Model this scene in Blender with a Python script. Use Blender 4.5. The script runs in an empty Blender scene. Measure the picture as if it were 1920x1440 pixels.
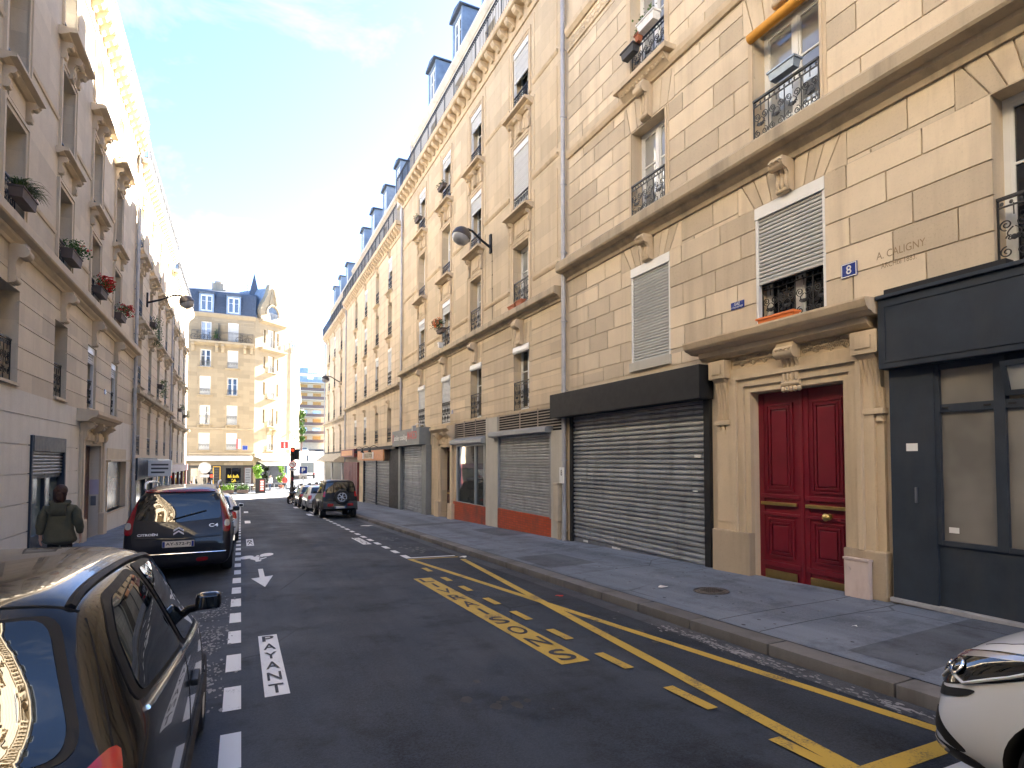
import bpy, bmesh, math, random
from mathutils import Vector, Matrix
from mathutils.bvhtree import BVHTree
random.seed(8)
SC = bpy.context.scene
COL = SC.collection
PI = math.pi
R = math.radians

def ground(x, y):
    """height of the road: three per cent downhill, flat crossing, then a climb"""
    z = -1.84 - 0.03*min(y, 57.0)
    if y > 66: z += 0.055*(y-66)
    if y < 57:
        z -= 0.022*max(0.0, min(x, 6)-1.5) + 0.022*max(0.0, -0.6-max(x, -3))
    return z
KERB = 0.12
XR, XL = 8.0, -4.14          # the two facade lines
KR, KL = 5.0, -2.05          # the two kerb lines

def tag(o, label=None, cat=None, group=None, kind=None):
    if label: o['label'] = label
    if cat: o['category'] = cat
    if group: o['group'] = group
    if kind: o['kind'] = kind
    return o

def empty(name, loc, rot=(0, 0, 0), label=None, cat=None, group=None):
    o = bpy.data.objects.new(name, None)
    o.empty_display_size = 0.2
    COL.objects.link(o); o.location = loc; o.rotation_euler = rot
    return tag(o, label, cat, group)

def link(name, me, parent=None, loc=None):
    o = bpy.data.objects.new(name, me); COL.objects.link(o)
    if parent: o.parent = parent
    if loc: o.location = loc
    return o

def copy_tree(o, parent=None):
    c = o.copy(); COL.objects.link(c); c.parent = parent
    for ch in [x for x in COL.objects if x.parent == o]:
        copy_tree(ch, c)
    return c

class MB:
    """collects shapes and links them as one mesh object"""
    def __init__(s, fn=None):
        s.v = []; s.f = []; s.t = []; s.fn = fn; s.m = []; s.mi = 0; s.cuts = []
    def next(s):
        """what follows is a piece of its own"""
        if len(s.f) > (s.cuts[-1] if s.cuts else 0): s.cuts.append(len(s.f))
    def add(s, vs, fs, t=0.5):
        b = len(s.v)
        s.v += [tuple(p) for p in vs]
        for f in fs:
            s.f.append([i+b for i in f]); s.t.append(t); s.m.append(s.mi)
        return b
    def box(s, a0, a1, b0, b1, c0, c1, t=0.5):
        vs = [(a0,b0,c0),(a1,b0,c0),(a1,b1,c0),(a0,b1,c0),(a0,b0,c1),(a1,b0,c1),(a1,b1,c1),(a0,b1,c1)]
        s.add(vs, [(0,3,2,1),(4,5,6,7),(0,1,5,4),(1,2,6,5),(2,3,7,6),(3,0,4,7)], t)
    def bbox(s, a0, a1, b0, b1, c0, c1, r=0.01, t=0.5):
        """box with chamfered vertical-front edges (all twelve edges)"""
        xs=(min(a0,a1),max(a0,a1)); ys=(min(b0,b1),max(b0,b1)); zs=(min(c0,c1),max(c0,c1))
        bm=bmesh.new(); bmesh.ops.create_cube(bm,size=1)
        for v in bm.verts:
            v.co=(xs[v.co.x>0],ys[v.co.y>0],zs[v.co.z>0])
        bmesh.ops.bevel(bm,geom=bm.edges[:],offset=r,segments=2,affect='EDGES',profile=.6)
        bm.verts.index_update()
        s.add([v.co[:] for v in bm.verts],[[v.index for v in f.verts] for f in bm.faces],t); bm.free()
    def prism(s, prof, s0, s1, axis=0, t=0.5):
        """closed profile extruded along an axis: profile gives the two other coordinates in order"""
        n = len(prof)
        def P(u, p):
            q = [p[0], p[1]]; q.insert(axis, u); return q
        vs = [P(s0, p) for p in prof]+[P(s1, p) for p in prof]
        fs = [(i, (i+1) % n, n+(i+1) % n, n+i) for i in range(n)]
        fs += [tuple(range(n))[::-1], tuple(range(n, 2*n))]
        s.add(vs, fs, t)
    def tube(s, pts, r, n=6, t=0.5, close=False):
        pts = [Vector(p) for p in pts]; m = len(pts)
        rs = r if isinstance(r, (list, tuple)) else [r]*m
        vs = []; up0 = None
        for i, p in enumerate(pts):
            d = (pts[min(i+1, m-1)]-pts[max(i-1, 0)])
            d = d.normalized() if d.length > 1e-9 else Vector((0, 0, 1))
            if up0 is None:
                up0 = d.orthogonal().normalized()
            u = (up0-d*up0.dot(d))
            u = u.normalized() if u.length > 1e-6 else d.orthogonal().normalized()
            up0 = u; w = d.cross(u)
            for k in range(n):
                a = 2*PI*k/n+PI/n
                vs.append(p+(u*math.cos(a)+w*math.sin(a))*rs[i])
        fs = []
        for i in range(m-1):
            for k in range(n):
                fs.append((i*n+k, i*n+(k+1) % n, (i+1)*n+(k+1) % n, (i+1)*n+k))
        fs += [tuple(range(n))[::-1], tuple(range((m-1)*n, m*n))]
        s.add(vs, fs, t)
    def lathe(s, c, axis, prof, n=24, t=0.5):
        """profile of (radius, height along axis) turned about axis through c"""
        ax = Vector(axis).normalized(); u = ax.orthogonal().normalized(); w = ax.cross(u); c = Vector(c)
        vs = []
        for r, h in prof:
            for k in range(n):
                a = 2*PI*k/n
                vs.append(c+ax*h+(u*math.cos(a)+w*math.sin(a))*r)
        fs = [(i*n+k, i*n+(k+1) % n, (i+1)*n+(k+1) % n, (i+1)*n+k) for i in range(len(prof)-1) for k in range(n)]
        s.add(vs, fs, t)
    def ellipsoid(s, c, r, n=12, m=8, t=0.5, jit=0):
        vs = []; fs = []
        for i in range(m+1):
            for k in range(n):
                a = PI*i/m; b = 2*PI*k/n; j = 1+random.uniform(-jit, jit)
                vs.append((c[0]+r[0]*math.sin(a)*math.cos(b)*j, c[1]+r[1]*math.sin(a)*math.sin(b)*j, c[2]+r[2]*math.cos(a)*j))
        for i in range(m):
            for k in range(n):
                fs.append((i*n+k, i*n+(k+1) % n, (i+1)*n+(k+1) % n, (i+1)*n+k))
        s.add(vs, fs, t)
    def leaf(s, p, size, t=None, up=0.3):
        a = random.uniform(0, 2*PI); e = random.uniform(-.5, 1.0)+up
        d = Vector((math.cos(a)*math.cos(e), math.sin(a)*math.cos(e), math.sin(e)))
        w = d.orthogonal().normalized()*size*.42
        w.rotate(Matrix.Rotation(random.uniform(0, PI), 3, d))
        p = Vector(p); q = p+d*size
        s.add([p, p+d*size*.5+w, q, p+d*size*.5-w], [(0, 1, 2, 3)], random.random() if t is None else t)
    def mesh(s, name, mats, smooth=False, fix=True, merge=False):
        me = bpy.data.meshes.new(name)
        vs = [s.fn(*p) for p in s.v] if s.fn else s.v
        me.from_pydata([tuple(p) for p in vs], [], s.f)
        at = me.attributes.new('tint', 'FLOAT', 'FACE')
        at.data.foreach_set('value', s.t)
        me.polygons.foreach_set('material_index', s.m)
        for m in (mats if isinstance(mats, (list, tuple)) else [mats]):
            me.materials.append(m)
        if fix or merge:
            bm = bmesh.new(); bm.from_mesh(me)
            if merge: bmesh.ops.remove_doubles(bm, verts=bm.verts[:], dist=1e-4)
            bmesh.ops.recalc_face_normals(bm, faces=bm.faces[:]); bm.to_mesh(me); bm.free()
        if smooth:
            me.polygons.foreach_set('use_smooth', [True]*len(me.polygons))
            if smooth != 1:
                me.set_sharp_from_angle(angle=R(smooth))
        me.update()
        return me
    def build(s, name, mats, parent=None, loc=None, **k):
        if s.cuts:
            cs = [0]+[c for c in s.cuts if c < len(s.f)]+[len(s.f)]
            for a, b in zip(cs[:-1], cs[1:]):
                q = MB(s.fn); ix = {}
                for i in range(a, b):
                    for v in s.f[i]:
                        if v not in ix: ix[v] = len(q.v); q.v.append(s.v[v])
                    q.f.append([ix[v] for v in s.f[i]]); q.t.append(s.t[i]); q.m.append(s.m[i])
                o = q.build(name, mats, parent, loc, **k)
            return o
        return link(name, s.mesh(name, mats, **k), parent, loc)

def text_flat(txt, bold=0.0):
    """outline of a line of writing: vertices and faces in the plane, scaled to a unit box"""
    cu = bpy.data.curves.new('writing', 'FONT'); cu.body = txt; cu.size = 1; cu.offset = bold
    cu.resolution_u = 4
    o = bpy.data.objects.new('writing', cu); COL.objects.link(o)
    me = bpy.data.meshes.new_from_object(o.evaluated_get(bpy.context.evaluated_depsgraph_get()))
    bpy.data.objects.remove(o); bpy.data.curves.remove(cu)
    vs = [v.co.copy() for v in me.vertices]; fs = [list(p.vertices) for p in me.polygons]
    bpy.data.meshes.remove(me)
    x0 = min(v.x for v in vs); x1 = max(v.x for v in vs); y0 = min(v.y for v in vs); y1 = max(v.y for v in vs)
    return [((v.x-x0)/(x1-x0), (v.y-y0)/max(1e-6, y1-y0)) for v in vs], fs

def write(mb, txt, fmap, bold=0.0, t=0.5):
    """puts the writing on a surface: fmap takes (u, v) in the unit box to a point"""
    vs, fs = text_flat(txt, bold)
    mb.add([fmap(u, v) for u, v in vs], fs, t)
# ---------------------------------------------------------------- materials
class NT:
    def __init__(s, name):
        s.mat = bpy.data.materials.new(name); s.mat.use_nodes = True
        s.t = s.mat.node_tree; s.n = s.t.nodes; s.l = s.t.links
        s.b = s.n['Principled BSDF']; s.out = s.n['Material Output']
    def node(s, typ, **kw):
        n = s.n.new(typ)
        for k, v in kw.items():
            if k.startswith('i_'):
                n.inputs[int(k[2:]) if k[2:].isdigit() else k[2:].replace('_', ' ')].default_value = v
            else: setattr(n, k, v)
        return n
    def link(s, a, b): s.l.new(a, b)
    def coords(s, scale=(1, 1, 1), obj=False):
        if obj: o = s.node('ShaderNodeTexCoord').outputs['Object']
        else: o = s.node('ShaderNodeNewGeometry').outputs['Position']
        m = s.node('ShaderNodeMapping'); m.inputs['Scale'].default_value = scale
        s.link(o, m.inputs['Vector']); return m.outputs['Vector']
    def noise(s, scale, detail=4, rough=.55, vec=None, dist=0):
        n = s.node('ShaderNodeTexNoise'); n.inputs['Scale'].default_value = scale
        n.inputs['Detail'].default_value = detail; n.inputs['Roughness'].default_value = rough
        n.inputs['Distortion'].default_value = dist
        s.link(vec if vec else s.coords(), n.inputs['Vector']); return n.outputs['Fac']
    def ramp(s, fac, stops):
        n = s.node('ShaderNodeValToRGB'); e = n.color_ramp.elements
        while len(e) < len(stops): e.new(.5)
        for i, (p, c) in enumerate(stops):
            e[i].position = p; e[i].color = (c, c, c, 1) if not isinstance(c, (tuple, list)) else (*c, 1)
        s.link(fac, n.inputs['Fac']); return n.outputs['Color']
    def mix(s, fac, a, b, mode='MIX'):
        n = s.node('ShaderNodeMix', data_type='RGBA', blend_type=mode)
        for v, i in ((fac, 0), (a, 6), (b, 7)):
            if hasattr(v, 'links'): s.link(v, n.inputs[i])
            else: n.inputs[i].default_value = v if i == 0 else (*v, 1)
        return n.outputs[2]
    def math(s, op, a, b=0.0):
        n = s.node('ShaderNodeMath', operation=op)
        for v, i in ((a, 0), (b, 1)):
            if hasattr(v, 'links'): s.link(v, n.inputs[i])
            else: n.inputs[i].default_value = v
        return n.outputs[0]
    def attr(s, name='tint'):
        return s.node('ShaderNodeAttribute', attribute_name=name).outputs['Fac']
    def base(s, c):
        if hasattr(c, 'links'): s.link(c, s.b.inputs['Base Color'])
        else: s.b.inputs['Base Color'].default_value = (*c, 1)
    def set(s, **kw):
        for k, v in kw.items():
            i = s.b.inputs[k.replace('_', ' ')]
            if hasattr(v, 'links'): s.link(v, i)
            else: i.default_value = v
    def bump(s, h, strength=.3, dist=.01):
        n = s.node('ShaderNodeBump'); n.inputs['Strength'].default_value = strength; n.inputs['Distance'].default_value = dist
        s.link(h, n.inputs['Height']); s.link(n.outputs['Normal'], s.b.inputs['Normal'])

def stone(name, col, dark, tintamt=.22, dirt=.5, lines=None, blotch=(.62, .46, .25), pit=.5):
    """limestone: tint per block, blotches, dirt streaks, pits; lines = fine ashlar joints (width, height)"""
    N = NT(name)
    c = N.mix(N.math('MULTIPLY', N.noise(.55, 5, .6), .55), col, blotch)
    c = N.mix(N.ramp(N.noise(2.6, 6, .65), [(.35, 0.), (.75, .35)]), c, tuple(x*.72 for x in col))
    tv = N.ramp(N.attr(), [(0., 1-tintamt), (1., 1+tintamt*.35)])
    c = N.mix(1.0, c, tv, 'MULTIPLY')
    streak = N.noise(1.0, 5, .6, N.coords((2.2, 2.2, .22)))
    c = N.mix(N.math('MULTIPLY', N.ramp(streak, [(.48, 0.), (.78, 1.)]), dirt), c, dark)
    speck = N.noise(30, 4, .75)
    c = N.mix(N.math('MULTIPLY', N.ramp(speck, [(.55, 0.), (.70, 1.)]), N.ramp(N.attr(), [(0., .9), (.45, .28), (1., .2)])), c, tuple(x*.5 for x in col))
    h = N.math('ADD', N.math('MULTIPLY', speck, pit), N.math('MULTIPLY', N.noise(9, 4), .8))
    if lines:
        sx = N.node('ShaderNodeSeparateXYZ'); N.link(N.node('ShaderNodeTexCoord').outputs['Object'], sx.inputs[0])
        cb = N.node('ShaderNodeCombineXYZ'); N.link(N.math('ADD', sx.outputs[0], sx.outputs[1]), cb.inputs[0]); N.link(sx.outputs[2], cb.inputs[1])
        br = N.node('ShaderNodeTexBrick'); N.link(cb.outputs[0], br.inputs['Vector'])
        br.inputs['Scale'].default_value = 1; br.inputs['Brick Width'].default_value = lines[0]; br.inputs['Row Height'].default_value = lines[1]
        br.inputs['Mortar Size'].default_value = .006; br.inputs['Mortar Smooth'].default_value = .3
        br.inputs['Color1'].default_value = (.86, .86, .86, 1); br.inputs['Color2'].default_value = (1.08, 1.08, 1.08, 1)
        br.inputs['Mortar'].default_value = (lines[2],)*3+(1,)
        c = N.mix(1.0, c, br.outputs['Color'], 'MULTIPLY')
    N.base(c); N.set(Roughness=.88); N.b.inputs['Specular IOR Level'].default_value = .25
    N.bump(h, .35, .012)
    return N.mat

def plain(name, col, rough=.5, metal=0., var=.12, scale=3., spec=.5, bump=0., bscale=40, coat=0., tint=0., dirt=None, dirtamt=.4):
    N = NT(name)
    c = N.mix(N.ramp(N.noise(scale, 5, .6), [(.3, 0.), (.7, 1.)]), tuple(x*(1-var) for x in col), tuple(min(1, x*(1+var)) for x in col))
    if tint: c = N.mix(1.0, c, N.ramp(N.attr(), [(0., 1-tint), (1., 1+tint)]), 'MULTIPLY')
    if dirt:
        c = N.mix(N.math('MULTIPLY', N.ramp(N.noise(1.5, 6, .65, N.coords((2, 2, .5))), [(.5, 0.), (.72, 1.)]), dirtamt), c, dirt)
    N.base(c)
    rr = N.ramp(N.noise(scale*2.3, 4), [(.3, max(0, rough-.07)), (.7, min(1, rough+.08))])
    N.set(Roughness=rr, Metallic=metal); N.b.inputs['Specular IOR Level'].default_value = spec
    if coat: N.set(Coat_Weight=coat, Coat_Roughness=.02)
    if bump: N.bump(N.noise(bscale, 4), bump, .006)
    return N.mat

def glass(name, col, ior=1.9, rough=.03, wav=.0015):
    N = NT(name)
    N.base(N.mix(N.ramp(N.noise(.9, 3), [(.35, 0.), (.65, 1.)]), tuple(x*.6 for x in col), col))
    N.set(Roughness=rough, IOR=ior); N.b.inputs['Specular IOR Level'].default_value = .5
    if wav: N.bump(N.noise(1.1, 1), .25, wav*8)
    return N.mat

def paint_mark(name, col, wear=.5):
    N = NT(name)
    w = N.ramp(N.math('ADD', N.math('MULTIPLY', N.noise(55, 4, .7), .55), N.math('MULTIPLY', N.noise(3.2, 4), .5)), [(wear, 0.), (wear+.13, 1.)])
    N.base(N.mix(w, col, (.06, .06, .065)))
    N.set(Roughness=.7); N.bump(N.noise(90, 3), .5, .004)
    return N.mat

def asphalt(name, a, b, grain=70, rough=.62, patch=None):
    N = NT(name)
    g = N.noise(grain, 3, .8)
    c = N.mix(N.ramp(g, [(.38, 0.), (.62, 1.)]), a, b)
    c = N.mix(N.ramp(N.noise(.5, 5, .6, N.coords((1.9, .14, 1))), [(.38, 0.), (.66, .7)]), c, tuple(x*1.6 for x in b))
    ck = N.node('ShaderNodeTexVoronoi', feature='DISTANCE_TO_EDGE', i_Scale=.42); N.link(N.mix(.12, N.coords(), N.node('ShaderNodeTexNoise', i_Scale=1.5).outputs['Color']), ck.inputs['Vector'])
    c = N.mix(N.math('MULTIPLY', N.ramp(ck.outputs['Distance'], [(.0, 1.), (.006, 0.)]), N.ramp(N.noise(.3, 2), [(.5, 0.), (.55, .8)])), c, tuple(x*.3 for x in a))
    c = N.mix(N.ramp(N.noise(1.7, 6, .7), [(.5, 0.), (.72, .75)]), c, tuple(x*.55 for x in a))
    if patch:
        v = N.node('ShaderNodeTexVoronoi', feature='F1', i_Scale=7.); N.link(N.coords(), v.inputs['Vector'])
        c = N.mix(N.ramp(v.outputs['Distance'], [(.05, .55), (.09, 0.)]), c, patch)
    N.base(c)
    N.set(Roughness=N.ramp(N.noise(.7, 4), [(.3, rough-.12), (.7, rough+.1)]))
    N.b.inputs['Specular IOR Level'].default_value = .3
    N.bump(N.math('ADD', g, N.math('MULTIPLY', N.noise(grain*2.2, 2), .6)), .55, .012)
    return N.mat

def carpaint(name, col, coat=.8, rough=.28, metal=.0):
    N = NT(name)
    N.base(N.mix(N.ramp(N.noise(1.6, 4), [(.4, 0.), (.8, .35)]), col, tuple(x*.85+.01 for x in col)))
    N.set(Roughness=rough, Metallic=metal, Coat_Weight=coat, Coat_Roughness=.025); N.b.inputs['Specular IOR Level'].default_value = .25
    return N.mat

def tiles(name, col, mort, w, h):
    N = NT(name)
    sx = N.node('ShaderNodeSeparateXYZ'); N.link(N.node('ShaderNodeTexCoord').outputs['Object'], sx.inputs[0])
    cb = N.node('ShaderNodeCombineXYZ'); N.link(sx.outputs[0], cb.inputs[0]); N.link(sx.outputs[2], cb.inputs[1])
    br = N.node('ShaderNodeTexBrick'); N.link(cb.outputs[0], br.inputs['Vector']); br.offset = 0
    br.inputs['Scale'].default_value = 1; br.inputs['Brick Width'].default_value = w; br.inputs['Row Height'].default_value = h
    br.inputs['Mortar Size'].default_value = .007; br.inputs['Color1'].default_value = (*col, 1)
    br.inputs['Color2'].default_value = (*[x*.75 for x in col], 1); br.inputs['Mortar'].default_value = (*mort, 1)
    c = N.mix(N.ramp(N.noise(2.2, 5), [(.5, 0.), (.75, .75)]), br.outputs['Color'], (.10, .06, .05))
    N.base(c); N.set(Roughness=.3); return N.mat

def leafmat(name, a, b, trans=.25):
    N = NT(name)
    N.base(N.mix(N.attr(), a, b)); N.set(Roughness=.55)
    N.b.inputs['Specular IOR Level'].default_value = .3
    return N.mat

def emit(name, col, s):
    N = NT(name); N.base(col); N.set(Emission_Color=(*col, 1), Emission_Strength=s); return N.mat

M = {}
M['stoneR'] = stone('limestone warm', (.755, .635, .47), (.42, .325, .215), lines=(1.15, .47, .80))
M['stoneRb'] = stone('limestone rusticated', (.765, .645, .48), (.37, .29, .20), tintamt=.24, dirt=.65, blotch=(.69, .555, .38))
M['trimR'] = stone('limestone moulding', (.74, .61, .44), (.31, .245, .165), dirt=.6, blotch=(.6, .44, .26))
M['course'] = stone('limestone weathered ledge', (.58, .475, .335), (.17, .15, .125), dirt=.9, blotch=(.46, .38, .27), pit=.8)
M['stoneL'] = stone('limestone pale', (.77, .67, .52), (.45, .37, .27), dirt=.3, lines=(1.2, .5, .9), blotch=(.71, .60, .45))
M['stoneLb'] = stone('limestone pale rusticated', (.76, .65, .49), (.45, .36, .25), tintamt=.15, dirt=.3, blotch=(.71, .60, .45))
M['trimL'] = stone('limestone pale moulding', (.72, .61, .46), (.36, .29, .20), dirt=.4, blotch=(.66, .54, .39))
M['stoneC'] = stone('limestone cream', (.40, .33, .225), (.25, .19, .12), dirt=.3, lines=(1.3, .45, .88), blotch=(.37, .29, .185))
M['trimC'] = stone('limestone cream moulding', (.44, .365, .255), (.25, .19, .12), dirt=.4, blotch=(.40, .32, .21))
M['plaster'] = stone('painted plaster', (.81, .77, .69), (.52, .46, .38), tintamt=.06, dirt=.4, blotch=(.70, .635, .54), pit=.2)
M['plinth'] = stone('stained stone base', (.52, .42, .30), (.20, .16, .12), dirt=.8, blotch=(.42, .34, .25), pit=.9)
M['marble'] = stone('streaked marble cladding', (.58, .55, .48), (.30, .28, .22), dirt=.5, blotch=(.52, .5, .44), pit=.1)
M['slate'] = plain('slate roof', (.085, .10, .125), .45, var=.35, scale=9, bump=.4, bscale=14)
M['zinc'] = plain('zinc sheet', (.27, .33, .40), .38, metal=.3, var=.2, scale=2)
M['attic'] = plain('attic render', (.66, .60, .50), .85, var=.1, scale=1.2, dirt=(.3, .26, .2))
M['white'] = plain('white window paint', (.76, .76, .74), .35, var=.05)
M['grille'] = plain('louvre slats', (.44, .38, .31), .5, metal=.2, dirt=(.15, .12, .1))
M['shutL'] = plain('roller blind slats', (.46, .46, .43), .45, var=.06, tint=.1)
M['shutW'] = plain('white blind slats', (.62, .63, .62), .45, var=.05, tint=.06)
M['shutG'] = plain('steel shop shutter', (.37, .395, .42), .42, metal=.5, var=.16, scale=1.6, tint=.16, dirt=(.15, .16, .175), dirtamt=.7)
M['shutA'] = plain('aluminium shop shutter', (.44, .46, .48), .4, metal=.5, var=.15, tint=.15, dirt=(.2, .2, .2), dirtamt=.5)
M['shutD'] = plain('dark shop shutter', (.14, .145, .155), .4, metal=.5, var=.2, tint=.15)
M['iron'] = plain('wrought iron', (.018, .018, .02), .45, var=.3, scale=20)
M['black'] = plain('black coated metal', (.018, .018, .019), .6, var=.2, spec=.3)
M['gap'] = plain('dark recess', (.012, .011, .010), .9, var=.2)
M['anth'] = plain('anthracite joinery paint', (.030, .040, .056), .5, var=.14, bump=.08, spec=.3, dirt=(.06, .06, .062), dirtamt=.35)
M['greyshop'] = plain('grey shopfront panel', (.19, .205, .205), .5, var=.1)
M['reddoor'] = plain('burgundy door paint', (.165, .009, .020), .38, var=.1, bump=.05)
M['brass'] = plain('aged brass', (.55, .40, .15), .36, metal=1., var=.10, scale=5)
M['brownwood'] = plain('dark door wood', (.085, .03, .02), .4, var=.3, scale=6)
M['redwood'] = plain('red shop boards', (.13, .018, .02), .5, var=.25)
M['orange'] = plain('orange sign board', (.62, .27, .10), .5, var=.15, scale=5)
M['orangepl'] = plain('orange plastic', (.72, .20, .05), .45, var=.06)
M['terra'] = plain('terracotta', (.42, .14, .07), .75, var=.15)
M['tile'] = tiles('orange wall tiles', (.50, .075, .018), (.22, .07, .035), .17, .075)
M['alu'] = plain('grey aluminium', (.36, .38, .40), .38, metal=.4, var=.1)
M['pipe'] = plain('zinc downpipe', (.42, .42, .44), .5, metal=.3, var=.15, dirt=(.2, .18, .16))
M['cream'] = plain('cream cast iron', (.50, .44, .34), .6, var=.12, dirt=(.2, .15, .1))
M['meter'] = plain('white meter door', (.60, .50, .46), .55, var=.08, dirt=(.35, .22, .18), dirtamt=.5)
M['panes'] = glass('window glass', (.030, .034, .036), 2.5)
M['panec'] = glass('window glass pale for curtains and reflections', (.40, .41, .40), 2.3)  # pale base serves net curtains and also painted white reflections
M['paned'] = glass('window glass dark room', (.010, .010, .012), 1.75)
M['frost'] = glass('frosted shop glass', (.25, .238, .215), 1.6, .22, 0)
M['shopg'] = glass('shop glass', (.05, .055, .055), 1.7)
M['tealg'] = glass('film covered glass', (.16, .21, .21), 1.6, .12)
M['carg'] = glass('tinted car glass', (.008, .011, .011), 1.9, .008, 0)
M['enamel'] = plain('blue enamel', (.025, .05, .26), .25, var=.1)
M['whiteen'] = plain('white enamel', (.78, .78, .76), .3, var=.04)
M['paper'] = plain('paper notice', (.52, .50, .66), .8, var=.04)
M['ink'] = plain('black lettering', (.015, .015, .018), .6, var=.1)
M['carved'] = plain('carved lettering', (.30, .215, .13), .9, var=.1)
M['redpaint'] = plain('red sign paint', (.50, .02, .025), .4, var=.1)
M['yellow'] = plain('yellow paint', (.80, .47, .05), .5, var=.1)
M['goldtx'] = plain('gold lettering', (.85, .62, .04), .5, var=.1)
M['ochre'] = plain('ochre awning cloth', (.72, .34, .05), .8, var=.1)
M['grey'] = plain('grey plastic', (.075, .076, .08), .6, var=.1, spec=.3)
M['rubber'] = plain('tyre rubber', (.018, .018, .019), .75, var=.2, bump=.1)
M['trimb'] = plain('black car trim', (.012, .012, .013), .55, var=.15, spec=.3)
M['chrome'] = plain('chrome', (.75, .76, .78), .12, metal=1., var=.05)
M['badge'] = plain('satin badge metal', (.78, .78, .80), .4, metal=.5, var=.05)
M['alloy'] = plain('wheel alloy', (.42, .43, .45), .3, metal=.85, var=.1)
M['rlamp'] = plain('red lamp lens', (.42, .008, .012), .12, var=.1, coat=1.)
M['rlampd'] = plain('dark red lamp lens', (.20, .006, .012), .15, var=.25, scale=8, coat=.5)
M['clamp'] = plain('clear lamp lens', (.5, .48, .48), .08, var=.1, coat=1., metal=.4)
M['amber'] = plain('amber lens', (.6, .2, .02), .2, var=.1)
M['platew'] = plain('number plate', (.72, .68, .60), .35, var=.03)
M['pblack'] = carpaint('black car paint', (.004, .004, .0045), .6, rough=.25)
M['pnavy'] = carpaint('dark violet blue car paint', (.006, .006, .010), .42, rough=.35)
M['pwhite'] = carpaint('white car paint', (.72, .745, .78), rough=.3)
M['pgrey'] = carpaint('pale grey car paint', (.45, .46, .47), rough=.3, metal=.35)
M['psuv'] = carpaint('black green car paint', (.005, .007, .007), .25, rough=.4)
M['pdark'] = carpaint('dark brown car paint', (.05, .035, .03), rough=.3)
M['pgreyblue'] = carpaint('grey blue car paint', (.12, .15, .18), rough=.3, metal=.3)
M['asph'] = asphalt('road asphalt', (.0058, .0075, .011), (.036, .046, .063), 55, .74)
M['gutter'] = asphalt('gutter asphalt', (.032, .036, .044), (.08, .088, .104), 60, .7)
M['pave'] = asphalt('footway asphalt', (.083, .100, .13), (.155, .178, .22), 60, .75, patch=(.25, .25, .26))
M['kerb'] = stone('granite kerb', (.21, .205, .205), (.07, .065, .06), tintamt=.25, dirt=.7, blotch=(.15, .145, .14), pit=1)
M['crossing'] = asphalt('crossing asphalt sunlit in colour', (.16, .155, .15), (.24, .235, .22), 60, .75)  # paler than the road: sunlight on the crossing is put into the colour
M['mwhite'] = paint_mark('white road paint', (.72, .73, .74), .60)
M['myellow'] = paint_mark('yellow road paint', (.50, .33, .055), .56)
M['mdark'] = plain('dark painted letters', (.035, .036, .04), .75, var=.3, bump=.4, bscale=80)
M['castiron'] = plain('cast iron cover', (.10, .09, .085), .55, metal=.5, var=.3, scale=20, bump=.6, bscale=60)
M['leafg'] = leafmat('green leaves', (.03, .075, .015), (.10, .19, .04))
M['leafb'] = leafmat('bright green leaves', (.06, .14, .01), (.20, .36, .03))
M['leafs'] = leafmat('grassy blades', (.05, .09, .02), (.15, .22, .06))
M['leafd'] = leafmat('dark leaves', (.02, .05, .015), (.06, .11, .03))
M['redfl'] = leafmat('red petals', (.45, .008, .01), (.75, .03, .02))
M['orfl'] = leafmat('orange petals', (.55, .08, .03), (.75, .25, .06))
M['box'] = plain('brown planter', (.10, .075, .065), .7, var=.15)
M['skin'] = plain('skin', (.55, .33, .25), .55, var=.06)
M['hair'] = plain('brown hair', (.034, .012, .008), .6, var=.35, scale=30, bump=.5, bscale=60)
M['parka'] = plain('olive parka cloth', (.078, .076, .050), .9, var=.16, scale=6, bump=.5, bscale=14)
M['trous'] = plain('black trousers', (.010, .010, .012), .9, var=.2)
M['shoe'] = plain('dark shoes', (.02, .018, .017), .6, var=.2)
M['lampg'] = glass('lamp bowl glass', (.42, .43, .45), 1.5, .1, 0)
M['lamph'] = plain('lamp hood', (.085, .075, .072), .4, metal=.4, var=.15)
M['glowr'] = emit('lit red signal', (1.0, .045, .01), .13)
M['awnw'] = plain('white awning cloth', (.72, .70, .66), .85, var=.05)
M['cafe'] = plain('dark cafe joinery', (.025, .024, .022), .5, var=.2)
M['steel'] = plain('grey steel', (.25, .26, .28), .4, metal=.7, var=.15)
M['stainless'] = plain('stainless panel', (.4, .4, .4), .3, metal=.9, var=.1)
M['creamaw'] = plain('cream canvas', (.62, .53, .38), .85, var=.08)
M['farorange'] = plain('orange brick infill', (.62, .33, .10), .8, var=.2)
M['farcream'] = plain('cream render', (.72, .60, .42), .8, var=.1)
M['balbrown'] = plain('brown balcony panel', (.20, .13, .10), .6, var=.2)
M['clothR'] = plain('red cloth', (.35, .06, .05), .9, var=.1)
M['clothW'] = plain('white cloth', (.65, .65, .66), .9, var=.1)
M['clothB'] = plain('blue cloth', (.05, .08, .14), .9, var=.1)
M['blackrim'] = plain('black rim', (.03, .03, .03), .4, var=.1)
# ---------------------------------------------------------------- buildings
class Bld:
    """facade frame: s runs left to right seen from the street, o outwards, z up"""
    def __init__(s, name, origin, ang, label, cat='building', group=None, depth=9):
        s.e = empty(name, origin, (0, 0, ang), label, cat, group)
        s.zb = origin[2]; s.ang = ang; s.o = Vector(origin); s.depth = depth
        s.cache = {}
    def mb(s):
        zb = s.zb
        return MB(lambda a, o, z: (a, -o, z-zb))
    def P(s, a, o, z):
        """world point of a facade point"""
        c, n = math.cos(s.ang), math.sin(s.ang)
        x, y = a, -o
        return Vector((s.o.x+c*x-n*y, s.o.y+n*x+c*y, z))

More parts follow.
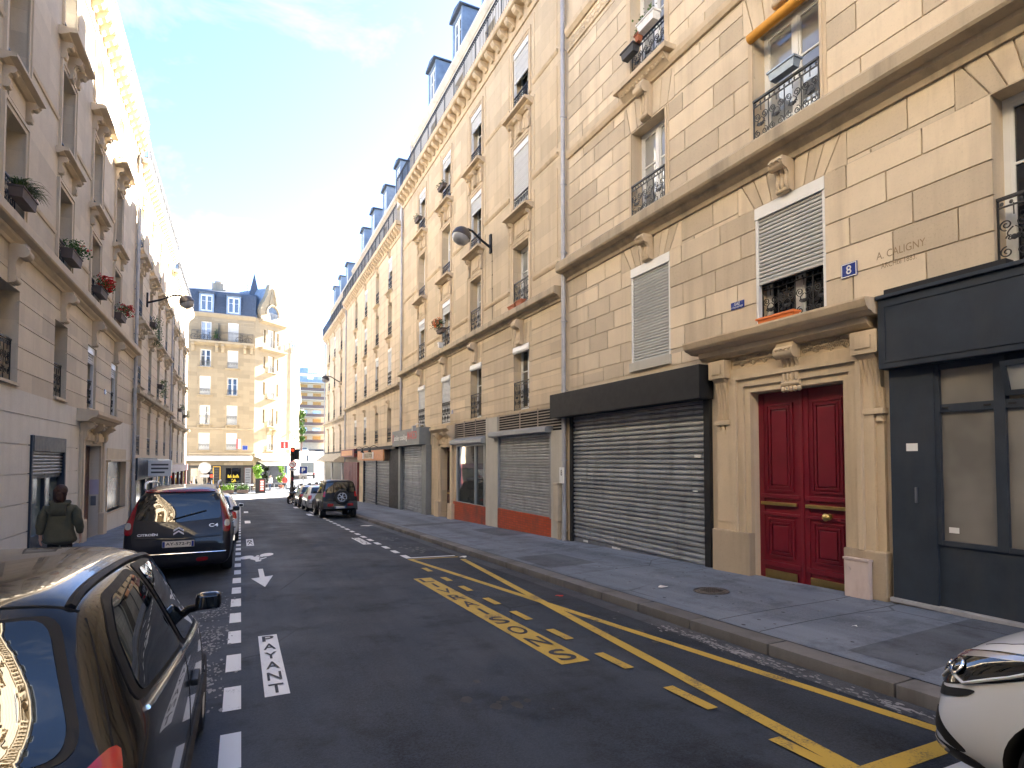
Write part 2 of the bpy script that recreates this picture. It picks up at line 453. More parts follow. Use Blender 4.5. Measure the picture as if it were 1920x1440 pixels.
def wall(mb, s0, s1, z0, z1, holes=(), o=0., reveal=.32, joints=None, gd=.030, jw=.021, blk=None, skips=(), seed=1):
    """wall sheet with openings (s0,s1,z0,z1); joints = course heights cut as real grooves, blk = block length"""
    rnd = random.Random(seed)
    ob = o-(gd if joints else 0)
    H = [(max(a, s0), min(b, s1), max(c, z0), min(d, z1)) for a, b, c, d in holes if b > s0 and a < s1 and d > z0 and c < z1]
    S = sorted(set([s0, s1]+[h[0] for h in H]+[h[1] for h in H])); Z = sorted(set([z0, z1]+[h[2] for h in H]+[h[3] for h in H]))
    for i in range(len(S)-1):
        for j in range(len(Z)-1):
            cs, cz = (S[i]+S[i+1])/2, (Z[j]+Z[j+1])/2
            if any(h[0] < cs < h[1] and h[2] < cz < h[3] for h in H): continue
            mb.add([(S[i], ob, Z[j]), (S[i+1], ob, Z[j]), (S[i+1], ob, Z[j+1]), (S[i], ob, Z[j+1])], [(0, 1, 2, 3)], .3)
    for a, b, c, d in H:
        q = [(a, c), (b, c), (b, d), (a, d)]
        for k in range(4):
            if k == 0 and c <= z0: continue
            p0, p1 = q[k], q[(k+1) % 4]
            mb.add([(p0[0], ob, p0[1]), (p1[0], ob, p1[1]), (p1[0], ob-reveal, p1[1]), (p0[0], ob-reveal, p0[1])], [(0, 1, 2, 3)], .45)
    if not joints: return
    J = sorted(set([z0]+[z for z in joints if z0 < z < z1]+[z1]))
    for r in range(len(J)-1):
        a, b = J[r]+(jw/2 if r else 0), J[r+1]-(jw/2 if r < len(J)-2 else 0)
        cuts = sorted(set([a, b]+[z for h in list(H)+list(skips) for z in h[2:4] if a+.004 < z < b-.004]))
        off = rnd.uniform(0, 1)
        rowt = rnd.uniform(.3, .7)
        for k in range(len(cuts)-1):
            lo, hi = cuts[k], cuts[k+1]; cz = (lo+hi)/2
            bl = sorted((h[0], h[1]) for h in list(H)+list(skips) if h[2] < cz < h[3])
            spans = []; p = s0
            for x0, x1 in bl:
                if x0 > p: spans.append((p, x0))
                p = max(p, x1)
            if p < s1: spans.append((p, s1))
            for x0, x1 in spans:
                if x1-x0 < .02: continue
                ed = [x0, x1]
                if blk:
                    st = x0+(blk*(.5 if r % 2 else 1.0))*(.75+.4*((r*37) % 5)/5)
                    ed = [x0]
                    while st < x1-blk*.3:
                        ed.append(st); st += blk*(.85+.3*(((r*13+len(ed)*7) % 10)/10))
                    ed.append(x1)
                for m in range(len(ed)-1):
                    g0 = jw/2 if m else 0; g1 = jw/2 if m < len(ed)-2 else 0
                    mb.box(ed[m]+g0, ed[m+1]-g1, ob-.004, o, lo, hi, rnd.random() if blk else rowt)

def voussoirs(mb, c, w, z0, z1, half, n=3, o=0., gd=.030, seed=3, sk=None):
    """flat arch of wedge stones each side of a keystone"""
    rnd = random.Random(seed)
    for sg in (-1, 1):
        if sk:                      # the stone that fills out beside the arch
            g = .012; pr = [(c+sg*(w/2+g), z0), (c+sg*sk, z0), (c+sg*sk, z1), (c+sg*(half+g), z1)]
            mb.add([(x, o, z) for x, z in pr]+[(x, o-gd-.004, z) for x, z in pr], [(0, 1, 2, 3), (0, 1, 5, 4), (1, 2, 6, 5), (2, 3, 7, 6), (3, 0, 4, 7)], rnd.random())
        for k in range(n):
            b0 = .13+(w/2-.13)*k/n; b1 = .13+(w/2-.13)*(k+1)/n
            t0 = .15+(half-.15)*k/n; t1 = .15+(half-.15)*(k+1)/n
            g = .011
            pr = [(c+sg*(b0+g), z0), (c+sg*(b1-g), z0), (c+sg*(t1-g), z1), (c+sg*(t0+g), z1)]
            a = mb.add([(x, o, z) for x, z in pr]+[(x, o-gd-.004, z) for x, z in pr],
                       [(0, 1, 2, 3), (0, 1, 5, 4), (1, 2, 6, 5), (2, 3, 7, 6), (3, 0, 4, 7)], rnd.random())

def moulding(mb, s0, s1, prof, t=.5):
    """prof: closed list of (o, z)"""
    mb.prism(prof, s0, s1, 0, t)

def course_prof(z0, z1, out, back=.03):
    h = z1-z0
    return [(-back, z0), (.04, z0), (.06, z0+h*.15), (out*.45, z0+h*.28), (out*.5, z0+h*.38), (out*.92, z0+h*.45),
            (out, z0+h*.52), (out, z0+h*.88), (out*.9, z0+h*.97), (-back, z1)]

def console(mb, c, z0, z1, w, out, ribs=0):
    """scrolled bracket"""
    h = z1-z0
    pr = []
    for i in range(13):
        t = i/12
        o = .05+out*(t**1.6)*.95+.05*math.sin(t*PI*2.2)
        pr.append((o, z0+h*t*.86))
    pr += [(out*1.03, z1-.1*h), (out*1.03, z1)]
    mb.prism(pr+[(-.02, z1), (-.02, z0)], c-w/2, c+w/2)
    mb.lathe((c-w*.56, out*.82, z1-h*.2), (1, 0, 0), [(0, 0), (h*.15, 0), (h*.15, w*1.12), (0, w*1.12)], 14)
    mb.lathe((c-w*.54, .07, z0+h*.10), (1, 0, 0), [(0, 0), (h*.09, 0), (h*.09, w*1.08), (0, w*1.08)], 12)
    for k in range(ribs):
        x = c-w/2+w*(k+.5)/ribs
        mb.tube([(x, p[0]+.004, p[1]) for p in pr[1:13]], w/ribs*.3, 5)

def spiral(mb, c, r, turns, a0, sgn=1, th=.011, dep=.014, y=0.):
    n = int(18*turns)
    pts = []
    for i in range(n+1):
        t = i/n
        rr = r*(1-t*.82); a = a0+sgn*turns*2*PI*t
        pts.append((c[0]+rr*math.cos(a), c[1]+rr*math.sin(a)))
    ribbon(mb, pts, th, dep, y)

def ribbon(mb, pts, th, dep, y):
    vs = []; n = len(pts)
    for i in range(n):
        a, b = pts[max(i-1, 0)], pts[min(i+1, n-1)]
        dx, dz = b[0]-a[0], b[1]-a[1]; L = math.hypot(dx, dz) or 1
        nx, nz = -dz/L*th/2, dx/L*th/2
        x, z = pts[i]
        vs += [(x+nx, y-dep/2, z+nz), (x-nx, y-dep/2, z-nz), (x-nx, y+dep/2, z-nz), (x+nx, y+dep/2, z+nz)]
    fs = []
    for i in range(n-1):
        for k in range(4):
            fs.append((i*4+k, i*4+(k+1) % 4, i*4+4+(k+1) % 4, i*4+4+k))
    mb.add(vs, fs)

MESH = {}
def railing_mesh(w, h, style='scroll'):
    """wrought-iron guard: x along, z up, y = 0"""
    k = ('rail', round(w, 2), round(h, 2), style)
    if k in MESH: return MESH[k]
    m = MB()
    m.box(0, w, -.022, .022, h-.035, h); m.box(0, w, -.01, .01, h-.13, h-.112); m.box(0, w, -.01, .01, .05, .07)
    for x in (0.008, w-.008): m.box(x-.009, x+.009, -.009, .009, 0, h-.03)
    if style == 'bars':
        n = max(3, int(w/.11))
        for i in range(1, n):
            m.box(w*i/n-.006, w*i/n+.006, -.006, .006, .07, h-.03)
        n2 = max(2, int(w/.22))
        for i in range(n2):
            spiral(m, (w*(i+.5)/n2, h-.22), .075, 1.2, 0, 1)
    else:
        n = max(2, round(w/.34)); cw = w/n; H = h-.2
        for i in range(n):
            x0 = i*cw; cx = x0+cw/2
            if i: m.box(x0-.007, x0+.007, -.007, .007, .07, h-.1)
            for sg in (-1, 1):
                spiral(m, (cx+sg*cw*.24, .07+H*.70), cw*.21, 1.6, -PI/2, sg)
                spiral(m, (cx+sg*cw*.24, .07+H*.24), cw*.21, 1.5, PI/2, -sg)
                pts = [(cx+sg*cw*(.03+.18*math.sin(t*PI)), .09+H*(.42+.2*t)) for t in [j/8 for j in range(9)]]
                ribbon(m, pts, .011, .014, 0)
                spiral(m, (cx+sg*cw*.14, .07+H*.47), cw*.12, 1.2, PI*.5*(1-sg), sg)
            m.lathe((cx, -.02, .07+H*.47), (0, 1, 0), [(0, 0), (.03, .004), (.035, .02), (.03, .036), (0, .04)], 8)
            m.box(cx-.005, cx+.005, -.006, .006, .07+H*.85, h-.1)
        for i in range(int(w/.09)):
            m.ellipsoid(((i+.5)*w/int(w/.09), 0, h-.08), (.022, .01, .026), 6, 4)
    MESH[k] = m.mesh('railing', M['iron'])
    return MESH[k]

def window_meshes(w, h, kind):
    """frame and panes; local: x along, y inwards, z up"""
    k = ('win', round(w, 2), round(h, 2), kind)
    if k in MESH: return MESH[k]
    f = MB(); p = MB()
    d = .055
    f.box(0, .07, 0, d, 0, h); f.box(w-.07, w, 0, d, 0, h); f.box(.07, w-.07, 0, d, h-.08, h); f.box(.07, w-.07, 0, d, 0, .09)
    f.box(w/2-.05, w/2+.05, -.012, d-.003, .09, h-.08)
    zs = [h*.62] if kind != 'plainpane' else []
    for a, b in ((.07, w/2-.05), (w/2+.05, w-.07)):
        f.box(a, a+.035, .008, d, .09, h-.08); f.box(b-.035, b, .008, d, .09, h-.08)
        f.box(a+.035, b-.035, .008, d, .09, .14); f.box(a+.035, b-.035, .008, d, h-.13, h-.08)
        for z in zs: f.box(a+.035, b-.035, .012, d, z-.015, z+.015)
        p.add([(a+.03, .035, .1), (b-.03, .035, .1), (b-.03, .035, h-.1), (a+.03, .035, h-.1)], [(0, 1, 2, 3)])
    MESH[k] = (f.mesh('window frame', M['white']), {n: p.mesh('window pane '+n, M[n]) for n in ('panes', 'panec', 'paned')})
    return MESH[k]

def shutter_mesh(w, h, frac, mat, slat=.062, boxh=.2):
    k = ('sh', round(w, 2), round(h, 2), round(frac, 2), mat)
    if k in MESH: return MESH[k]
    m = MB(); rnd = random.Random(int(w*100+h*10))
    m.mi = 1
    m.box(0, w, -.05, .10, h-boxh, h); m.box(0, .05, -.03, .05, 0, h-boxh); m.box(w-.05, w, -.03, .05, 0, h-boxh)
    m.mi = 0
    top = h-boxh; bot = top-(top)*frac; n = max(1, int((top-bot)/slat)); s = (top-bot)/n
    for i in range(n):
        z = bot+i*s; t = rnd.random()
        m.add([(.05, .022, z), (w-.05, .022, z), (w-.05, -.012, z+s*.2), (.05, -.012, z+s*.2), (w-.05, -.016, z+s*.5), (.05, -.016, z+s*.5),
               (w-.05, -.010, z+s*.85), (.05, -.010, z+s*.85), (w-.05, .022, z+s), (.05, .022, z+s)],
              [(0, 1, 2, 3), (3, 2, 4, 5), (5, 4, 6, 7), (7, 6, 8, 9)], t)
    m.box(.05, w-.05, -.02, .02, bot-.05, bot-.002)
    MESH[k] = m.mesh('roller shutter', [M[mat], M['white']])
    return MESH[k]

def window(b, c, z0, z1, w, depth=.27, pane='panes', shut=0, shutmat='shutW', rail='scroll', rh=.95, shd=.06, rail_o=-.06, kind='tall'):
    h = z1-z0
    fm, pm = window_meshes(w, h, kind)
    f = link('window', fm, b.e, (c-w/2, depth, z0-b.zb))
    link('pane', pm[pane], f)
    if shut:
        link('roller_shutter', shutter_mesh(w, h, shut, shutmat), f, (0, shd-depth, 0))
    if rail:
        link('railing', railing_mesh(w-.02, rh, rail), f, (.01, -rail_o-depth, 0))
    return f

def surround(mb, c, z0, z1, w, t=.16, o=.05):
    """moulded stone frame round an opening, butted at the corners"""
    for sg in (-1, 1):
        a = c+sg*w/2; bx = c+sg*(w/2+t)
        mb.box(min(a, bx), max(a, bx), -.01, o*.6, z0, z1+t)
        a2 = c+sg*(w/2+t*.55)
        mb.box(min(a2, bx), max(a2, bx), o*.6, o, z0, z1+t)
    mb.box(c-w/2, c+w/2, -.01, o*.6, z1, z1+t)
    mb.box(c-w/2-t*.55, c+w/2+t*.55, o*.6, o, z1+t*.55, z1+t-.001)

def sill_hood(mb, c, z, w, out=.24, h=.17):
    """projecting moulded ledge"""
    moulding(mb, c-w/2, c+w/2, [(-.01, z), (.05, z), (out*.5, z+h*.3), (out*.55, z+h*.42), (out, z+h*.55), (out, z+h*.9), (out*.95, z+h), (-.01, z+h)])

def modillion_cornice(mb, s0, s1, z0, z1, out, step=.62, mw=.22):
    h = z1-z0
    moulding(mb, s0, s1, [(-.02, z0-.16), (.05, z0-.16), (.08, z0-.06), (.10, z0), (.10, z1-h*.42), (out*.92, z1-h*.42), (out, z1-h*.36), (out, z1-h*.08), (out*1.05, z1), (-.02, z1)])
    n = int((s1-s0)/step)
    for i in range(n):
        c = s0+(i+.5)*(s1-s0)/n
        a, q = c-mw/2, c+mw/2
        mb.prism([(.098, z0-.02), (.16, z0-.02), (.22, z0+.10*h), (out*.72, z0+.22*h), (out*.86, z0+.40*h), (out*.86, z1-h*.42+.002), (.098, z1-h*.42+.002)], a, q)

def balcony(b, s0, s1, z, o, h=1.0, style='bars', name='balcony_railing'):
    m = b.mb(); L = s1-s0
    m.box(s0, s1, o-.025, o+.025, z+h-.03, z+h); m.box(s0, s1, o-.012, o+.012, z+h-.15, z+h-.13); m.box(s0, s1, o-.012, o+.012, z+.06, z+.08)
    n = int(L/.13)
    for i in range(n+1):
        x = s0+L*i/n
        r = .016 if i % 9 == 0 else .007
        m.box(x-r, x+r, o-r, o+r, z if i % 9 == 0 else z+.08, z+h-.03)
    return m.build(name, M['iron'], b.e)

def mansard(b, s0, s1, z0, z1, o0, o1, depth=7.0, mat='slate', ends=True):
    m = b.mb()
    m.prism([(o0, z0), (o0+.06, z0+.05), (o1, z1), (o1-.1, z1+.08), (-depth*.5, z1+.9), (-depth, z1+.4), (-depth, z0)], s0, s1)
    return m.build('roof', M[mat], b.e)

def dormer(b, c, z0, o, w=1.15, h=1.75, back=1.5):
    """zinc cheeked dormer with its own window"""
    m = b.mb()
    m.mi = 0
    m.box(c-w/2-.10, c-w/2+.04, o-back, o, z0, z0+h); m.box(c+w/2-.04, c+w/2+.10, o-back, o, z0, z0+h)
    m.box(c-w/2+.04, c+w/2-.04, o-back, o-.02, z0+h-.14, z0+h); m.box(c-w/2+.04, c+w/2-.04, o-back, o-.02, z0, z0+.1)
    m.mi = 1
    pr = [(c-w/2-.2, z0+h+.003), (c+w/2+.2, z0+h+.003), (c+w/2+.16, z0+h+.1), (c, z0+h+.26), (c-w/2-.16, z0+h+.1)]
    n = len(pr)
    m.add([(x, o+.14, z) for x, z in pr]+[(x, o-back, z) for x, z in pr],
          [tuple(range(n)), tuple(range(n, 2*n))]+[(i, (i+1) % n, n+(i+1) % n, n+i) for i in range(n)])
    d = m.build('dormer', [M['zinc'], M['slate']], b.e)
    fm, pm = window_meshes(w-.1, h-.26, 'tall')
    f = link('window', fm, d, (c-w/2+.05, -o+.06, z0+.1-b.zb))
    link('pane', pm['panes'], d, (c-w/2+.05, -o+.06, z0+.1-b.zb))
    return d

def downpipe(b, s, z0, z1, o=.09, r=.055):
    m = b.mb()
    m.tube([(s, o, z0), (s, o, z1)], r, 12)
    z = z0+.6
    while z < z1:
        m.lathe((s, o, z), (0, 0, 1), [(r, -.03), (r+.014, -.025), (r+.014, .025), (r, .03)], 12)
        m.box(s-.01, s+.01, -.02, o-r+.004, z-.012, z+.012); z += 1.9
    return m.build('drainpipe', M['pipe'], b.e, smooth=40)

def shop_shutter(b, s0, s1, z0, z1, o, mat, slat=.105, name='roller_shutter', seed=2):
    """corrugated steel curtain between guides"""
    m = b.mb(); rnd = random.Random(seed)
    n = int((z1-z0)/slat); s = (z1-z0)/n
    for i in range(n):
        z = z0+i*s
        pr = [(o-.035, z), (o-.035, z+s*.10), (o+.012, z+s*.24), (o+.016, z+s*.5), (o+.012, z+s*.80), (o-.02, z+s*.94), (o-.035, z+s)]
        vs = [(s0, a, c) for a, c in pr]+[(s1, a, c) for a, c in pr]; k = len(pr)
        m.add(vs, [(j, j+1, k+j+1, k+j) for j in range(k-1)], rnd.random())
    return m.build(name, M[mat], b.e)

def body(b, s0, s1, z0, z1, depth=8, mat='attic', name='back_wall'):
    """flank and rear walls closing the house behind its front"""
    m = b.mb()
    for s in (s0, s1):
        m.add([(s, -.35, z0), (s, -depth, z0), (s, -depth, z1), (s, -.35, z1)], [(0, 1, 2, 3)])
    m.add([(s0, -depth, z0), (s1, -depth, z0), (s1, -depth, z1), (s0, -depth, z1)], [(0, 1, 2, 3)])
    m.add([(s0, -.34, z1), (s1, -.34, z1), (s1, -depth, z1), (s0, -depth, z1)], [(0, 1, 2, 3)])
    m.add([(s0, -.9, z0), (s1, -.9, z0), (s1, -.9, z1), (s0, -.9, z1)], [(0, 1, 2, 3)])
    return m.build(name, M[mat], b.e)
def gz(y, x=7.9): return ground(x, y)+KERB

# ================================================================ number 8, the near house on the right
A = Bld('apartment_house', (XR, 13.2, gz(13.2)), -PI/2,
        'sandstone coloured apartment house with blocky stonework above a burgundy double door', 'house')
S = lambda y: 13.2-y
WA = [9.74, 6.27, 2.84, -.6, -4.0]
mb = A.mb()
zt = 15.5
door = (S(7.02), S(5.34), -2.3, 1.16); roll = (S(12.98), S(8.05), -2.5, 1.2)
h1 = [(S(y)-.65, S(y)+.65, 2.2, 4.36) for y in WA]
h2 = [(S(y)-.63, S(y)+.63, 5.4, 7.52) for y in WA]; h2[0] = (S(WA[0])-.57, S(WA[0])+.57, 5.4, 7.5)
h3 = [(S(y)-.58, S(y)+.58, 8.72, 10.9) for y in WA]
h4 = [(S(y)-.55, S(y)+.55, 12.5, 14.4) for y in WA]
Lx = S(-9)
wall(mb, 0, Lx, -2.6, 1.96, [door, roll], o=-.01)
sk = [(S(y)-1.02, S(y)+1.02, 4.37, 4.89) for y in WA]
wall(mb, .12, Lx, 1.96, 4.89, h1, joints=[4.87-.43*k for k in range(1, 7)], blk=.92, skips=sk, seed=4)
wall(mb, 0, .12, 1.96, 4.89)
for y in WA: voussoirs(mb, S(y), 1.3, 4.375, 4.888, .93, 3, seed=int(y*10), sk=1.01)
wall(mb, .12, Lx, 4.89, 8.25, [(a, b, 5.41, d) for a, b, c, d in h2], joints=[5.41]+[5.41+.43*k for k in range(1, 7)], blk=1.35, skips=[(S(y)-.85, S(y)+.85, 7.53, 8.2) for y in WA], seed=9)
wall(mb, 0, .12, 4.89, zt)
for y in WA: voussoirs(mb, S(y), 1.26, 7.55, 8.2, .78, 2, seed=int(y*11), sk=.84)
wall(mb, .12, Lx, 8.25, 12.0, h3, joints=[8.5+.44*k for k in range(0, 8)], blk=1.5, skips=[(S(y)-.8, S(y)+.8, 10.95, 11.7) for y in WA], seed=11)
for y in WA: voussoirs(mb, S(y), 1.16, 10.95, 11.7, .74, 2, seed=int(y*12), sk=.79)
wall(mb, .12, Lx, 12.0, zt, h4, seed=2)
mb.build('wall', M['stoneRb'], A.e)
body(A, 0, Lx, -2.6, zt, 9)
# courses
mb = A.mb(); moulding(mb, -.06, Lx, course_prof(4.885, 5.405, .34)); mb.build('string_course', M['course'], A.e)
mb = A.mb(); moulding(mb, .1, Lx, [(-.01, 8.26), (.05, 8.26), (.09, 8.34), (.10, 8.44), (.07, 8.47), (-.01, 8.48)])
moulding(mb, .1, Lx, [(-.01, 11.68), (.05, 11.68), (.12, 11.78), (.13, 11.9), (-.01, 11.92)])
moulding(mb, .1, Lx, [(-.01, 11.25), (.04, 11.26), (.05, 11.31), (-.01, 11.33)])
rnd = random.Random(3)
for i in range(240):                           # carved frieze
    x = .2+i*.05
    if any(abs(x-S(y)) < .85 for y in WA): continue
    mb.ellipsoid((x, .0, 11.43+.05*math.sin(i*1.3)), (.024, .03, .05), 5, 4)
    if i % 2 == 0: mb.ellipsoid((x, .0, 11.58), (.03, .025, .03), 5, 4)
mb.build('moulding', M['trimR'], A.e)
mb = A.mb(); modillion_cornice(mb, 0, Lx, zt-.5, zt, .6); mb.build('cornice', M['trimR'], A.e)
mansard(A, 0, Lx, zt, 18.6, -.35, -1.9)
# keystones, window sills, surrounds
mb = A.mb()
for y in WA:
    c = S(y)
    mb.next(); console(mb, c, 4.36, 4.9, .24, .25, 3); mb.next()
    console(mb, c, 7.52, 8.3, .26, .24, 3)
    mb.bbox(c-.9, c+.9, -.01, .30, 8.5, 8.62, .012); mb.prism([(-.01, 8.3), (.08, 8.3), (.26, 8.498), (-.01, 8.498)], c-.78, c+.78)
    for k in range(14): mb.ellipsoid((c-.7+k*.108, .18, 8.42), (.03, .04, .05), 6, 4)
    for sg in (-1, 1):
        for o, w in ((.0, .10), (.02, .045)):
            a = c+sg*(.63 if y != WA[0] else .57)+sg*.002; bb = a+sg*w
            mb.box(min(a, bb), max(a, bb), -.01+o, .014+o, 5.41, 7.5)
        a = c+sg*.582; bb = a+sg*.13
        mb.box(min(a, bb), max(a, bb), -.01, .03, 8.63, 10.95)
    mb.next()
mb.build('window_surround', M['trimR'], A.e)
rnd = random.Random(5)
for i, y in enumerate(WA):
    a, b_, c, d = h1[i]
    if i == 0: window(A, S(y), 2.2, 4.36, 1.3, shut=1.0, shutmat='shutL', rail=None, shd=.04)
    elif i == 1: window(A, S(y), 2.2, 4.36, 1.3, pane='paned', shut=.56, shutmat='shutL', shd=.04, rail='scroll', rh=.86, rail_o=-.15)
    else: window(A, S(y), 2.2, 4.36, 1.3, pane='paned' if i == 2 else 'panes', rail='scroll', rh=.9, rail_o=-.06)
    a, b_, c, d = h2[i]
    window(A, S(y), 5.41, d, b_-a, pane='panec', rail='scroll', rh=.84, rail_o=.03)  # bright reflection on these panes is put into the pale glass colour
    a, b_, c, d = h3[i]
    window(A, S(y), c, d, b_-a, pane='panes' if i else 'panec', rail='scroll', rh=.8, rail_o=-.02)
    a, b_, c, d = h4[i]
    window(A, S(y), c, d, b_-a, rail='bars', rh=.6)
mb = A.mb(); mb.bbox(S(9.74)-.68, S(9.74)+.68, -.01, .05, 2.0, 2.2, .01); mb.build('window_sill', M['marble'], A.e)
# orange awning roll over a second floor window
mb = A.mb(); mb.tube([(S(6.27)-.66, .06, 7.38), (S(6.27)+.66, .06, 7.38)], .085, 14)
mb.build('rolled_awning', M['ochre'], A.e, smooth=40)
downpipe(A, .0, -2.5, zt-.4, o=.12, r=.06)

# --- black shop with closed steel shutter
mb = A.mb(); s0, s1 = S(13.55), S(7.92)
mb.bbox(s0, s1, .0, .36, 1.15, 1.79, .012); mb.build('shop_fascia', M['black'], A.e)
mb = A.mb()
mb.box(S(13.02), S(12.92), -.10, .05, -2.4, 1.148); mb.next(); mb.box(S(8.12), S(7.97), -.10, .07, -2.4, 1.148)
mb.build('shutter_guide', M['black'], A.e)
shop_shutter(A, S(12.92), S(8.12), -2.02, 1.1, -.03, 'shutG')
mb = A.mb(); mb.box(S(12.92), S(8.12), -.06, -.02, -2.15, -2.022); mb.next(); mb.box(S(12.92), S(8.12), -.04, -.025, 1.1, 1.148); mb.build('shutter_bar', M['steel'], A.e)
mb = A.mb()
mb.bbox(S(13.22), S(10.2), .0, .16, -2.7, -2.15, .015); mb.next(); mb.bbox(S(10.19), S(7.8), .0, .15, -2.7, -2.16, .015); mb.build('shop_plinth', M['anth'], A.e)
mb = A.mb()
for y, z, w, h in ((8.45, .05, .17, .06), (8.5, -.62, .12, .03), (12.45, -2.1, .2, .05), (11.2, -2.1, .2, .05), (10.98, -2.1, .1, .04), (9.35, -2.1, .08, .05), (12.6, -.55, .03, .05)):
    mb.next(); mb.box(S(y), S(y)+w, -.018, -.006, z, z+h)
mb.build('sticker', M['whiteen'], A.e)

# --- the portal
mb = A.mb()
def ys(a, b): return S(a), S(b)
mb.prism([(-.01, 1.99), (.30, 1.99), (.36, 2.03), (.42, 2.04), (.46, 2.08), (.50, 2.17), (.50, 2.20), (-.01, 2.23)], S(8.2), S(4.73))
mb.prism([(-.01, 1.84), (.18, 1.84), (.26, 1.90), (.28, 1.985), (-.01, 1.985)], S(8.02), S(4.86))
# architrave with stepped mouldings round the opening
for t0, t1, o in ((0, .11, .07), (.11, .24, .11), (.24, .31, .16), (.31, .45, .10)):
    for sg, edge in ((-1, S(7.02)), (1, S(5.34))):
        a, c = edge+sg*t0, edge+sg*t1
        mb.box(min(a, c), max(a, c), -.01, o, -1.25, 1.17+t1)
    mb.box(S(7.02)-(t0), S(5.34)+t0, -.01, o, 1.17+t0, 1.17+t1)
for e0, e1 in ((S(7.80), S(7.44)), (S(4.93), S(4.78))):
    mb.box(e0, e1, -.01, .05, -1.25, 1.0)
    mb.box(e0+.04, e1-.04, .05, .075, -1.1, .55) if e1-e0 > .2 else None
# frieze panel
mb.box(S(7.42), S(4.96), -.01, .06, 1.63, 1.838)
mb.build('portal', M['trimR'], A.e)
mb = A.mb(); rnd = random.Random(2)
for i in range(70):
    x = S(7.36)+i*.034
    if abs(x-S(6.18)) < .2:
        mb.next(); continue
    mb.ellipsoid((x, .06, 1.735+.05*math.sin(i*.9)), (.018, .028, .045), 6, 4)
    mb.tube([(x-.03, .07, 1.69), (x, .082, 1.735), (x+.03, .07, 1.79)], [.006, .014, .004], 5)
mb.build('carved_frieze', M['course'], A.e)
mb = A.mb()
c = S(6.18)
console(mb, c, 1.17, 1.86, .30, .25, 4)
for k in range(5): mb.ellipsoid((c-.14+k*.07, .10, 1.14), (.035, .05, .05), 8, 5)
for cc in (S(7.62), S(4.93)):
    mb.next(); w = .26
    mb.prism([(-.01, .72), (.05, .72), (.07, .95), (.09, 1.2), (.15, 1.40), (.21, 1.47), (-.01, 1.47)], cc-w/2, cc+w/2)
    for k in range(4): mb.tube([(cc-w/2+w*(k+.5)/4, o+.004, z) for o, z in ((.05, .74), (.07, .95), (.09, 1.2), (.15, 1.40))], .022, 6)
    mb.bbox(cc-.19, cc+.19, -.01, .24, 1.475, 1.80, .012); mb.bbox(cc-.11, cc+.11, .24, .26, 1.55, 1.73, .01)
    mb.bbox(cc-.18, cc+.18, -.01, .12, .64, .72, .01)
    for k in (-1, 0, 1):
        x = cc+k*.11; hh = .16 if k == 0 else .10
        mb.add([(x+dx, o, z) for o in (-.01, .085) for dx, z in ((-.022, .638), (.022, .638), (.052, .638-hh), (-.052, .638-hh))],
               [(4, 5, 6, 7), (0, 1, 5, 4), (1, 2, 6, 5), (2, 3, 7, 6), (3, 0, 4, 7)])
    mb.tube([(cc+.12*math.cos(t), .01, .38+.10*math.sin(t)) for t in [PI+PI*j/10 for j in range(11)]], .018, 6)
mb.build('portal_console', M['trimR'], A.e, smooth=40)
mb = A.mb()
mb.bbox(S(7.86), S(7.02), -.01, .14, -2.5, -1.25, .02); mb.next(); mb.bbox(S(5.34), S(4.74), -.01, .14, -2.5, -1.25, .02); mb.next()
mb.box(S(7.02), S(5.34), -.31, .10, -2.4, -2.0)
mb.build('stone_base', M['plinth'], A.e)
# the door leaves
for sg, a, bq in ((0, S(7.02), S(6.19)), (1, S(6.17), S(5.34))):
    m = A.mb(); o = -.15
    m.box(a, bq, o-.04, o, -1.99, 1.15)
    def panel(z0, z1, ins):
        x0, x1 = a+.16, bq-.16
        for k, (q, dp) in enumerate(((0, .028), (.035, .012), (.06, .03))):
            m.prism([(o-.001, z0+q), (o+dp, z0+q), (o+dp, z0+q+.028), (o-.001, z0+q+.028)], x0+q, x1-q)
            m.prism([(o-.001, z1-q-.028), (o+dp, z1-q-.028), (o+dp, z1-q), (o-.001, z1-q)], x0+q, x1-q)
            m.box(x0+q, x0+q+.028, o-.001, o+dp, z0+q+.028, z1-q-.028); m.box(x1-q-.028, x1-q, o-.001, o+dp, z0+q+.028, z1-q-.028)
        m.bbox(x0+.11, x1-.11, o-.001, o+.03, z0+.11, z1-.11, .012)
    panel(-.52, .95, 0); panel(-1.62, -.98, 0)
    m.bbox(a+.04, bq-.04, o, o+.035, -.64, -.57, .008); m.bbox(a+.04, bq-.04, o, o+.03, -.93, -.88, .008); m.bbox(a+.04, bq-.04, o, o+.03, -1.78, -1.70, .008)
    for e in (a+.0, bq-.1): m.box(e, e+.1, o, o+.018, -1.98, 1.14)
    leaf = m.build('door', M['reddoor'], A.e)
    m = A.mb(); m.bbox(a+.12, bq-.1, o+.03, o+.045, -1.985, -1.84, .004); m.build('kick_plate', M['brass'], leaf)
    m = A.mb(); m.bbox(a+.06, bq-.08, o+.036, o+.065, -.755, -.70, .006); m.build('push_bar', M['brass'], leaf)
    if sg:
        m = A.mb(); m.lathe(((a+bq)/2+.02, o+.0, -.87), (0, 1, 0), [(.0, 0), (.05, .0), (.05, .03), (.018, .035), (.018, .07), (.05, .085), (.06, .11), (.045, .135), (0, .145)], 20)
        m.build('knob', M['brass'], leaf, smooth=50)
m = A.mb(); m.bbox(S(6.205), S(6.155), -.17, -.11, -1.99, 1.14, .012); m.build('door_astragal', M['reddoor'], A.e)
mb = A.mb(); mb.box(S(5.36), S(5.344), -.11, -.06, -.55, -.05); mb.build('notice', M['paper'], A.e)
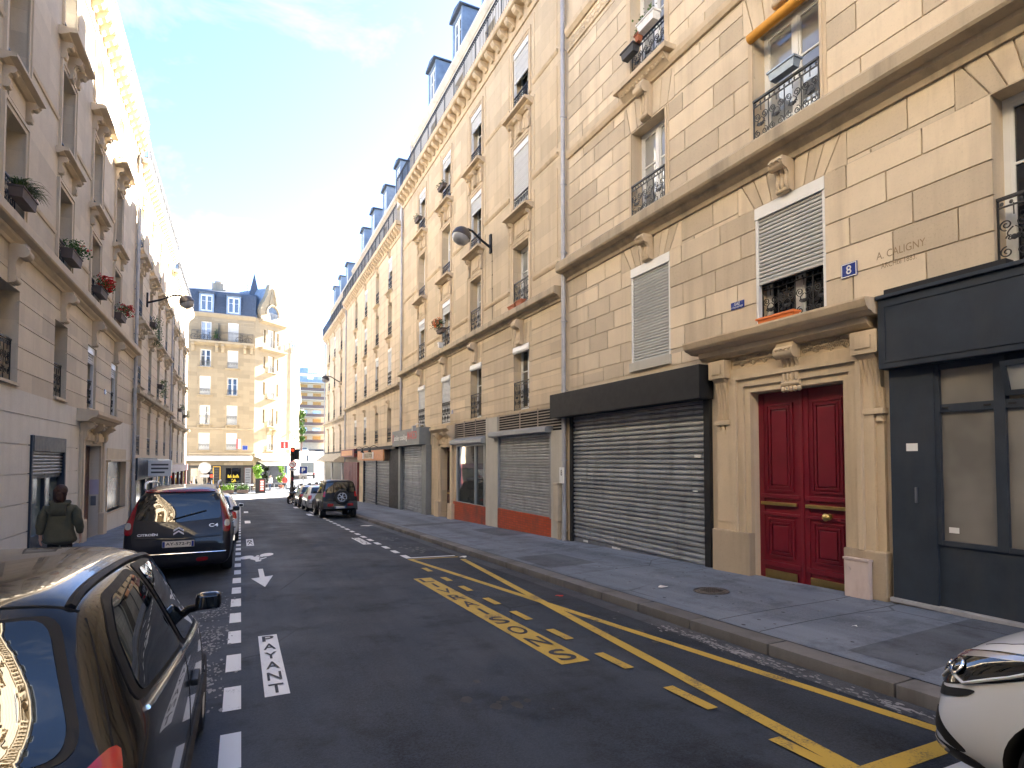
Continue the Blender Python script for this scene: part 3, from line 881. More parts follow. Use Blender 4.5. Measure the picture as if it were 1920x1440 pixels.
# carved architect's signature
mb = A.mb()
write(mb, 'A. CALIGNY', lambda u, v: (S(4.86)+u*.63, .003, 2.80+v*.105)); mb.next(); write(mb, 'ARCHte 1883.', lambda u, v: (S(4.80)+u*.46, .003, 2.66+v*.075))
mb.build('carved_signature', M['carved'], A.e, fix=False)

# --- the anthracite shop at the right
mb = A.mb(); e1 = S(-9)
s0 = S(4.66)
mb.bbox(s0-.05, e1, .0, .26, 1.22, 2.16, .012)
for k in range(2): pass
mb.box(s0+.02, e1, .26, .272, 1.30, 1.33); mb.box(s0+.02, e1, .26, .272, 2.05, 2.08); mb.box(s0+.02, s0+.05, .26, .272, 1.33, 2.05)
mb.bbox(s0-.06, e1, .0, .30, 2.163, 2.21, .008)
mb.build('shop_fascia', M['anth'], A.e)
mb = A.mb(); mb.bbox(s0, S(3.3), .02, .20, 2.213, 2.30, .01); mb.build('lamp_strip', M['black'], A.e)
mb = A.mb()
mb.box(s0, s0+.54, .0, .12, -1.82, 1.218)
mb.box(s0+.54, e1, .0, .075, -1.82, -1.06)
x = s0+.54; pan = []; k = 0
while x < e1-1:
    w = .62
    mb.box(x, x+.05, .0, .105, -1.06, 1.218)
    mb.box(x+.05, x+w, .0, .09, .60, .70); mb.box(x+.05, x+w, .0, .095, -1.06, -1.0); mb.box(x+.05, x+w, .0, .09, 1.14, 1.218)
    pan.append((x+.05, x+w)); x += w+.06; mb.box(x-.06, x, .0, .10, -1.06, 1.218)
mb.build('shop_front', M['anth'], A.e)
mb = A.mb()
for i, (a, bq) in enumerate(pan):
    mb.next(); mb.add([(a, .05, -1.0), (bq, .05, -1.0), (bq, .05, .60), (a, .05, .60)], [(0, 1, 2, 3)])
    if i != 1:
        mb.next(); mb.add([(a, .05, .70), (bq, .05, .70), (bq, .05, 1.14), (a, .05, 1.14)], [(0, 1, 2, 3)])
mb.build('shop_glass', M['frost'], A.e)
m = A.mb(); a, bq = pan[1]
def tl(x0, x1, z0, z1, mb_):   # tilted vent sash
    t = lambda z: .06+(z-.70)*.30
    mb_.prism([(t(z0), z0), (t(z0)+.04, z0), (t(z1)+.04, z1), (t(z1), z1)], x0, x1)
tl(a+.01, a+.06, .74, 1.13, m); tl(bq-.06, bq-.01, .74, 1.13, m); tl(a+.06, bq-.06, .74, .80, m); tl(a+.06, bq-.06, 1.07, 1.13, m)
v = m.build('vent_window', M['anth'], A.e)
m = A.mb(); m.add([(a+.06, .10, .8), (bq-.06, .10, .8), (bq-.06, .181, 1.07), (a+.06, .181, 1.07)], [(0, 1, 2, 3)]); m.build('pane', M['panec'], v)
mb = A.mb()
for a, bq in pan[:4]:
    for x in (a+.03, bq-.10): mb.next(); mb.bbox(x, x+.07, .09, .105, .64, .665, .004)
mb.build('window_latch', M['black'], A.e)
mb = A.mb(); mb.bbox(s0+.30, s0+.33, .12, .145, -.55, -.35, .006); mb.build('door_pull', M['steel'], A.e)
mb = A.mb(); mb.box(s0+.2, s0+.34, .1202, .1215, .12, .22); mb.next(); mb.box(pan[0][0]+.05, pan[0][0]+.16, .0505, .052, -.9, -.83); mb.build('sticker', M['whiteen'], A.e)
mb = A.mb(); mb.bbox(s0-.02, e1, .0, .12, -2.6, -1.88, .01); mb.build('stone_base', M['plinth'], A.e)
mb = A.mb(); mb.bbox(s0-.03, e1, .0, .16, -1.878, -1.822, .008); mb.build('shop_sill', M['pipe'], A.e)

# signs and boxes fixed to number 8
def plate(name, b, s, z, w, h, mat, label, cat, o=.002, texts=(), tm='whiteen', group=None, rim=None):
    e = empty(name, b.P(s, o, z), (0, 0, b.ang), label, cat, group)
    m = MB(lambda a, oo, zz: (a, -oo, zz)); m.bbox(0, w, .0, .018, 0, h, .004); m.build('sign_plate', M[mat], e)
    if rim:
        m = MB(lambda a, oo, zz: (a, -oo, zz)); r = .012
        m.box(.006, w-.006, .018, .020, .006, .006+r); m.box(.006, w-.006, .018, .020, h-.006-r, h-.006)
        m.box(.006, .006+r, .018, .020, .006+r, h-.006-r); m.box(w-.006-r, w-.006, .018, .020, .006+r, h-.006-r); m.build('rim', M[rim], e)
    for tx, u0, u1, v0, v1 in texts:
        m = MB(lambda a, oo, zz: (a, -oo, zz)); write(m, tx, lambda u, v: (w*(u0+u*(u1-u0)), .021, h*(v0+v*(v1-v0))), .01)
        m.build('lettering', M[tm], e, fix=False)
    return e
plate('number_plate', A, S(5.37), 2.68, .24, .21, 'enamel', 'blue enamel house number 8 plate left of the carved stone signature', 'house number',
      texts=[('8', .34, .66, .2, .82)], rim='whiteen')
plate('gas_plate', A, S(7.46), 2.715, .29, .13, 'enamel', 'small blue enamel plate reading GAZ left of the half closed blind', 'sign',
      texts=[('GAZ', .28, .72, .5, .9), ('A TOUS LES ETAGES', .06, .94, .14, .38)])
plate('house_number_card', A, S(13.3), -.62, .24, .43, 'whiteen', 'white card with black 8 tied to the pipe beside the black shop', 'sign', o=.19,
      texts=[('8', .3, .62, .48, .85)], tm='ink')
e = empty('meter_box', A.P(S(5.28), .19, -2.06), (0, 0, A.ang), 'scuffed white meter cabinet door set in the stone base right of the red door', 'utility box')
m = MB(lambda a, oo, zz: (a, -oo, zz)); m.bbox(0, .36, -.04, .03, 0, .66, .012); m.box(.012, .348, .03, .036, .02, .64); q = m.build('cabinet', M['meter'], e)
m = MB(lambda a, oo, zz: (a, -oo, zz)); m.lathe((.07, .034, .53), (0, 1, 0), [(0, 0), (.028, 0), (.028, .008), (0, .01)], 14); m.box(-.01, .37, -.04, .045, .662, .69); m.build('lock', M['meter'], e)
e = empty('meter_box', A.P(S(13.62), .06, -2.02), (0, 0, A.ang), 'narrow cream cast iron pipe casing between the marble pier and the black shop', 'utility box')
m = MB(lambda a, oo, zz: (a, -oo, zz)); m.bbox(0, .25, -.05, .16, .35, 1.35, .02); m.bbox(-.01, .26, -.05, .18, 1.352, 1.40, .01); m.build('cabinet', M['cream'], e)
m = MB(lambda a, oo, zz: (a, -oo, zz)); m.tube([(.1, .06, .35), (.1, .06, -.4)], .03, 8); m.tube([(.19, .06, .35), (.19, .06, -.4)], .022, 8); m.build('pipe', M['cream'], e)

# ================================================================ flower boxes
def planter(b, s, z, w, o, label, soil='box', h=.2, d=.2, tilt=0, green=0, flowers=None, nfl=0, drop=0, group=None, leaf='leafg', spread=.16, name='flower_box'):
    e = empty(name, b.P(s, o, z), (0, tilt, b.ang), label, 'planter', group)
    f = lambda a, oo, zz: (a, -oo, zz)
    m = MB(f); t = .03
    m.add([(t, .02, 0), (w-t, .02, 0), (w-t, d-.02, 0), (t, d-.02, 0), (0, 0, h), (w, 0, h), (w, d, h), (0, d, h)],
          [(0, 1, 2, 3), (0, 1, 5, 4), (1, 2, 6, 5), (2, 3, 7, 6), (3, 0, 4, 7)])
    m.bbox(-.015, w+.015, d-.012, d+.015, h-.035, h, .004); m.bbox(-.015, w+.015, -.015, .012, h-.035, h, .004)
    m.bbox(-.015, .012, .012, d-.012, h-.035, h, .004); m.bbox(w-.012, w+.015, .012, d-.012, h-.035, h, .004)
    m.build('trough', M[soil], e)
    rn = random.Random(int(s*100))
    random.seed(int(s*77)+5)
    if green:
        m = MB(f)
        for i in range(int(green*1.2) if leaf == 'leafs' else 0):      # long arching blades
            p0 = Vector((rn.uniform(.05, w-.05), d*.5+rn.gauss(0, .03), h)); a = rn.uniform(0, 2*PI); L = rn.uniform(.25, .55); u = Vector((math.cos(a), math.sin(a)*.8+.3, 0)); wd = Vector((-u.y, u.x, 0)).normalized()*.008
            q = [p0+u*L*t*.75+Vector((0, 0, L*(1.25*t-1.15*t*t))) for t in (0, .35, .7, 1)]
            m.add([q[0]+wd, q[0]-wd, q[1]+wd, q[1]-wd, q[2]+wd*.8, q[2]-wd*.8, q[3]], [(0, 1, 3, 2), (2, 3, 5, 4), (4, 5, 6)], rn.random())
        for i in range(0 if leaf == 'leafs' else int(green*4)):
            u = rn.uniform(0, w); v = rn.uniform(0, d)
            p = (u+rn.gauss(0, .04), v+rn.uniform(-.02, spread), h+rn.uniform(-drop, spread*1.1))
            m.leaf(p, rn.uniform(.03, .065))
        m.build('foliage', M[leaf], e, fix=False)
    if flowers:
        m = MB(f)
        for i in range(nfl):
            cx, cy, cz = rn.uniform(.05, w-.05), d*.5+rn.uniform(0, spread*1.2), h+rn.uniform(.02, spread*1.3)
            for k in range(11):
                m.leaf((cx+rn.gauss(0, .03), cy+rn.gauss(0, .03), cz+rn.gauss(0, .024)), .055)
        m.build('flowers', M[flowers], e, fix=False)
    return e
planter(A, S(6.27)-.43, 2.235, .70, .10, 'bright orange plastic trough on the ledge above the red door', 'orangepl', .13, .15)
planter(A, S(6.27)-.2, 6.30, .5, .0, 'empty blue grey trough hung on the second floor railing under the orange awning', 'zinc', .16, .18)
planter(A, S(9.74)+.02, 9.34, .56, .12, 'white trough with small green shoots on a high railing', 'whiteen', .2, .2, green=14, spread=.12)
planter(A, S(9.74)-.56, 9.1, .46, .12, 'dark grey trough hung askew on the high railing left of the white trough', 'grey', .18, .2, tilt=0)
planter(A, S(9.74)-.08, 9.22, .14, .16, 'small terracotta pot between the grey and white troughs', 'terra', .16, .14, green=6, spread=.08)

# ================================================================ middle house on the right
B = Bld('apartment_house', (XR, 30.8, gz(30.8)), -PI/2, 'tan stone apartment house with orange tiled shop base and wall lamp', 'house')
S = lambda y: 30.8-y
WB = [27.05, 23.35, 19.88, 16.02]
L = S(13.22)
DR = (S(23.9), S(22.65), -3, .56)
SH = (S(33)+.0, 0, 0, 0)
mb = B.mb()
f1 = [(S(y)-.55, S(y)+.55, 1.6, 3.66) for y in WB]; f2 = [(S(y)-.55, S(y)+.55, 4.86, 6.95) for y in WB]
f3 = [(S(y)-.56, S(y)+.56, 8.05, 10.25) for y in WB]; f4 = [(S(y)-.56, S(y)+.56, 11.45, 13.5) for y in WB]
wall(mb, 0, L, -3.2, 1.55, [DR, (S(30.4), S(26.0), -3.2, .75), (S(21.95), S(18.95), -1.68, .62), (S(17.75), S(14.05), -1.62, .8)], o=-.02)
wall(mb, .1, L-.1, 1.55, 4.45, f1, joints=[4.45-.47*k for k in range(1, 7)], skips=[(S(y)-.72, S(y)+.72, 3.67, 4.44) for y in WB], seed=21)
for y in WB: voussoirs(mb, S(y), 1.1, 3.68, 4.44, .66, 2, seed=int(y), sk=.71)
wall(mb, 0, .1, 1.55, 14.2); wall(mb, L-.1, L, 1.55, 14.2)
wall(mb, .1, L-.1, 4.45, 14.2, f2+f3+f4, seed=23)
mb.build('wall', M['stoneR'], B.e)
body(B, 0, L, -3.2, 17.9, 8.5)
mb = B.mb(); moulding(mb, .0, L-.25, course_prof(4.45, 4.86, .28)); mb.build('string_course', M['course'], B.e)
mb = B.mb(); modillion_cornice(mb, 0, L, 14.2, 14.65, .48, .55); mb.build('cornice', M['trimR'], B.e)
mb = B.mb()
for y in WB:
    c = S(y)
    mb.next(); console(mb, c, 3.66, 4.46, .26, .24, 0); mb.next()
    for (a, q, z0, z1) in (f2[0][:0]+((0, 0, 4.87, 6.95),)+((0, 0, 8.1, 10.25),)+((0, 0, 11.5, 13.5),)):
        surround(mb, c, z0, z1, 1.1 if z0 < 7 else 1.12, .15, .05)
    for z0, z1 in ((7.12, 7.78), (10.42, 11.05)):
        for sg in (-1, 1):
            mb.box(c+sg*.62-.07, c+sg*.62+.07, .03, .09, z0, z1)
            console(mb, c+sg*.62, z1-.36, z1+.02, .13, .16, 0)
        mb.box(c-.40, c+.40, -.01, .025, z0+.1, z1-.12); mb.box(c-.33, c+.33, .025, .045, z0+.16, z1-.18)
    console(mb, c, 10.5, 11.1, .22, .2, 2)
    sill_hood(mb, c, 7.80, 1.66, .30, .18); sill_hood(mb, c, 11.08, 1.66, .32, .2)
edges = [0]+[v for y in WB for v in (S(y)-.72, S(y)+.72)]+[L-.3]
for i in range(0, len(edges), 2):
    a, q = edges[i]+.12, edges[i+1]-.12
    if q-a < .3: continue
    mb.next()
    for z in (5.6, 8.75, 11.75):
        moulding(mb, a, q, [(-.01, z-.12), (.025, z-.1), (.06, z-.03), (.065, z), (-.01, z+.02)])
    for z0, z1 in ((5.75, 8.3), (8.9, 11.3), (11.9, 13.9)):
        mb.box(a+.06, a+.09, -.01, .018, z0, z1); mb.box(q-.09, q-.06, -.01, .018, z0, z1)
mb.build('window_surround', M['trimR'], B.e)
rb = random.Random(17)
cfg = {(0, 0): ('panec', .9, 'shutW'), (1, 0): ('panec', 1.0, 'shutW'), (2, 0): ('panes', .0, None), (3, 0): ('panes', 0, None),
       (0, 1): ('panes', .12, 'shutW'), (1, 1): ('panec', .14, 'shutW'), (2, 1): ('panec', 0, None), (3, 1): ('panec', 0, None),
       (0, 2): ('panec', .0, 'shutW'), (1, 2): ('panec', 0, None), (2, 2): ('panes', .22, 'shutW'), (3, 2): ('panec', .93, 'shutW'),
       (0, 3): ('panec', .12, 'shutW'), (1, 3): ('paned', .14, 'shutW'), (2, 3): ('paned', .22, 'shutW'), (3, 3): ('paned', .42, 'shutW')}
for j, fl in enumerate((f1, f2, f3, f4)):
    for i, hh in enumerate(fl):
        p, sh, sm = cfg[(i, j)]
        window(B, S(WB[i]), hh[2], hh[3], hh[1]-hh[0], pane=p, shut=sh, shutmat='shutW', rail='scroll' if j < 2 else 'bars', rh=.92 if j < 2 else .55, rail_o=-.02, shd=.05)
# small hoods of roller blinds on the first floor
mb = B.mb()
for y in WB[:]: mb.prism([(-.22, 3.5), (.02, 3.44), (.05, 3.5), (.03, 3.655), (-.22, 3.655)], S(y)-.545, S(y)+.545); mb.next()
mb.build('blind_casing', M['white'], B.e)
# attic storey, balcony and mansard
mb = B.mb(); wall(mb, 0, L, 14.66, 18.0, [(S(y)-.5, S(y)+.5, 14.8, 17.1) for y in WB], o=-.55); moulding(mb, 0, L, [(-.56, 17.75), (-.5, 17.75), (-.33, 17.9), (-.33, 18.03), (-.56, 18.05)])
mb.box(0, L, -.56, -.3, 14.58, 14.66)
mb.build('attic_wall', M['attic'], B.e)
for y in WB: window(B, S(y), 14.8, 17.1, 1.0, depth=.75, rail=None)
balcony(B, .05, L-.05, 14.66, .40, 1.0)
mansard(B, 0, L, 18.06, 20.2, -.5, -1.7)
for y in WB: dormer(B, S(y), 18.1, -.46, 1.05, 1.9, 1.3)
mb = B.mb()
for s in (.1, L-.4): mb.next(); mb.bbox(s, s+.5, -4.5, -2.4, 19.0, 21.4, .02)
mb.build('chimney', M['attic'], B.e)
downpipe(B, .08, 1.6, 14.1, o=.10, r=.06)
# louvred bands, marble piers, tiles
mb = B.mb()
mb.box(S(22.2), S(18.75), -.02, .0, .9, 1.5); mb.next(); mb.box(S(17.75), S(13.3), -.02, .0, .85, 1.5); mb.mi = 0
mb.build('vent_recess', M['gap'], B.e)
mb = B.mb()
for a, q in ((S(22.15), S(18.82)), (S(17.72), S(13.28))):
    mb.next(); n = 8
    for k in range(n):
        z = .9+k*.082
        mb.prism([(.0, z+.02), (.035, z), (.04, z+.012), (.005, z+.034)], a, q)
    for s in (a, (a+q)/2-.6, (a+q)/2+.6, q-.02): mb.box(s, s+.02, .0, .03, .87, 1.55)
mb.build('louvre', M['grille'], B.e)
mb = B.mb(); mb.bbox(S(18.78), S(17.76), -.01, .06, -2.9, 1.5, .008); mb.next(); mb.bbox(S(14.02), S(13.42), -.01, .06, -2.9, .84, .008); mb.build('marble_pier', M['marble'], B.e)
mb = B.mb(); mb.box(S(13.42), S(13.24), -.01, .03, -2.9, .84); mb.build('stone_base', M['plinth'], B.e)
mb = B.mb(); mb.box(S(22.25), S(18.79), -.01, .045, -2.52, -1.68); mb.next(); mb.box(S(17.75), S(14.03), -.01, .045, -2.4, -1.63); mb.build('tiled_panel', M['tile'], B.e)
mb = B.mb(); mb.box(S(22.3), S(14.03), -.01, .035, -3.0, -2.521); mb.build('stone_base', M['plinth'], B.e)
mb = B.mb(); mb.prism([(-.01, .62), (.2, .62), (.24, .66), (.24, .78), (-.01, .9)], S(22.2), S(18.82)); 
mb.build('shutter_box', M['alu'], B.e)
mb = B.mb(); mb.prism([(-.01, .79), (.24, .79), (.27, .82), (.27, .93), (.2, .97), (-.01, .97)], S(18.1), S(14.0)); mb.build('shutter_box', M['alu'], B.e)
shop_shutter(B, S(17.72), S(14.1), -1.6, .79, -.03, 'shutA', .085, seed=5)
mb = B.mb(); mb.box(S(17.77), S(17.70), -.05, .05, -1.66, .79); mb.next(); mb.box(S(14.10), S(14.02), -.05, .062, -1.66, .79); mb.next(); mb.box(S(17.70), S(14.10), -.05, .03, -1.68, -1.6); mb.build('shutter_guide', M['alu'], B.e)
mb = B.mb()
for a, q in ((S(21.95), S(21.85)), (S(19.95), S(19.86)), (S(19.05), S(18.95))): mb.box(a, q, -.06, .03, -1.67, .55)
mb.box(S(21.95), S(18.95), -.06, .032, .55, .62); mb.box(S(21.95), S(18.95), -.06, .034, -1.75, -1.67)
w_ = mb.build('shop_window', M['alu'], B.e)
mb = B.mb(); mb.add([(S(21.9), -.03, -1.68), (S(19), -.03, -1.68), (S(19), -.03, .56), (S(21.9), -.03, .56)], [(0, 1, 2, 3)]); mb.build('pane', M['shopg'], w_)
# door with stone portal
mb = B.mb()
for t0, t1, o in ((0, .14, .06), (.14, .32, .10)):
    for sg, e0 in ((-1, S(23.9)), (1, S(22.65))):
        a, q = e0+sg*t0, e0+sg*t1; mb.box(min(a, q), max(a, q), -.02, o, -1.8, .58+t1)
    mb.box(S(23.9)-t0, S(22.65)+t0, -.02, o, .58+t0, .58+t1)
for sg, e0 in ((-1, S(23.9)), (1, S(22.65))):
    a, q = e0, e0+sg*.55; mb.bbox(min(a, q), max(a, q), -.02, .18, -3.0, -1.8, .03)
console(mb, (S(23.9)+S(22.65))/2, .75, 1.22, .3, .24, 3)
for cc in (S(24.1), S(22.42)): console(mb, cc, .62, 1.22, .22, .26, 2)
moulding(mb, S(24.7), S(22.3), [(-.02, 1.22), (.2, 1.22), (.3, 1.3), (.34, 1.34), (.34, 1.44), (-.02, 1.5)])
mb.build('portal', M['trimR'], B.e)
m = B.mb(); o = -.26
m.box(S(23.9), S(22.65), o-.04, o, -2.75, .58)
for k in range(2):
    a = S(23.9)+.06+k*.6
    m.bbox(a, a+.52, o, o+.03, -2.45, -1.55, .01); m.box(a+.06, a+.08, o, o+.04, -1.3, .4)
m.bbox(S(23.28)-.03, S(23.28)+.03, o, o+.05, -2.7, .56, .01)
dr = m.build('door', M['brownwood'], B.e)
m = B.mb()
for k in range(2):
    a = S(23.9)+.08+k*.6
    m.add([(a, o+.006, -1.3), (a+.48, o+.006, -1.3), (a+.48, o+.006, .4), (a, o+.006, .4)], [(0, 1, 2, 3)])
m.build('pane', M['paned'], dr)
m = B.mb(); m.bbox(S(23.8), S(22.8), o+.03, o+.05, -1.48, -1.40, .005); m.build('push_bar', M['brass'], dr)
m = B.mb(); m.box(S(22.70), S(22.66), -.18, -.12, -1.0, -.5); m.build('notice', M['whiteen'], B.e)
# grey shop: fascia box, shutter, lettering
mb = B.mb(); mb.bbox(S(30.75), S(25.55), .0, .55, .74, 1.55, .015); mb.bbox(S(26.15), S(25.45), -.02, .25, -3.0, .738, .01); mb.box(S(30.75), S(30.35), -.02, .2, -3.1, .738)
mb.build('shop_front', M['greyshop'], B.e)
shop_shutter(B, S(30.35), S(26.15), -2.75, .74, .02, 'shutG', .12, seed=7)
mb = B.mb(); write(mb, 'atelier cooking', lambda u, v: (S(30.3)+u*2.6, .556, .95+v*.36), .01); mb.build('fascia_lettering', M['whiteen'], B.e, fix=False)
mb = B.mb(); write(mb, 'MAKEO', lambda u, v: (S(27.6)+u*1.65, .556, 1.02+v*.40), .02); write(mb, "l'", lambda u, v: (S(30.58)+u*.22, .556, .95+v*.42), .02); mb.build('fascia_lettering', M['redpaint'], B.e, fix=False)
e = empty('spotlight', B.P(S(25.6), .25, 1.56), (0, 0, B.ang), 'small white floodlight bracketed over the end of the grey shop sign', 'light')
m = MB(); m.tube([(0, 0, 0), (0, 0, .12), (0, -.4, .14), (0, -.5, .05)], .02, 6); m.build('arm', M['whiteen'], e)
m = MB(); m.bbox(-.12, .12, -.62, -.46, -.2, .04, .015); m.build('lamp_head', M['alu'], e)
mb = B.mb(); pts = [(S(18.32), .012, 7.4), (S(18.33), .012, 6.2), (S(18.30), .012, 5.4), (S(18.31), .012, 4.9)]; mb.tube(pts, .008, 5)
for z in (7.1, 6.6, 6.1, 5.6): mb.box(S(18.35), S(18.29), -.005, .02, z, z+.02)
mb.build('cable', M['black'], B.e)
# small number plate
plate('number_plate', B, S(22.62), 1.95, .2, .16, 'enamel', 'tiny blue house number plate right of the closed white blind over the brown door', 'house number', texts=[('10', .2, .8, .2, .8)], rim='whiteen')
# flower boxes of the middle house
planter(B, S(16.02)-.62, 4.89, .48, .05, 'terracotta trough on the ledge, left of a pair under a tall window', 'terra', .13, .14)
planter(B, S(16.02)-.05, 4.89, .46, .05, 'terracotta trough on the ledge, right of a pair under a tall window', 'terra', .15, .15)
planter(B, S(23.35)-.42, 5.55, .80, .12, 'planter of orange flowers hung on a railing beside a white pot', 'box', .16, .2, green=150, flowers='orfl', nfl=22, spread=.32, leaf='leafd')
planter(B, S(23.35)-.3, 4.93, .2, .10, 'round white pot at the foot of the flowered railing', 'whiteen', .22, .2, name='flower_pot')
planter(B, S(23.35)-.4, 11.9, .7, .1, 'brown window box on a fourth floor railing, nearer of the two', 'box', .16, .2, green=30, leaf='leafd', spread=.1)
planter(B, S(27.05)-.4, 11.9, .7, .1, 'brown window box on a fourth floor railing, farther of the two', 'box', .16, .2, green=26, leaf='leafd', spread=.1)

# ================================================================ simpler houses
def house(b, L, zlo, floors, ws, zc, course, stone_, trim_, dorm, attic=True, o_c=.42, rows=.47, hoods=(), zr=None, rail='scroll', shutp=.4, seed=1, backd=8, rus=True, hw=.5, gz0=None, pipe=True, cons=True, rh=.85):
    """regular street house: floors = [(z0, z1)], ws = window centres in s"""
    rn = random.Random(seed)
    mb = b.mb()
    holes = [(c-hw, c+hw, z0, z1) for z0, z1 in floors for c in ws]
    js = None
    if rus:
        js = []; z = zc-.1
        while z > zlo+.2: js.append(z); z -= rows
    base = gz0 if gz0 is not None else floors[0][0]-.3
    wall(mb, 0, L, zlo, base, [], o=-.02)
    wall(mb, 0, L, base, zc-.02, holes, joints=js, seed=seed)
    mb.build('wall', M[stone_], b.e)
    body(b, 0, L, zlo, zc+(3.2 if attic else .3), backd)
    if course:
        mb = b.mb(); moulding(mb, 0, L, course_prof(course[0], course[1], .26)); mb.build('string_course', M['course'], b.e)
    mb = b.mb(); modillion_cornice(mb, 0, L, zc, zc+.5, o_c, .5, .2); mb.build('cornice', M[trim_], b.e)
    mb = b.mb()
    for k, (z0, z1) in enumerate(floors):
        for c in ws:
            mb.next()
            if cons: console(mb, c, z1+.02, z1+.5, .22, .18, 0)
            mb.next()
            if k in hoods:
                for sg in (-1, 1): console(mb, c+sg*.6, z1+.08, z1+.46, .14, .2, 0)
                sill_hood(mb, c, z1+.47, 1.7, .32, .2)
            mb.next()
            if k > 0:
                sill_hood(mb, c, z0-.14, 1.4, .16, .12)
            if not rus: surround(mb, c, z0, z1, hw*2, .13, .045)
    mb.build('window_surround', M[trim_], b.e)
    for k, (z0, z1) in enumerate(floors):
        for c in ws:
            r = rn.random()
            window(b, c, z0, z1, hw*2, pane=rn.choice(['panes', 'panec', 'paned', 'panes']), shut=(rn.choice([.15, .3, .95, .15]) if r < shutp else 0), rail=rail, rh=rh, rail_o=-.03)
    ztop = zc+.5
    if attic:
        mb = b.mb(); wall(mb, 0, L, ztop, ztop+2.9, [(c-.45, c+.45, ztop+.1, ztop+2.2) for c in ws], o=-.5); mb.box(0, L, -.51, -.2, ztop-.06, ztop+.002); moulding(mb, 0, L, [(-.51, ztop+2.65), (-.45, ztop+2.65), (-.3, ztop+2.8), (-.3, ztop+2.9), (-.51, ztop+2.91)]); mb.build('attic_wall', M['attic'], b.e)
        for c in ws: window(b, c, ztop+.1, ztop+2.2, .9, depth=.7, rail=None)
        balcony(b, .04, L-.04, ztop, o_c-.06, .95)
        ztop += 2.92
        zo = -.46
    else:
        zo = -.12
        balcony(b, .04, L-.04, ztop, o_c-.06, .8)
    mansard(b, 0, L, ztop, ztop+(zr or 2.4), zo, zo-1.3)
    for c in (dorm if dorm else ws): dormer(b, c, ztop+.1, zo+.02, 1.0, 1.75, 1.2)
    if pipe: downpipe(b, .07, zlo+.5, zc-.1, o=.1)
    mb = b.mb()
    for s in (.15, L-.6): mb.next(); mb.bbox(s, s+.45, -4.2, -2.2, ztop+1.2, ztop+3.6, .02)
    mb.build('chimney', M['attic'], b.e)

C = Bld('apartment_house', (XR, 49.3, gz(49.3)), -PI/2, 'third stone house on the right side, behind the orange signboard and red boards', 'house')
S = lambda y: 49.3-y
house(C, 18.48, -3.9, [(1.1, 3.1), (4.48, 6.75), (7.5, 9.5), (10.25, 12.3)], [S(y) for y in (45., 41.2, 37.4, 33.85)], 12.9, (4.0, 4.36), 'stoneRb', 'trimR', None, seed=31)
mb = C.mb()
mb.bbox(S(42.2), S(30.85), .0, .35, .64, .84, .01); mb.box(S(33.2), S(31.0), -.02, .12, -3.4, .638); mb.box(S(41.2), S(40.9), -.02, .1, -3.5, .638); mb.build('shop_front', M['black'], C.e)
mb = C.mb(); mb.box(S(42.6), S(41.25), -.02, .10, -3.6, .9); mb.build('stone_base', M['stoneR'], C.e)
for a, q, sd in ((40.9, 37.1, 3), (36.9, 33.2, 4)): shop_shutter(C, S(a), S(q), -3.2, .0, .03, 'shutD', .17, seed=sd)
mb = C.mb(); mb.box(S(40.9), S(33.2), -.02, .12, -3.6, -3.2); mb.box(S(37.1), S(36.9), -.02, .09, -3.2, .0); mb.build('shop_plinth', M['anth'], C.e)
sb = empty('sign_board', C.P(S(41.6), .36, -.02), (0, 0, C.ang), 'orange wooden signboard with black lettering over the dark shutters', 'sign')
f = lambda a, oo, zz: (a, -oo, zz)
m = MB(f); m.bbox(0, 8.2, .0, .08, 0, .66, .01); m.build('board', M['orange'], sb)
m = MB(f); m.bbox(2.6, 5.3, .081, .095, .12, .55, .01); m.build('lettering_panel', M['creamaw'], sb)
m = MB(f); write(m, "BULLE D'OR", lambda u, v: (2.75+u*2.4, .097, .2+v*.26), .02); m.build('lettering', M['ink'], sb, fix=False)
m = MB(f)
for x in (2.35, 5.5): m.lathe((x, .1, .1), (0, 0, 1), [(0, 0), (.07, .02), (.07, .4), (.03, .46), (0, .47)], 8)
m.build('bottle_emblem', M['whiteen'], sb)
for i, x in enumerate((1.6, 3.9, 6.3)):
    e = empty('sign_lamp', C.P(S(41.6)+x, .3, .8), (0, 0, C.ang), ['black swan neck lamp over the left end of the orange signboard', 'black swan neck lamp over the middle of the orange signboard', 'black swan neck lamp over the right end of the orange signboard'][i], 'lamp', 'lamps over the orange signboard')
    m = MB(); m.tube([(0, 0, 0), (0, -.3, .12), (0, -.5, .02), (0, -.55, -.12)], .018, 6); m.build('arm', M['black'], e)
    m = MB(); m.lathe((0, -.55, -.3), (0, .2, 1), [(.13, 0), (.06, .12), (.02, .2)], 10); m.build('lamp_shade', M['black'], e)
mb = C.mb(); mb.box(S(49.2), S(43.2), -.02, .16, -3.9, -.15)
for k in range(9): mb.box(S(49.1)+k*.66, S(49.1)+k*.66+.05, .16, .18, -3.9, -.15)
mb.build('red_shop_boards', M['redwood'], C.e)
mb = C.mb(); mb.bbox(S(49.2), S(43.0), .0, .45, .25, .85, .01); mb.build('shop_fascia', M['redwood'], C.e)
mb = C.mb(); mb.bbox(S(48.6), S(43.6), .45, .47, .36, .76, .01); mb.build('fascia_panel', M['orange'], C.e)

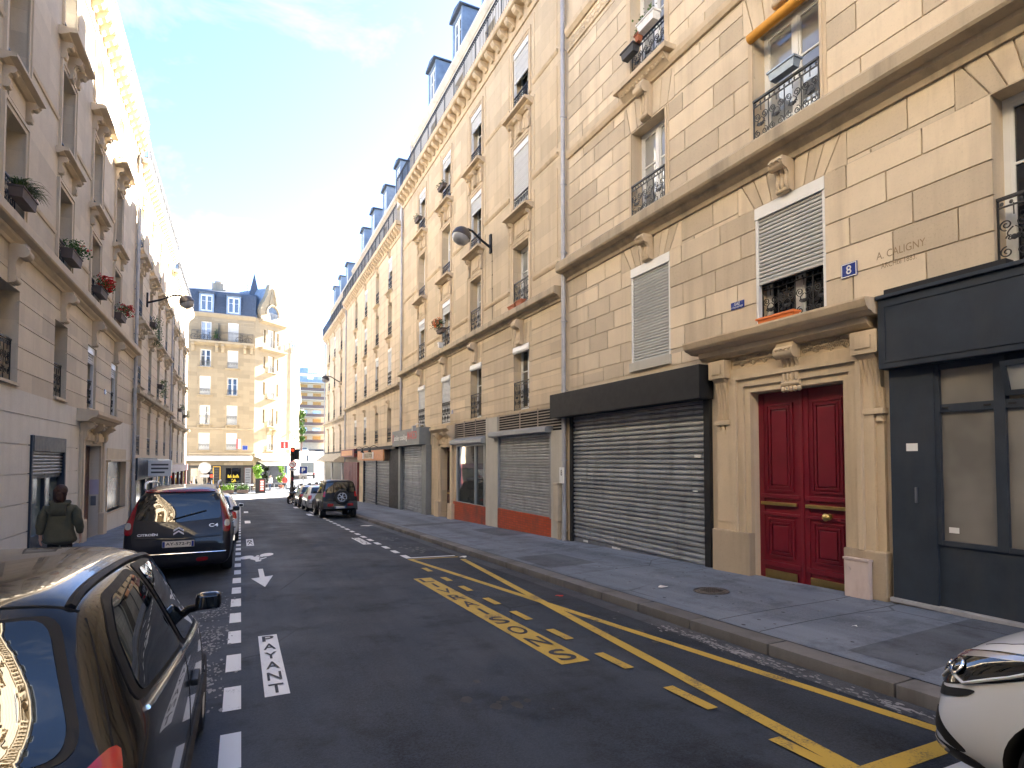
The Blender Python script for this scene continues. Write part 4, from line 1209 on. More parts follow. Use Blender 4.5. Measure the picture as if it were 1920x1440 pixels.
D = Bld('apartment_house', (XR, 62.5, gz(56)), -PI/2, 'farthest stone house on the right side, with cream canvas shop canopy at the corner', 'house')
S = lambda y: 62.5-y
house(D, 13.2, -4.1, [(.6, 2.7), (4.0, 6.2), (7.0, 9.2), (9.9, 11.9)], [S(y) for y in (60., 56.3, 52.3)], 12.45, (3.45, 3.85), 'stoneRb', 'trimR', None, seed=33)
mb = D.mb(); mb.prism([(.0, .62), (.9, -.05), (.9, -.12), (.0, -.2)], S(62.3), S(50)); mb.build('canopy', M['creamaw'], D.e)
mb = D.mb()
for k in range(10): a = S(62.3)+k*1.35; mb.prism([(.0, .64), (.91, -.03), (.91, -.06), (.0, .61)], a, a+.04)
mb.box(S(62.4), S(50), -.02, .02, .66, .8); mb.build('canopy_ribs', M['black'], D.e)
mb = D.mb(); mb.box(S(62.4), S(50), -.02, .02, -4.1, -.2); mb.build('shop_front', M['cafe'], D.e)
mb = D.mb()
for y in (62.2, 57.2, 51.): mb.box(S(y), S(y)+.35, .02, .09, -4.1, -.2)
mb.build('shop_post', M['awnw'], D.e)

# ================================================================ left side
LA = Bld('apartment_house', (XL, -9, gz(27)), PI/2, 'pale stone house on the left with flower boxes and a painted plaster base', 'house')
S = lambda y: y+9
WL = [-6.5, -3.05, .4, 3.85, 7.3, 10.75, 14.15, 17.7, 21.0, 24.35]
L = 37.1
mb = LA.mb()
g1 = [(S(y)-.55, S(y)+.55, 1.56, 3.45) for y in WL]; g2 = [(S(y)-.55, S(y)+.55, 4.75, 6.75) for y in WL]
g3 = [(S(y)-.56, S(y)+.56, 7.62, 9.7) for y in WL]; g4 = [(S(y)-.55, S(y)+.55, 10.75, 12.5) for y in WL]
GD = (S(20.1), S(22.3), -3.2, .45); GG = (S(15.6), S(18.25), -2.6, .55); GS = (S(23.4), S(26.9), -1.8, -.05)
wall(mb, 0, L, 1.45, 4.25, g1, joints=[4.2-.47*k for k in range(1, 6)], seed=41)
wall(mb, 0, L, 4.25, 13.0, g2+g3+g4, seed=42)
mb.build('wall', M['stoneL'], LA.e)
mb = LA.mb()
wall(mb, 0, S(19.55), -3.2, 1.45, [GG], joints=[.95-.62*k for k in range(0, 7)], seed=43)
wall(mb, S(22.85), L, -3.2, 1.45, [GS], seed=43); wall(mb, S(19.55), S(22.85), -3.2, 1.45, [GD])
mb.build('plaster_wall', M['plaster'], LA.e)
body(LA, 0, L, -3.2, 13.5, 8)
mb = LA.mb(); moulding(mb, 0, L+.05, course_prof(4.22, 4.68, .3)); mb.build('string_course', M['trimL'], LA.e)
mb = LA.mb(); modillion_cornice(mb, 0, L, 13.0, 13.5, .45, .52, .24); mb.build('cornice', M['trimL'], LA.e)
mb = LA.mb()
for y in WL:
    c = S(y)
    mb.next(); console(mb, c, 3.46, 4.24, .26, .26, 0); mb.next()
    surround(mb, c, 4.76, 6.75, 1.1, .17, .06); surround(mb, c, 7.66, 9.7, 1.12, .17, .06); surround(mb, c, 10.76, 12.5, 1.1, .14, .05)
    sill_hood(mb, c, 7.44, 1.75, .26, .17)
    for sg in (-1, 1):
        console(mb, c+sg*.62, 7.02, 7.44, .14, .17, 0); console(mb, c+sg*.62, 9.9, 10.32, .16, .22, 0)
    console(mb, c, 9.72, 10.32, .24, .26, 2)
    sill_hood(mb, c, 10.33, 1.9, .38, .22)
    mb.box(c-.45, c+.45, -.01, .03, 6.98, 7.36)
    mb.box(c-.52, c+.52, -.02, .06, 1.50, 1.56)
ed = [v for y in WL for v in (S(y)-.75, S(y)+.75)]
for i in range(1, len(ed)-1, 2):
    for z in (5.55, 8.35): mb.next(); moulding(mb, ed[i]+.05, ed[i+1]-.05, [(-.01, z-.1), (.03, z-.09), (.05, z-.02), (-.01, z+.01)])
mb.build('window_surround', M['trimL'], LA.e)
rn = random.Random(6)
for j, fl in enumerate((g1, g2, g3, g4)):
    for i, hh in enumerate(fl):
        sh = .14 if (j == 0 and i in (8, 9)) else 0
        window(LA, S(WL[i]), hh[2], hh[3], hh[1]-hh[0], depth=.42 if j == 0 else .34, pane=rn.choice(['panes', 'panec', 'panes']), shut=sh, rail='scroll' if j in (0, 1) else 'bars', rh=.9 if j < 2 else .5, rail_o=-.12, shd=.1)
wz = 13.5
balcony(LA, .05, L-.05, wz, .38, .85)
mansard(LA, 0, L, wz, 17.6, -.35, -1.9)
for y in WL: dormer(LA, S(y), wz+.5, -.4, 1.1, 2.0, 1.4)
mb = LA.mb()
for s in (.1, L-.5): mb.next(); mb.bbox(s, s+.45, -4.5, -2.4, 16.5, 19.6, .02)
mb.build('chimney', M['attic'], LA.e)
downpipe(LA, L-.08, -2.9, 13.0, o=.10, r=.055)
# ground floor openings
mb = LA.mb(); mb.box(GG[0], GG[0]+.09, -.2, .04, -2.35, .55); mb.box(GG[1]-.09, GG[1], -.2, .04, -2.35, .55); mb.box(GG[0]+.09, GG[1]-.09, -.2, .05, .2, .55)
mb.box((GG[0]+GG[1])/2-.05, (GG[0]+GG[1])/2+.05, -.2, -.05, -2.2, -.3); mb.box(GG[0]+.09, GG[1]-.09, -.2, -.04, -2.6, -1.72); mb.box(GG[0]+.09, GG[1]-.09, -.2, -.045, -.42, -.34)
q = mb.build('shop_window', M['anth'], LA.e)
mb = LA.mb(); mb.add([(GG[0]+.09, -.12, -1.72), (GG[1]-.09, -.12, -1.72), (GG[1]-.09, -.12, -.34), (GG[0]+.09, -.12, -.34)], [(0, 1, 2, 3)]); mb.build('pane', M['tealg'], q)
shop_shutter(LA, GG[0]+.09, GG[1]-.09, -.34, .2, -.03, 'shutD', .075)
mb = LA.mb()
for t0, t1, o in ((0, .12, .05), (.12, .30, .10), (.30, .38, .06)):
    for sg, e0 in ((-1, GD[0]), (1, GD[1])):
        a, c = e0+sg*t0, e0+sg*t1; mb.box(min(a, c), max(a, c), -.01, o, -1.7, .46+t1)
    mb.box(GD[0]-t0, GD[1]+t0, -.01, o, .46+t0, .46+t1)
for sg, e0 in ((-1, GD[0]), (1, GD[1])):
    a, c = e0, e0+sg*.5; mb.bbox(min(a, c), max(a, c), -.01, .16, -3.0, -1.7, .03)
    console(mb, e0+sg*.2, .55, 1.1, .26, .3, 2)
console(mb, (GD[0]+GD[1])/2, .5, 1.1, .3, .3, 3)
moulding(mb, S(19.35), S(23.0), [(-.01, 1.1), (.25, 1.1), (.36, 1.2), (.45, 1.22), (.5, 1.3), (.5, 1.4), (-.01, 1.46)])
mb.build('portal', M['trimL'], LA.e)
mb = LA.mb(); mb.box(GD[0], GD[1], -.32, -.26, -2.7, .45); mb.bbox((GD[0]+GD[1])/2-.03, (GD[0]+GD[1])/2+.03, -.27, -.22, -2.6, .44, .008); mb.build('door', M['brownwood'], LA.e)
mb = LA.mb(); mb.box(GD[1]-.012, GD[1]-.002, -.24, .0, -1.1, -.62); mb.build('notice', M['paper'], LA.e)
mb = LA.mb(); mb.box(GD[1]-.03, GD[1]-.002, -.2, -.06, -1.45, -1.15); mb.build('intercom', M['steel'], LA.e)
mb = LA.mb()
mb.box(GS[0], GS[0]+.08, -.2, .03, -1.8, -.05); mb.box(GS[1]-.08, GS[1], -.2, .03, -1.8, -.05); mb.box(GS[0], GS[1], -.2, .03, -1.86, -1.8); mb.box(GS[0]-.1, GS[1]+.1, -.02, .14, -.05, .0)
q = mb.build('shop_window', M['trimL'], LA.e)
mb = LA.mb(); mb.add([(GS[0], -.15, -1.8), (GS[1], -.15, -1.8), (GS[1], -.15, -.05), (GS[0], -.15, -.05)], [(0, 1, 2, 3)]); mb.build('pane', M['frost'], q)
mb = LA.mb(); mb.box(GS[0], GS[1], -.01, .012, .03, .42); mb.build('plaster_panel', M['creamaw'], LA.e)
plate('number_plate', LA, S(22.75), 2.2, .2, .16, 'enamel', 'small blue number plate between two blinds on the left house', 'house number', texts=[('7', .35, .65, .2, .8)], rim='whiteen')
# flower boxes hung out on the railings
planter(LA, S(14.15)-.35, 5.10, .85, .02, 'brown planter of long grassy leaves hung on the nearest left railing', 'box', .22, .24, green=240, spread=.34, drop=.25, leaf='leafs')
planter(LA, S(17.7)-.4, 5.05, .95, .02, 'brown planter with green leaves and few red blooms on the left house', 'box', .24, .26, green=130, flowers='redfl', nfl=5, spread=.22)
planter(LA, S(21.0)-.4, 5.05, .95, .02, 'brown planter packed with red geraniums on the left house', 'box', .22, .24, green=110, flowers='redfl', nfl=60, spread=.26)
planter(LA, S(24.35)-.4, 5.05, .95, .02, 'brown planter with loose red geraniums beside the left drainpipe', 'box', .2, .22, green=100, flowers='redfl', nfl=26, spread=.28)

LB = Bld('apartment_house', (XL, 28.1, gz(41)), PI/2, 'brownish grooved stone house in the middle of the left side', 'house')
S = lambda y: y-28.1
house(LB, 13.3, -3.6, [(.25, 2.3), (3.3, 5.4), (6.3, 8.3), (9.3, 11.4)], [S(y) for y in (29.7, 32.9, 36.0, 39.3)], 12.4, (2.65, 3.02), 'stoneLb', 'trimL', None, attic=False, hoods=(1, 2), zr=3.4, seed=51, shutp=.1)
mb = LB.mb(); mb.bbox(S(28.4), S(34.6), .0, .2, -.85, .1, .01); mb.box(S(28.4), S(28.8), -.02, .12, -3.5, -.852); mb.box(S(33.6), S(34.0), -.02, .12, -3.5, -.852); mb.box(S(31.2), S(31.6), -.02, .12, -3.5, -.852); mb.build('shop_front', M['anth'], LB.e)
mb = LB.mb(); mb.add([(S(28.8), .02, -3.3), (S(33.6), .02, -3.3), (S(33.6), .02, -.86), (S(28.8), .02, -.86)], [(0, 1, 2, 3)]); mb.build('shop_glass', M['tealg'], LB.e)
mb = LB.mb(); mb.box(S(35.6), S(36.0), -.02, .1, -3.5, -.4); mb.box(S(40.6), S(41.0), -.02, .1, -3.5, -.4); mb.bbox(S(35.5), S(41.1), .0, .14, -.4, .05, .01); mb.box(S(38.1), S(38.4), -.02, .1, -3.5, -.4); mb.build('shop_front', M['alu'], LB.e)
mb = LB.mb(); mb.add([(S(36), .02, -3.4), (S(40.6), .02, -3.4), (S(40.6), .02, -.4), (S(36), .02, -.4)], [(0, 1, 2, 3)]); mb.build('shop_glass', M['tealg'], LB.e)
mb = LB.mb(); mb.box(S(34.1), S(35.4), -.01, .06, -3.5, .1); mb.build('stone_pier', M['trimL'], LB.e)
mb = LB.mb(); mb.bbox(S(34.9), S(35.2), .06, .07, -1.9, -1.3, .003); mb.build('notice', M['paper'], LB.e)
e = empty('hanging_sign', LB.P(S(31.4), .2, -.75), (0, 0, LB.ang), 'projecting white box sign over the dark shopfront on the left', 'sign')
m = MB(f); m.bbox(0, .25, 0, .95, 0, .75, .015); m.build('sign_box', M['whiteen'], e)
m = MB(f)
for k, z in enumerate((.5, .32, .14)): m.box(-.004, -.001, .12, .82-.15*(k == 2), z, z+.08)
m.build('lettering', M['grey'], e)
planter(LB, S(32.9)-.4, 6.6, .85, .02, 'trailing green plants in a box on the middle left house, upper floor', 'box', .2, .22, green=200, spread=.3, drop=1.1)
planter(LB, S(36.0)-.4, 3.9, .85, .02, 'trailing green plants in a box on the middle left house, lower floor', 'box', .2, .22, green=140, spread=.26, drop=.7)

LC = Bld('apartment_house', (XL, 41.4, gz(55)), PI/2, 'last stone house on the left side before the crossing', 'house')
S = lambda y: y-41.4
house(LC, 12.6, -3.9, [(-.2, 1.8), (2.9, 5.0), (6.0, 8.0), (8.9, 10.9)], [S(y) for y in (43.4, 47., 50.6)], 11.7, (2.2, 2.55), 'stoneLb', 'trimL', None, attic=False, hoods=(1, 2), zr=3.6, seed=53, shutp=.1)
mb = LC.mb(); mb.bbox(S(41.6), S(53.8), .0, .18, -.8, -.3, .01)
for y in (41.6, 44.3, 47.4, 50.4, 53.4): mb.box(S(y), S(y)+.35, -.02, .1, -3.9, -.802)
mb.build('shop_front', M['redwood'], LC.e)
mb = LC.mb(); mb.add([(S(42), .02, -3.8), (S(53.5), .02, -3.8), (S(53.5), .02, -.8), (S(42), .02, -.8)], [(0, 1, 2, 3)]); mb.build('shop_glass', M['shopg'], LC.e)
planter(LC, S(47.)-.4, 3.5, .85, .02, 'green potted plants on the last left house, nearer window', 'box', .2, .22, green=60, spread=.26, drop=.1)
planter(LC, S(50.6)-.4, 3.3, .85, .02, 'green potted plants on the last left house, farther window', 'box', .2, .22, green=90, spread=.3, drop=.2)

# the same street behind the viewpoint: it shades the road and shows in car windows and shop glass
XA = Bld('apartment_house', (XR, -9.05, gz(-40)-1.0), -PI/2, 'stone house on the right side of the street behind the viewpoint', 'house')
house(XA, 36, -2.5, [(2.4, 4.6), (5.7, 7.9), (9.1, 11.3), (12.4, 14.4)], [2.2+3.5*i for i in range(10)], 15.0, (4.95, 5.3), 'stoneRb', 'trimR', None, seed=81, gz0=1.9)
XB = Bld('apartment_house', (XL, -45, gz(-9)-.5), PI/2, 'stone house on the left side of the street behind the viewpoint', 'house')
house(XB, 35.95, -2.5, [(2.0, 4.0), (5.0, 7.0), (8.0, 10.0), (11.0, 12.8)], [2.2+3.5*i for i in range(10)], 13.2, (4.3, 4.7), 'stoneLb', 'trimL', None, seed=83, gz0=1.6)
# ================================================================ the cafe house closing the street
CZ = -3.42
K = Bld('cafe_house', (-9.0, 70, CZ), 0, 'cream corner house with slate roof, curved gable and dark cafe below', 'house')
S = lambda x: x+9
mb = K.mb()
wx = [-7.6, -3.68, -1.0]
fl = [(1.15, 2.98), (3.95, 6.05), (7.2, 9.2), (10.25, 12.2), (13.25, 15.3)]
holes = [(S(x)-.52, S(x)+.52, a, b) for x in wx for a, b in fl]
wall(mb, 0, S(1.25), .55, 16.2, holes, seed=61)
wall(mb, 0, S(1.25), CZ-.3, .55, [(S(-5), S(-3), -3.4, -.6), (S(-1.45), S(.0), -3.3, -.75)], seed=61)
mb.build('wall', M['stoneC'], K.e)
mb = K.mb()
moulding(mb, 0, S(1.25), [(-.01, .55), (.12, .6), (.2, .68), (.2, .8), (-.01, .86)])
moulding(mb, 0, S(1.25), [(-.01, 3.35), (.06, 3.38), (.12, 3.45), (.12, 3.55), (-.01, 3.58)])
moulding(mb, 0, S(1.25), [(-.01, 15.75), (.08, 15.8), (.2, 15.95), (.3, 16.05), (.3, 16.2), (-.01, 16.22)])
for x in wx:
    c = S(x); mb.next()
    for a, b in fl[:4]:
        sill_hood(mb, c, a-.16, 1.5, .22, .14); surround(mb, c, a, b, 1.04, .1, .03)
    for sg in (-1, 1): console(mb, c+sg*.55, 3.4, 3.8, .16, .25)
mb.box(S(-5.1), S(1.15), -.01, .72, 12.82, 13.05); mb.prism([(-.01, 12.6), (.15, 12.6), (.6, 12.818), (-.01, 12.818)], S(-5), S(1.1))
mb.next()
for x in (-4.9, -2.6, -2.0, .2, .9): console(mb, S(x), 11.9, 12.8, .3, .6, 0)
for x0, x1 in ((-4.9, -4.5), (-2.9, -1.7), (-.3, 1.1)):
    mb.box(S(x0), S(x1), -.01, .03, 15.0, 15.08); mb.box(S(x0), S(x1), -.01, .03, 15.4, 15.48)
mb.build('moulding', M['trimC'], K.e)
rn = random.Random(12)
for i, x in enumerate(wx):
    for j, (a, b) in enumerate(fl):
        dark = (i, j) in ((1, 3), (2, 2))
        sh = 0 if dark or (i, j) in ((1, 4), (1, 1)) else .97
        window(K, S(x), a, b, 1.04, pane='paned' if dark else 'panec', shut=sh, shutmat='shutW', rail='bars' if j < 4 else None, rh=.62 if j != 1 else .95, rail_o=.05, shd=.1)
body(K, 0, S(1.25), CZ, 16.2, 9)
balcony(K, S(-5.0), S(1.05), 13.05, .62, 1.05, name='balcony_railing')
mb = K.mb(); mb.box(S(-2.45), S(-2.4), .05, .66, 13.06, 15.0); mb.build('balcony_divider', M['iron'], K.e)
mansard(K, 0, S(1.3), 16.2, 18.9, -.05, -1.0)
for x in (-3.68, -1.0, -7.6): 
    d = dormer(K, S(x), 16.3, .02, 1.25, 2.05, 1.2)
mb = K.mb(); mb.bbox(S(-3.3), S(-2.1), -3.2, -2.4, 18.6, 20.3, .03); mb.bbox(S(-3.0), S(-2.3), -3.0, -2.6, 20.3, 20.6, .02); mb.bbox(S(-2.1), S(-1.85), -3.1, -2.5, 18.6, 19.7, .02); mb.build('chimney', M['plinth'], K.e)
mb = K.mb()
mb.add([(S(.3), -2.4, 18.2), (S(1.9), -2.4, 18.2), (S(1.9), -4, 18.2), (S(.3), -4, 18.2), (S(1.1), -3.2, 22.2)], [(0, 1, 4), (1, 2, 4), (2, 3, 4), (3, 0, 4)])
mb.add([(S(1.2), -2.0, 18.0), (S(2.6), -2.0, 18.0), (S(2.6), -4, 18.0), (S(1.2), -4, 18.0), (S(1.6), -3.0, 20.0)], [(0, 1, 4), (1, 2, 4), (2, 3, 4), (3, 0, 4)])
mb.build('spire', M['slate'], K.e)
for x, h, arms in ((-3.25, 21.7, 3), (.35, 20.6, 3), (-4.9, 20.2, 2)):
    e = empty('aerial', K.P(S(x), -2.6, h-3.0), (0, 0, .3), {-3.25: 'rooftop television aerial beside the cafe house chimney', .35: 'rooftop television aerial beside the slate spire', -4.9: 'small rooftop aerial at the left end of the slate roof'}[x], 'aerial')
    m = MB(); m.tube([(0, 0, 0), (0, 0, 3)], .02, 5); m.build('mast', M['steel'], e)
    m = MB()
    for k in range(arms): m.tube([(-.5+.1*k, 0, 2.9-.35*k), (.5-.1*k, 0, 2.9-.35*k)], .012, 4)
    m.build('crossbar', M['steel'], e)
# chamfered corner bay with gable
ca = math.atan2(74.0-70, 5.35-1.25); cl = math.hypot(4.1, 4.0)
KB = Bld('corner_bay', (1.25, 70, CZ), ca, 'tmp'); 
KB.e.parent = None
mb = KB.mb()
bays = [(cl*.43, .48, a, b) for a, b in fl[:4]]+[(cl*.43, .55, 13.2, 15.3)]
holes = [(c-w, c+w, a, b) for c, w, a, b in bays]+[(cl*.43-1.25, cl*.43-.9, a+.35, b-.2) for a, b in fl[1:]]+[(cl*.43+.9, cl*.43+1.15, a+.35, b-.2) for a, b in fl[1:]]
wall(mb, 0, cl, CZ-.3, 16.2, holes, seed=63)
# gable with an ogee outline
gc = cl*.43
pr = [(1.75, 16.2), (1.9, 16.8), (1.86, 17.4), (1.6, 18.0), (1.2, 18.6), (.88, 19.2), (.66, 19.8), (.56, 20.3), (.5, 20.55)]
outl = [(gc+w, z) for w, z in pr]+[(gc-w, z) for w, z in pr[::-1]]
nn = len(outl)
mb.add([(s, .12, z) for s, z in outl]+[(s, -.4, z) for s, z in outl], [tuple(range(nn)), tuple(range(nn, 2*nn))]+[(i, (i+1) % nn, nn+(i+1) % nn, nn+i) for i in range(nn)])
mb.tube([(gc+1.0*math.cos(a), .13, 17.0+1.15*math.sin(a)) for a in [PI*j/14 for j in range(15)]], .14, 8)
for w0 in (-.35, .35): mb.tube([(gc+w0*1.4, .14, 18.2), (gc+w0, .16, 18.9), (gc+w0*.3, .14, 20.1)], [.16, .13, .06], 6)
for z0, o in ((12.75, .55), (16.0, .5)): mb.prism([(-.01, z0-.25), (o*.8, z0-.05), (o, z0), (o, z0+.2), (-.01, z0+.2)], gc-1.9, gc+2.0)
for a, b in fl[:4]:
    sill_hood(mb, gc, a-.16, 1.5, .25, .14)
console(mb, gc-.5, 2.9, 3.6, .3, .5); console(mb, gc+.5, 2.9, 3.6, .3, .5)
moulding(mb, 0, cl, [(-.01, .55), (.12, .6), (.2, .68), (.2, .8), (-.01, .86)])
bw = mb.build('corner_bay', M['stoneC'], KB.e)
mb = KB.mb()
pr2 = [(.78, 16.3)]+[(math.cos(a)*.78, 17.0+.95*math.sin(a)) for a in [PI*j/12 for j in range(13)]]+[(-.78, 16.3)]
mb.add([(gc+x, .125, z) for x, z in pr2], [tuple(range(len(pr2)))])
mb.build('arched_window', M['panes'], KB.e)
balcony(KB, gc-1.2, gc+1.4, 16.2, .44, .9); balcony(KB, gc-1.5, gc+1.6, 12.95, .5, .95)
for k, (c, w, a, b) in enumerate(bays): window(KB, c, a, b, 2*w, pane='panec', shut=.9 if k == 2 else 0, rail='bars' if k < 4 else None, rh=.7, rail_o=.05)
for a, b in fl[1:]:
    for c, w in ((gc-1.075, .35), (gc+1.025, .25)): window(KB, c, a+.35, b-.2, w, pane='paned', rail=None)
mb.add([(gc-2.2, -.41, 16.1), (gc+2.2, -.41, 16.1), (gc+.4, -.41, 20.2), (gc-.4, -.41, 20.2), (gc-2.2, -5, 16.1), (gc+2.2, -5, 16.1), (gc+.4, -5, 20.2), (gc-.4, -5, 20.2)],
       [(0, 1, 2, 3), (4, 5, 6, 7), (0, 1, 5, 4), (1, 2, 6, 5), (2, 3, 7, 6), (3, 0, 4, 7)])
mb.build('gable_roof', M['zinc'], KB.e)
def adopt(src, dst):
    """hands the parts of one facade frame over to another house"""
    for ch in [o for o in COL.objects if o.parent == src.e]:
        mw = Matrix.Translation(src.o) @ Matrix.Rotation(src.ang, 4, 'Z')
        dm = Matrix.Translation(dst.o) @ Matrix.Rotation(dst.ang, 4, 'Z')
        ch.matrix_local = dm.inverted() @ mw @ Matrix.Translation(ch.location)
        ch.parent = dst.e
    bpy.data.objects.remove(src.e)
# cafe front
mb = K.mb()
for x0, x1 in ((-5.3, -4.9), (-2.75, -1.5), (.0, 1.2)): mb.box(S(x0), S(x1), .0, .12, CZ-.3, -.55)
mb.box(S(-9), S(-5.3), .0, .12, CZ-.3, -.4); mb.box(S(-4.9), S(-2.75), .0, .1, -.85, -.55); mb.box(S(-1.5), S(0), .0, .1, -.85, -.55)
mb.box(S(-4.9), S(-2.75), .0, .08, CZ-.2, -3.0); mb.box(S(-1.5), S(0), .0, .08, CZ-.2, -3.0); mb.box(S(-.95), S(-.91), .0, .06, -3.0, -.86)
mb.build('cafe_front', M['cafe'], K.e)
mb = K.mb(); mb.box(S(-4.9), S(-3.0), .0, .11, -.549, -.3); mb.next(); mb.box(S(-1.7), S(.2), .0, .115, -.54, -.25); mb.build('fascia_panel', M['plinth'], K.e)
mb = K.mb()
for a, b in ((-4.9, -2.75), (-1.5, 0)): mb.next(); mb.add([(S(a), .02, -3.0), (S(b), .02, -3.0), (S(b), .02, -.85), (S(a), .02, -.85)], [(0, 1, 2, 3)])
mb.build('cafe_window', M['paned'], K.e)
mb = K.mb()
write(mb, 'Bella Bouffe', lambda u, v: (S(-1.3)+u*1.1, .03, -1.95+v*.36), .02); write(mb, 'Café', lambda u, v: (S(-.92)+u*.42, .03, -2.42+v*.36), .02)
mb.build('window_lettering', M['goldtx'], K.e, fix=False)
mb = K.mb(); mb.prism([(.0, .52), (1.5, .12), (1.5, -.05), (1.46, -.05), (1.46, .06), (.0, .45)], S(-6.5), S(1.1)); mb.build('awning', M['awnw'], K.e)
mb = KB.mb(); mb.prism([(.0, .52), (1.1, .16), (1.1, .02), (1.06, .02), (1.06, .1), (.0, .45)], .1, cl-.2); mb.prism([(.0, -.05), (1.2, -.5), (1.2, -.62), (.0, -.12)], .6, cl-.1); mb.build('awning', M['awnw'], KB.e)
mb = KB.mb(); mb.box(.4, cl-.6, .0, .05, CZ-.2, -.2); mb.build('cafe_front', M['cafe'], KB.e)
mb = KB.mb()
for a, b in ((.8, 2.3), (2.6, cl-1.0)): mb.next(); mb.add([(a, .06, -3.1), (b, .06, -3.1), (b, .06, -.7), (a, .06, -.7)], [(0, 1, 2, 3)])
mb.build('cafe_window', M['paned'], KB.e)
mb = KB.mb(); mb.box(cl-.55, cl-.1, .0, .08, CZ-.2, -.2); mb.build('blue_pilaster', plain('blue pilaster paint', (.12, .22, .34), .5), KB.e)
adopt(KB, K)
# wall fittings of the cafe house
plate('street_sign', K, S(.1), 1.15, .55, .5, 'enamel', 'dark street name plate on the cafe house above the awning', 'sign', o=.01, rim='whiteen')
e = empty('banner_sign', K.P(S(-.5), .05, 1.3), (0, 0, 0), 'narrow red and white upright banner on the cafe house wall', 'sign')
m = MB(f); m.box(0, .16, .0, .05, 0, 1.05); m.build('red_half', M['redpaint'], e); m = MB(f); m.box(.162, .45, .0, .05, 0, 1.05); m.build('white_half', M['whiteen'], e)
e = empty('corner_sign', (3.95, 69.3, 1.25), (0, 0, 0), 'square red sign with white bar above the traffic signal', 'sign')
m = MB(f); m.bbox(0, .95, .0, .14, 0, .95, .02); m.build('sign_box', M['whiteen'], e); m = MB(f); m.box(.09, .86, .14, .15, .09, .86); m.build('red_panel', M['redpaint'], e)
m = MB(f); m.box(.43, .52, .15, .155, .2, .76); m.build('white_bar', M['whiteen'], e)
m = MB(); m.tube([(.4, .0, .5), (.4, 2.2, .5)], .04, 6); m.build('arm', M['steel'], e)

# ================================================================ the street beyond
fd = math.atan2(190-74, 16.8-5.35)
def farside(y0):
    k = (16.8-5.35)/(190-74); x0 = 5.35+k*(y0-74)
    return x0
FA = Bld('apartment_house', (farside(74), 74, CZ), fd, 'sunlit stone house just round the cafe corner in the far street', 'house')
L = 26.0
ws = [3+3.3*i for i in range(7)]
house(FA, L, -4, [(1.2, 3.0), (4.0, 6.0), (7.2, 9.2), (10.2, 12.2)], ws, 13.4, (3.3, 3.6), 'stoneC', 'trimL', None, attic=False, zr=3.0, seed=71, rail='bars', rh=.6, rus=False, gz0=.6, cons=False)
FB = Bld('apartment_house', (farside(100.2), 100.2, ground(10, 101)), fd, 'farther sunlit stone house on the left of the climbing street', 'house')
house(FB, 60.0, -3, [(2.2, 4.2), (5.4, 7.4), (8.6, 10.6), (11.8, 13.8)], [3+4.2*i for i in range(13)], 15.0, (4.6, 4.9), 'stoneC', 'trimL', None, attic=False, zr=2.5, seed=73, rail=None, rus=False, gz0=1., cons=False)
# modern block with balconies at the end of the view
FZ = ground(20, 196)
G_ = Bld('apartment_block', (15.6, 200, FZ), 0, 'modern cream block with rows of brown balconies and orange infill at the street end', 'apartment block')
L = 10.5
mb = G_.mb(); mb.box(0, L, -8, -.9, FZ-2, 27.0); mb.mi = 0
for k in range(8): mb.box(0, L, -.9, .6, 5.6+2.9*k, 5.9+2.9*k)
mb.box(0, .5, -.9, .3, FZ, 29.3); mb.box(L-.5, L, -.9, .3, FZ, 29.3); mb.box(0, L, -.9, .2, FZ-1, 5.6)
mb.build('wall', M['farcream'], G_.e)
rn = random.Random(4)
for k in range(8):
    z = 5.9+2.9*k
    mb = G_.mb(); mb.box(.5, L-.5, .5, .58, z+.05, z+1.0); mb.build('balcony', M['balbrown' if k != 7 else 'zinc'], G_.e)
    mb = G_.mb()
    for s in (1.6, 6.0):
        mb.next(); mb.box(s, s+2.6, -.9, -.8, z, z+2.2)
    mb.build('infill_panel', M['farorange'] if k % 2 == 0 or k == 5 else M['panec'], G_.e)
mb = G_.mb(); mb.box(-.3, L+.3, -7, .3, 29.1, 29.4); mb.box(2, 4.6, -5, -3, 29.4, 31.5); mb.build('roof', M['zinc'], G_.e)
H_ = Bld('white_house', (25.9, 190, FZ), 0, 'narrow white house with paired small windows right of the modern block', 'house')
mb = H_.mb(); wall(mb, 0, 9, FZ-1, 15.5, [(1+.0, 1.9, 5.5, 7.6), (2.3, 3.2, 5.5, 7.6), (1., 1.9, 9.6, 11.8), (2.3, 3.2, 9.6, 11.8)]); mb.build('wall', M['farcream'], H_.e)
for c, z in ((1.45, 5.5), (2.75, 5.5), (1.45, 9.6), (2.75, 9.6)): window(H_, c, z, z+2.15, .9, pane='paned', rail=None)
body(H_, 0, 9, FZ, 15.5, 8)
mb = H_.mb(); mb.box(-.2, 9.2, -8, .2, 15.5, 15.8); mb.build('roof', M['zinc'], H_.e)
T_ = Bld('tower_block', (27.2, 215, FZ), 0, 'tall white blank flank wall rising behind the small white house', 'apartment block')
mb = T_.mb(); mb.box(0, 5.5, -10, 0, FZ, 31.0); mb.build('wall', M['awnw'], T_.e); mb = T_.mb(); mb.box(1.2, 1.6, -.4, .05, 6, 33); mb.build('flue', M['pipe'], T_.e)

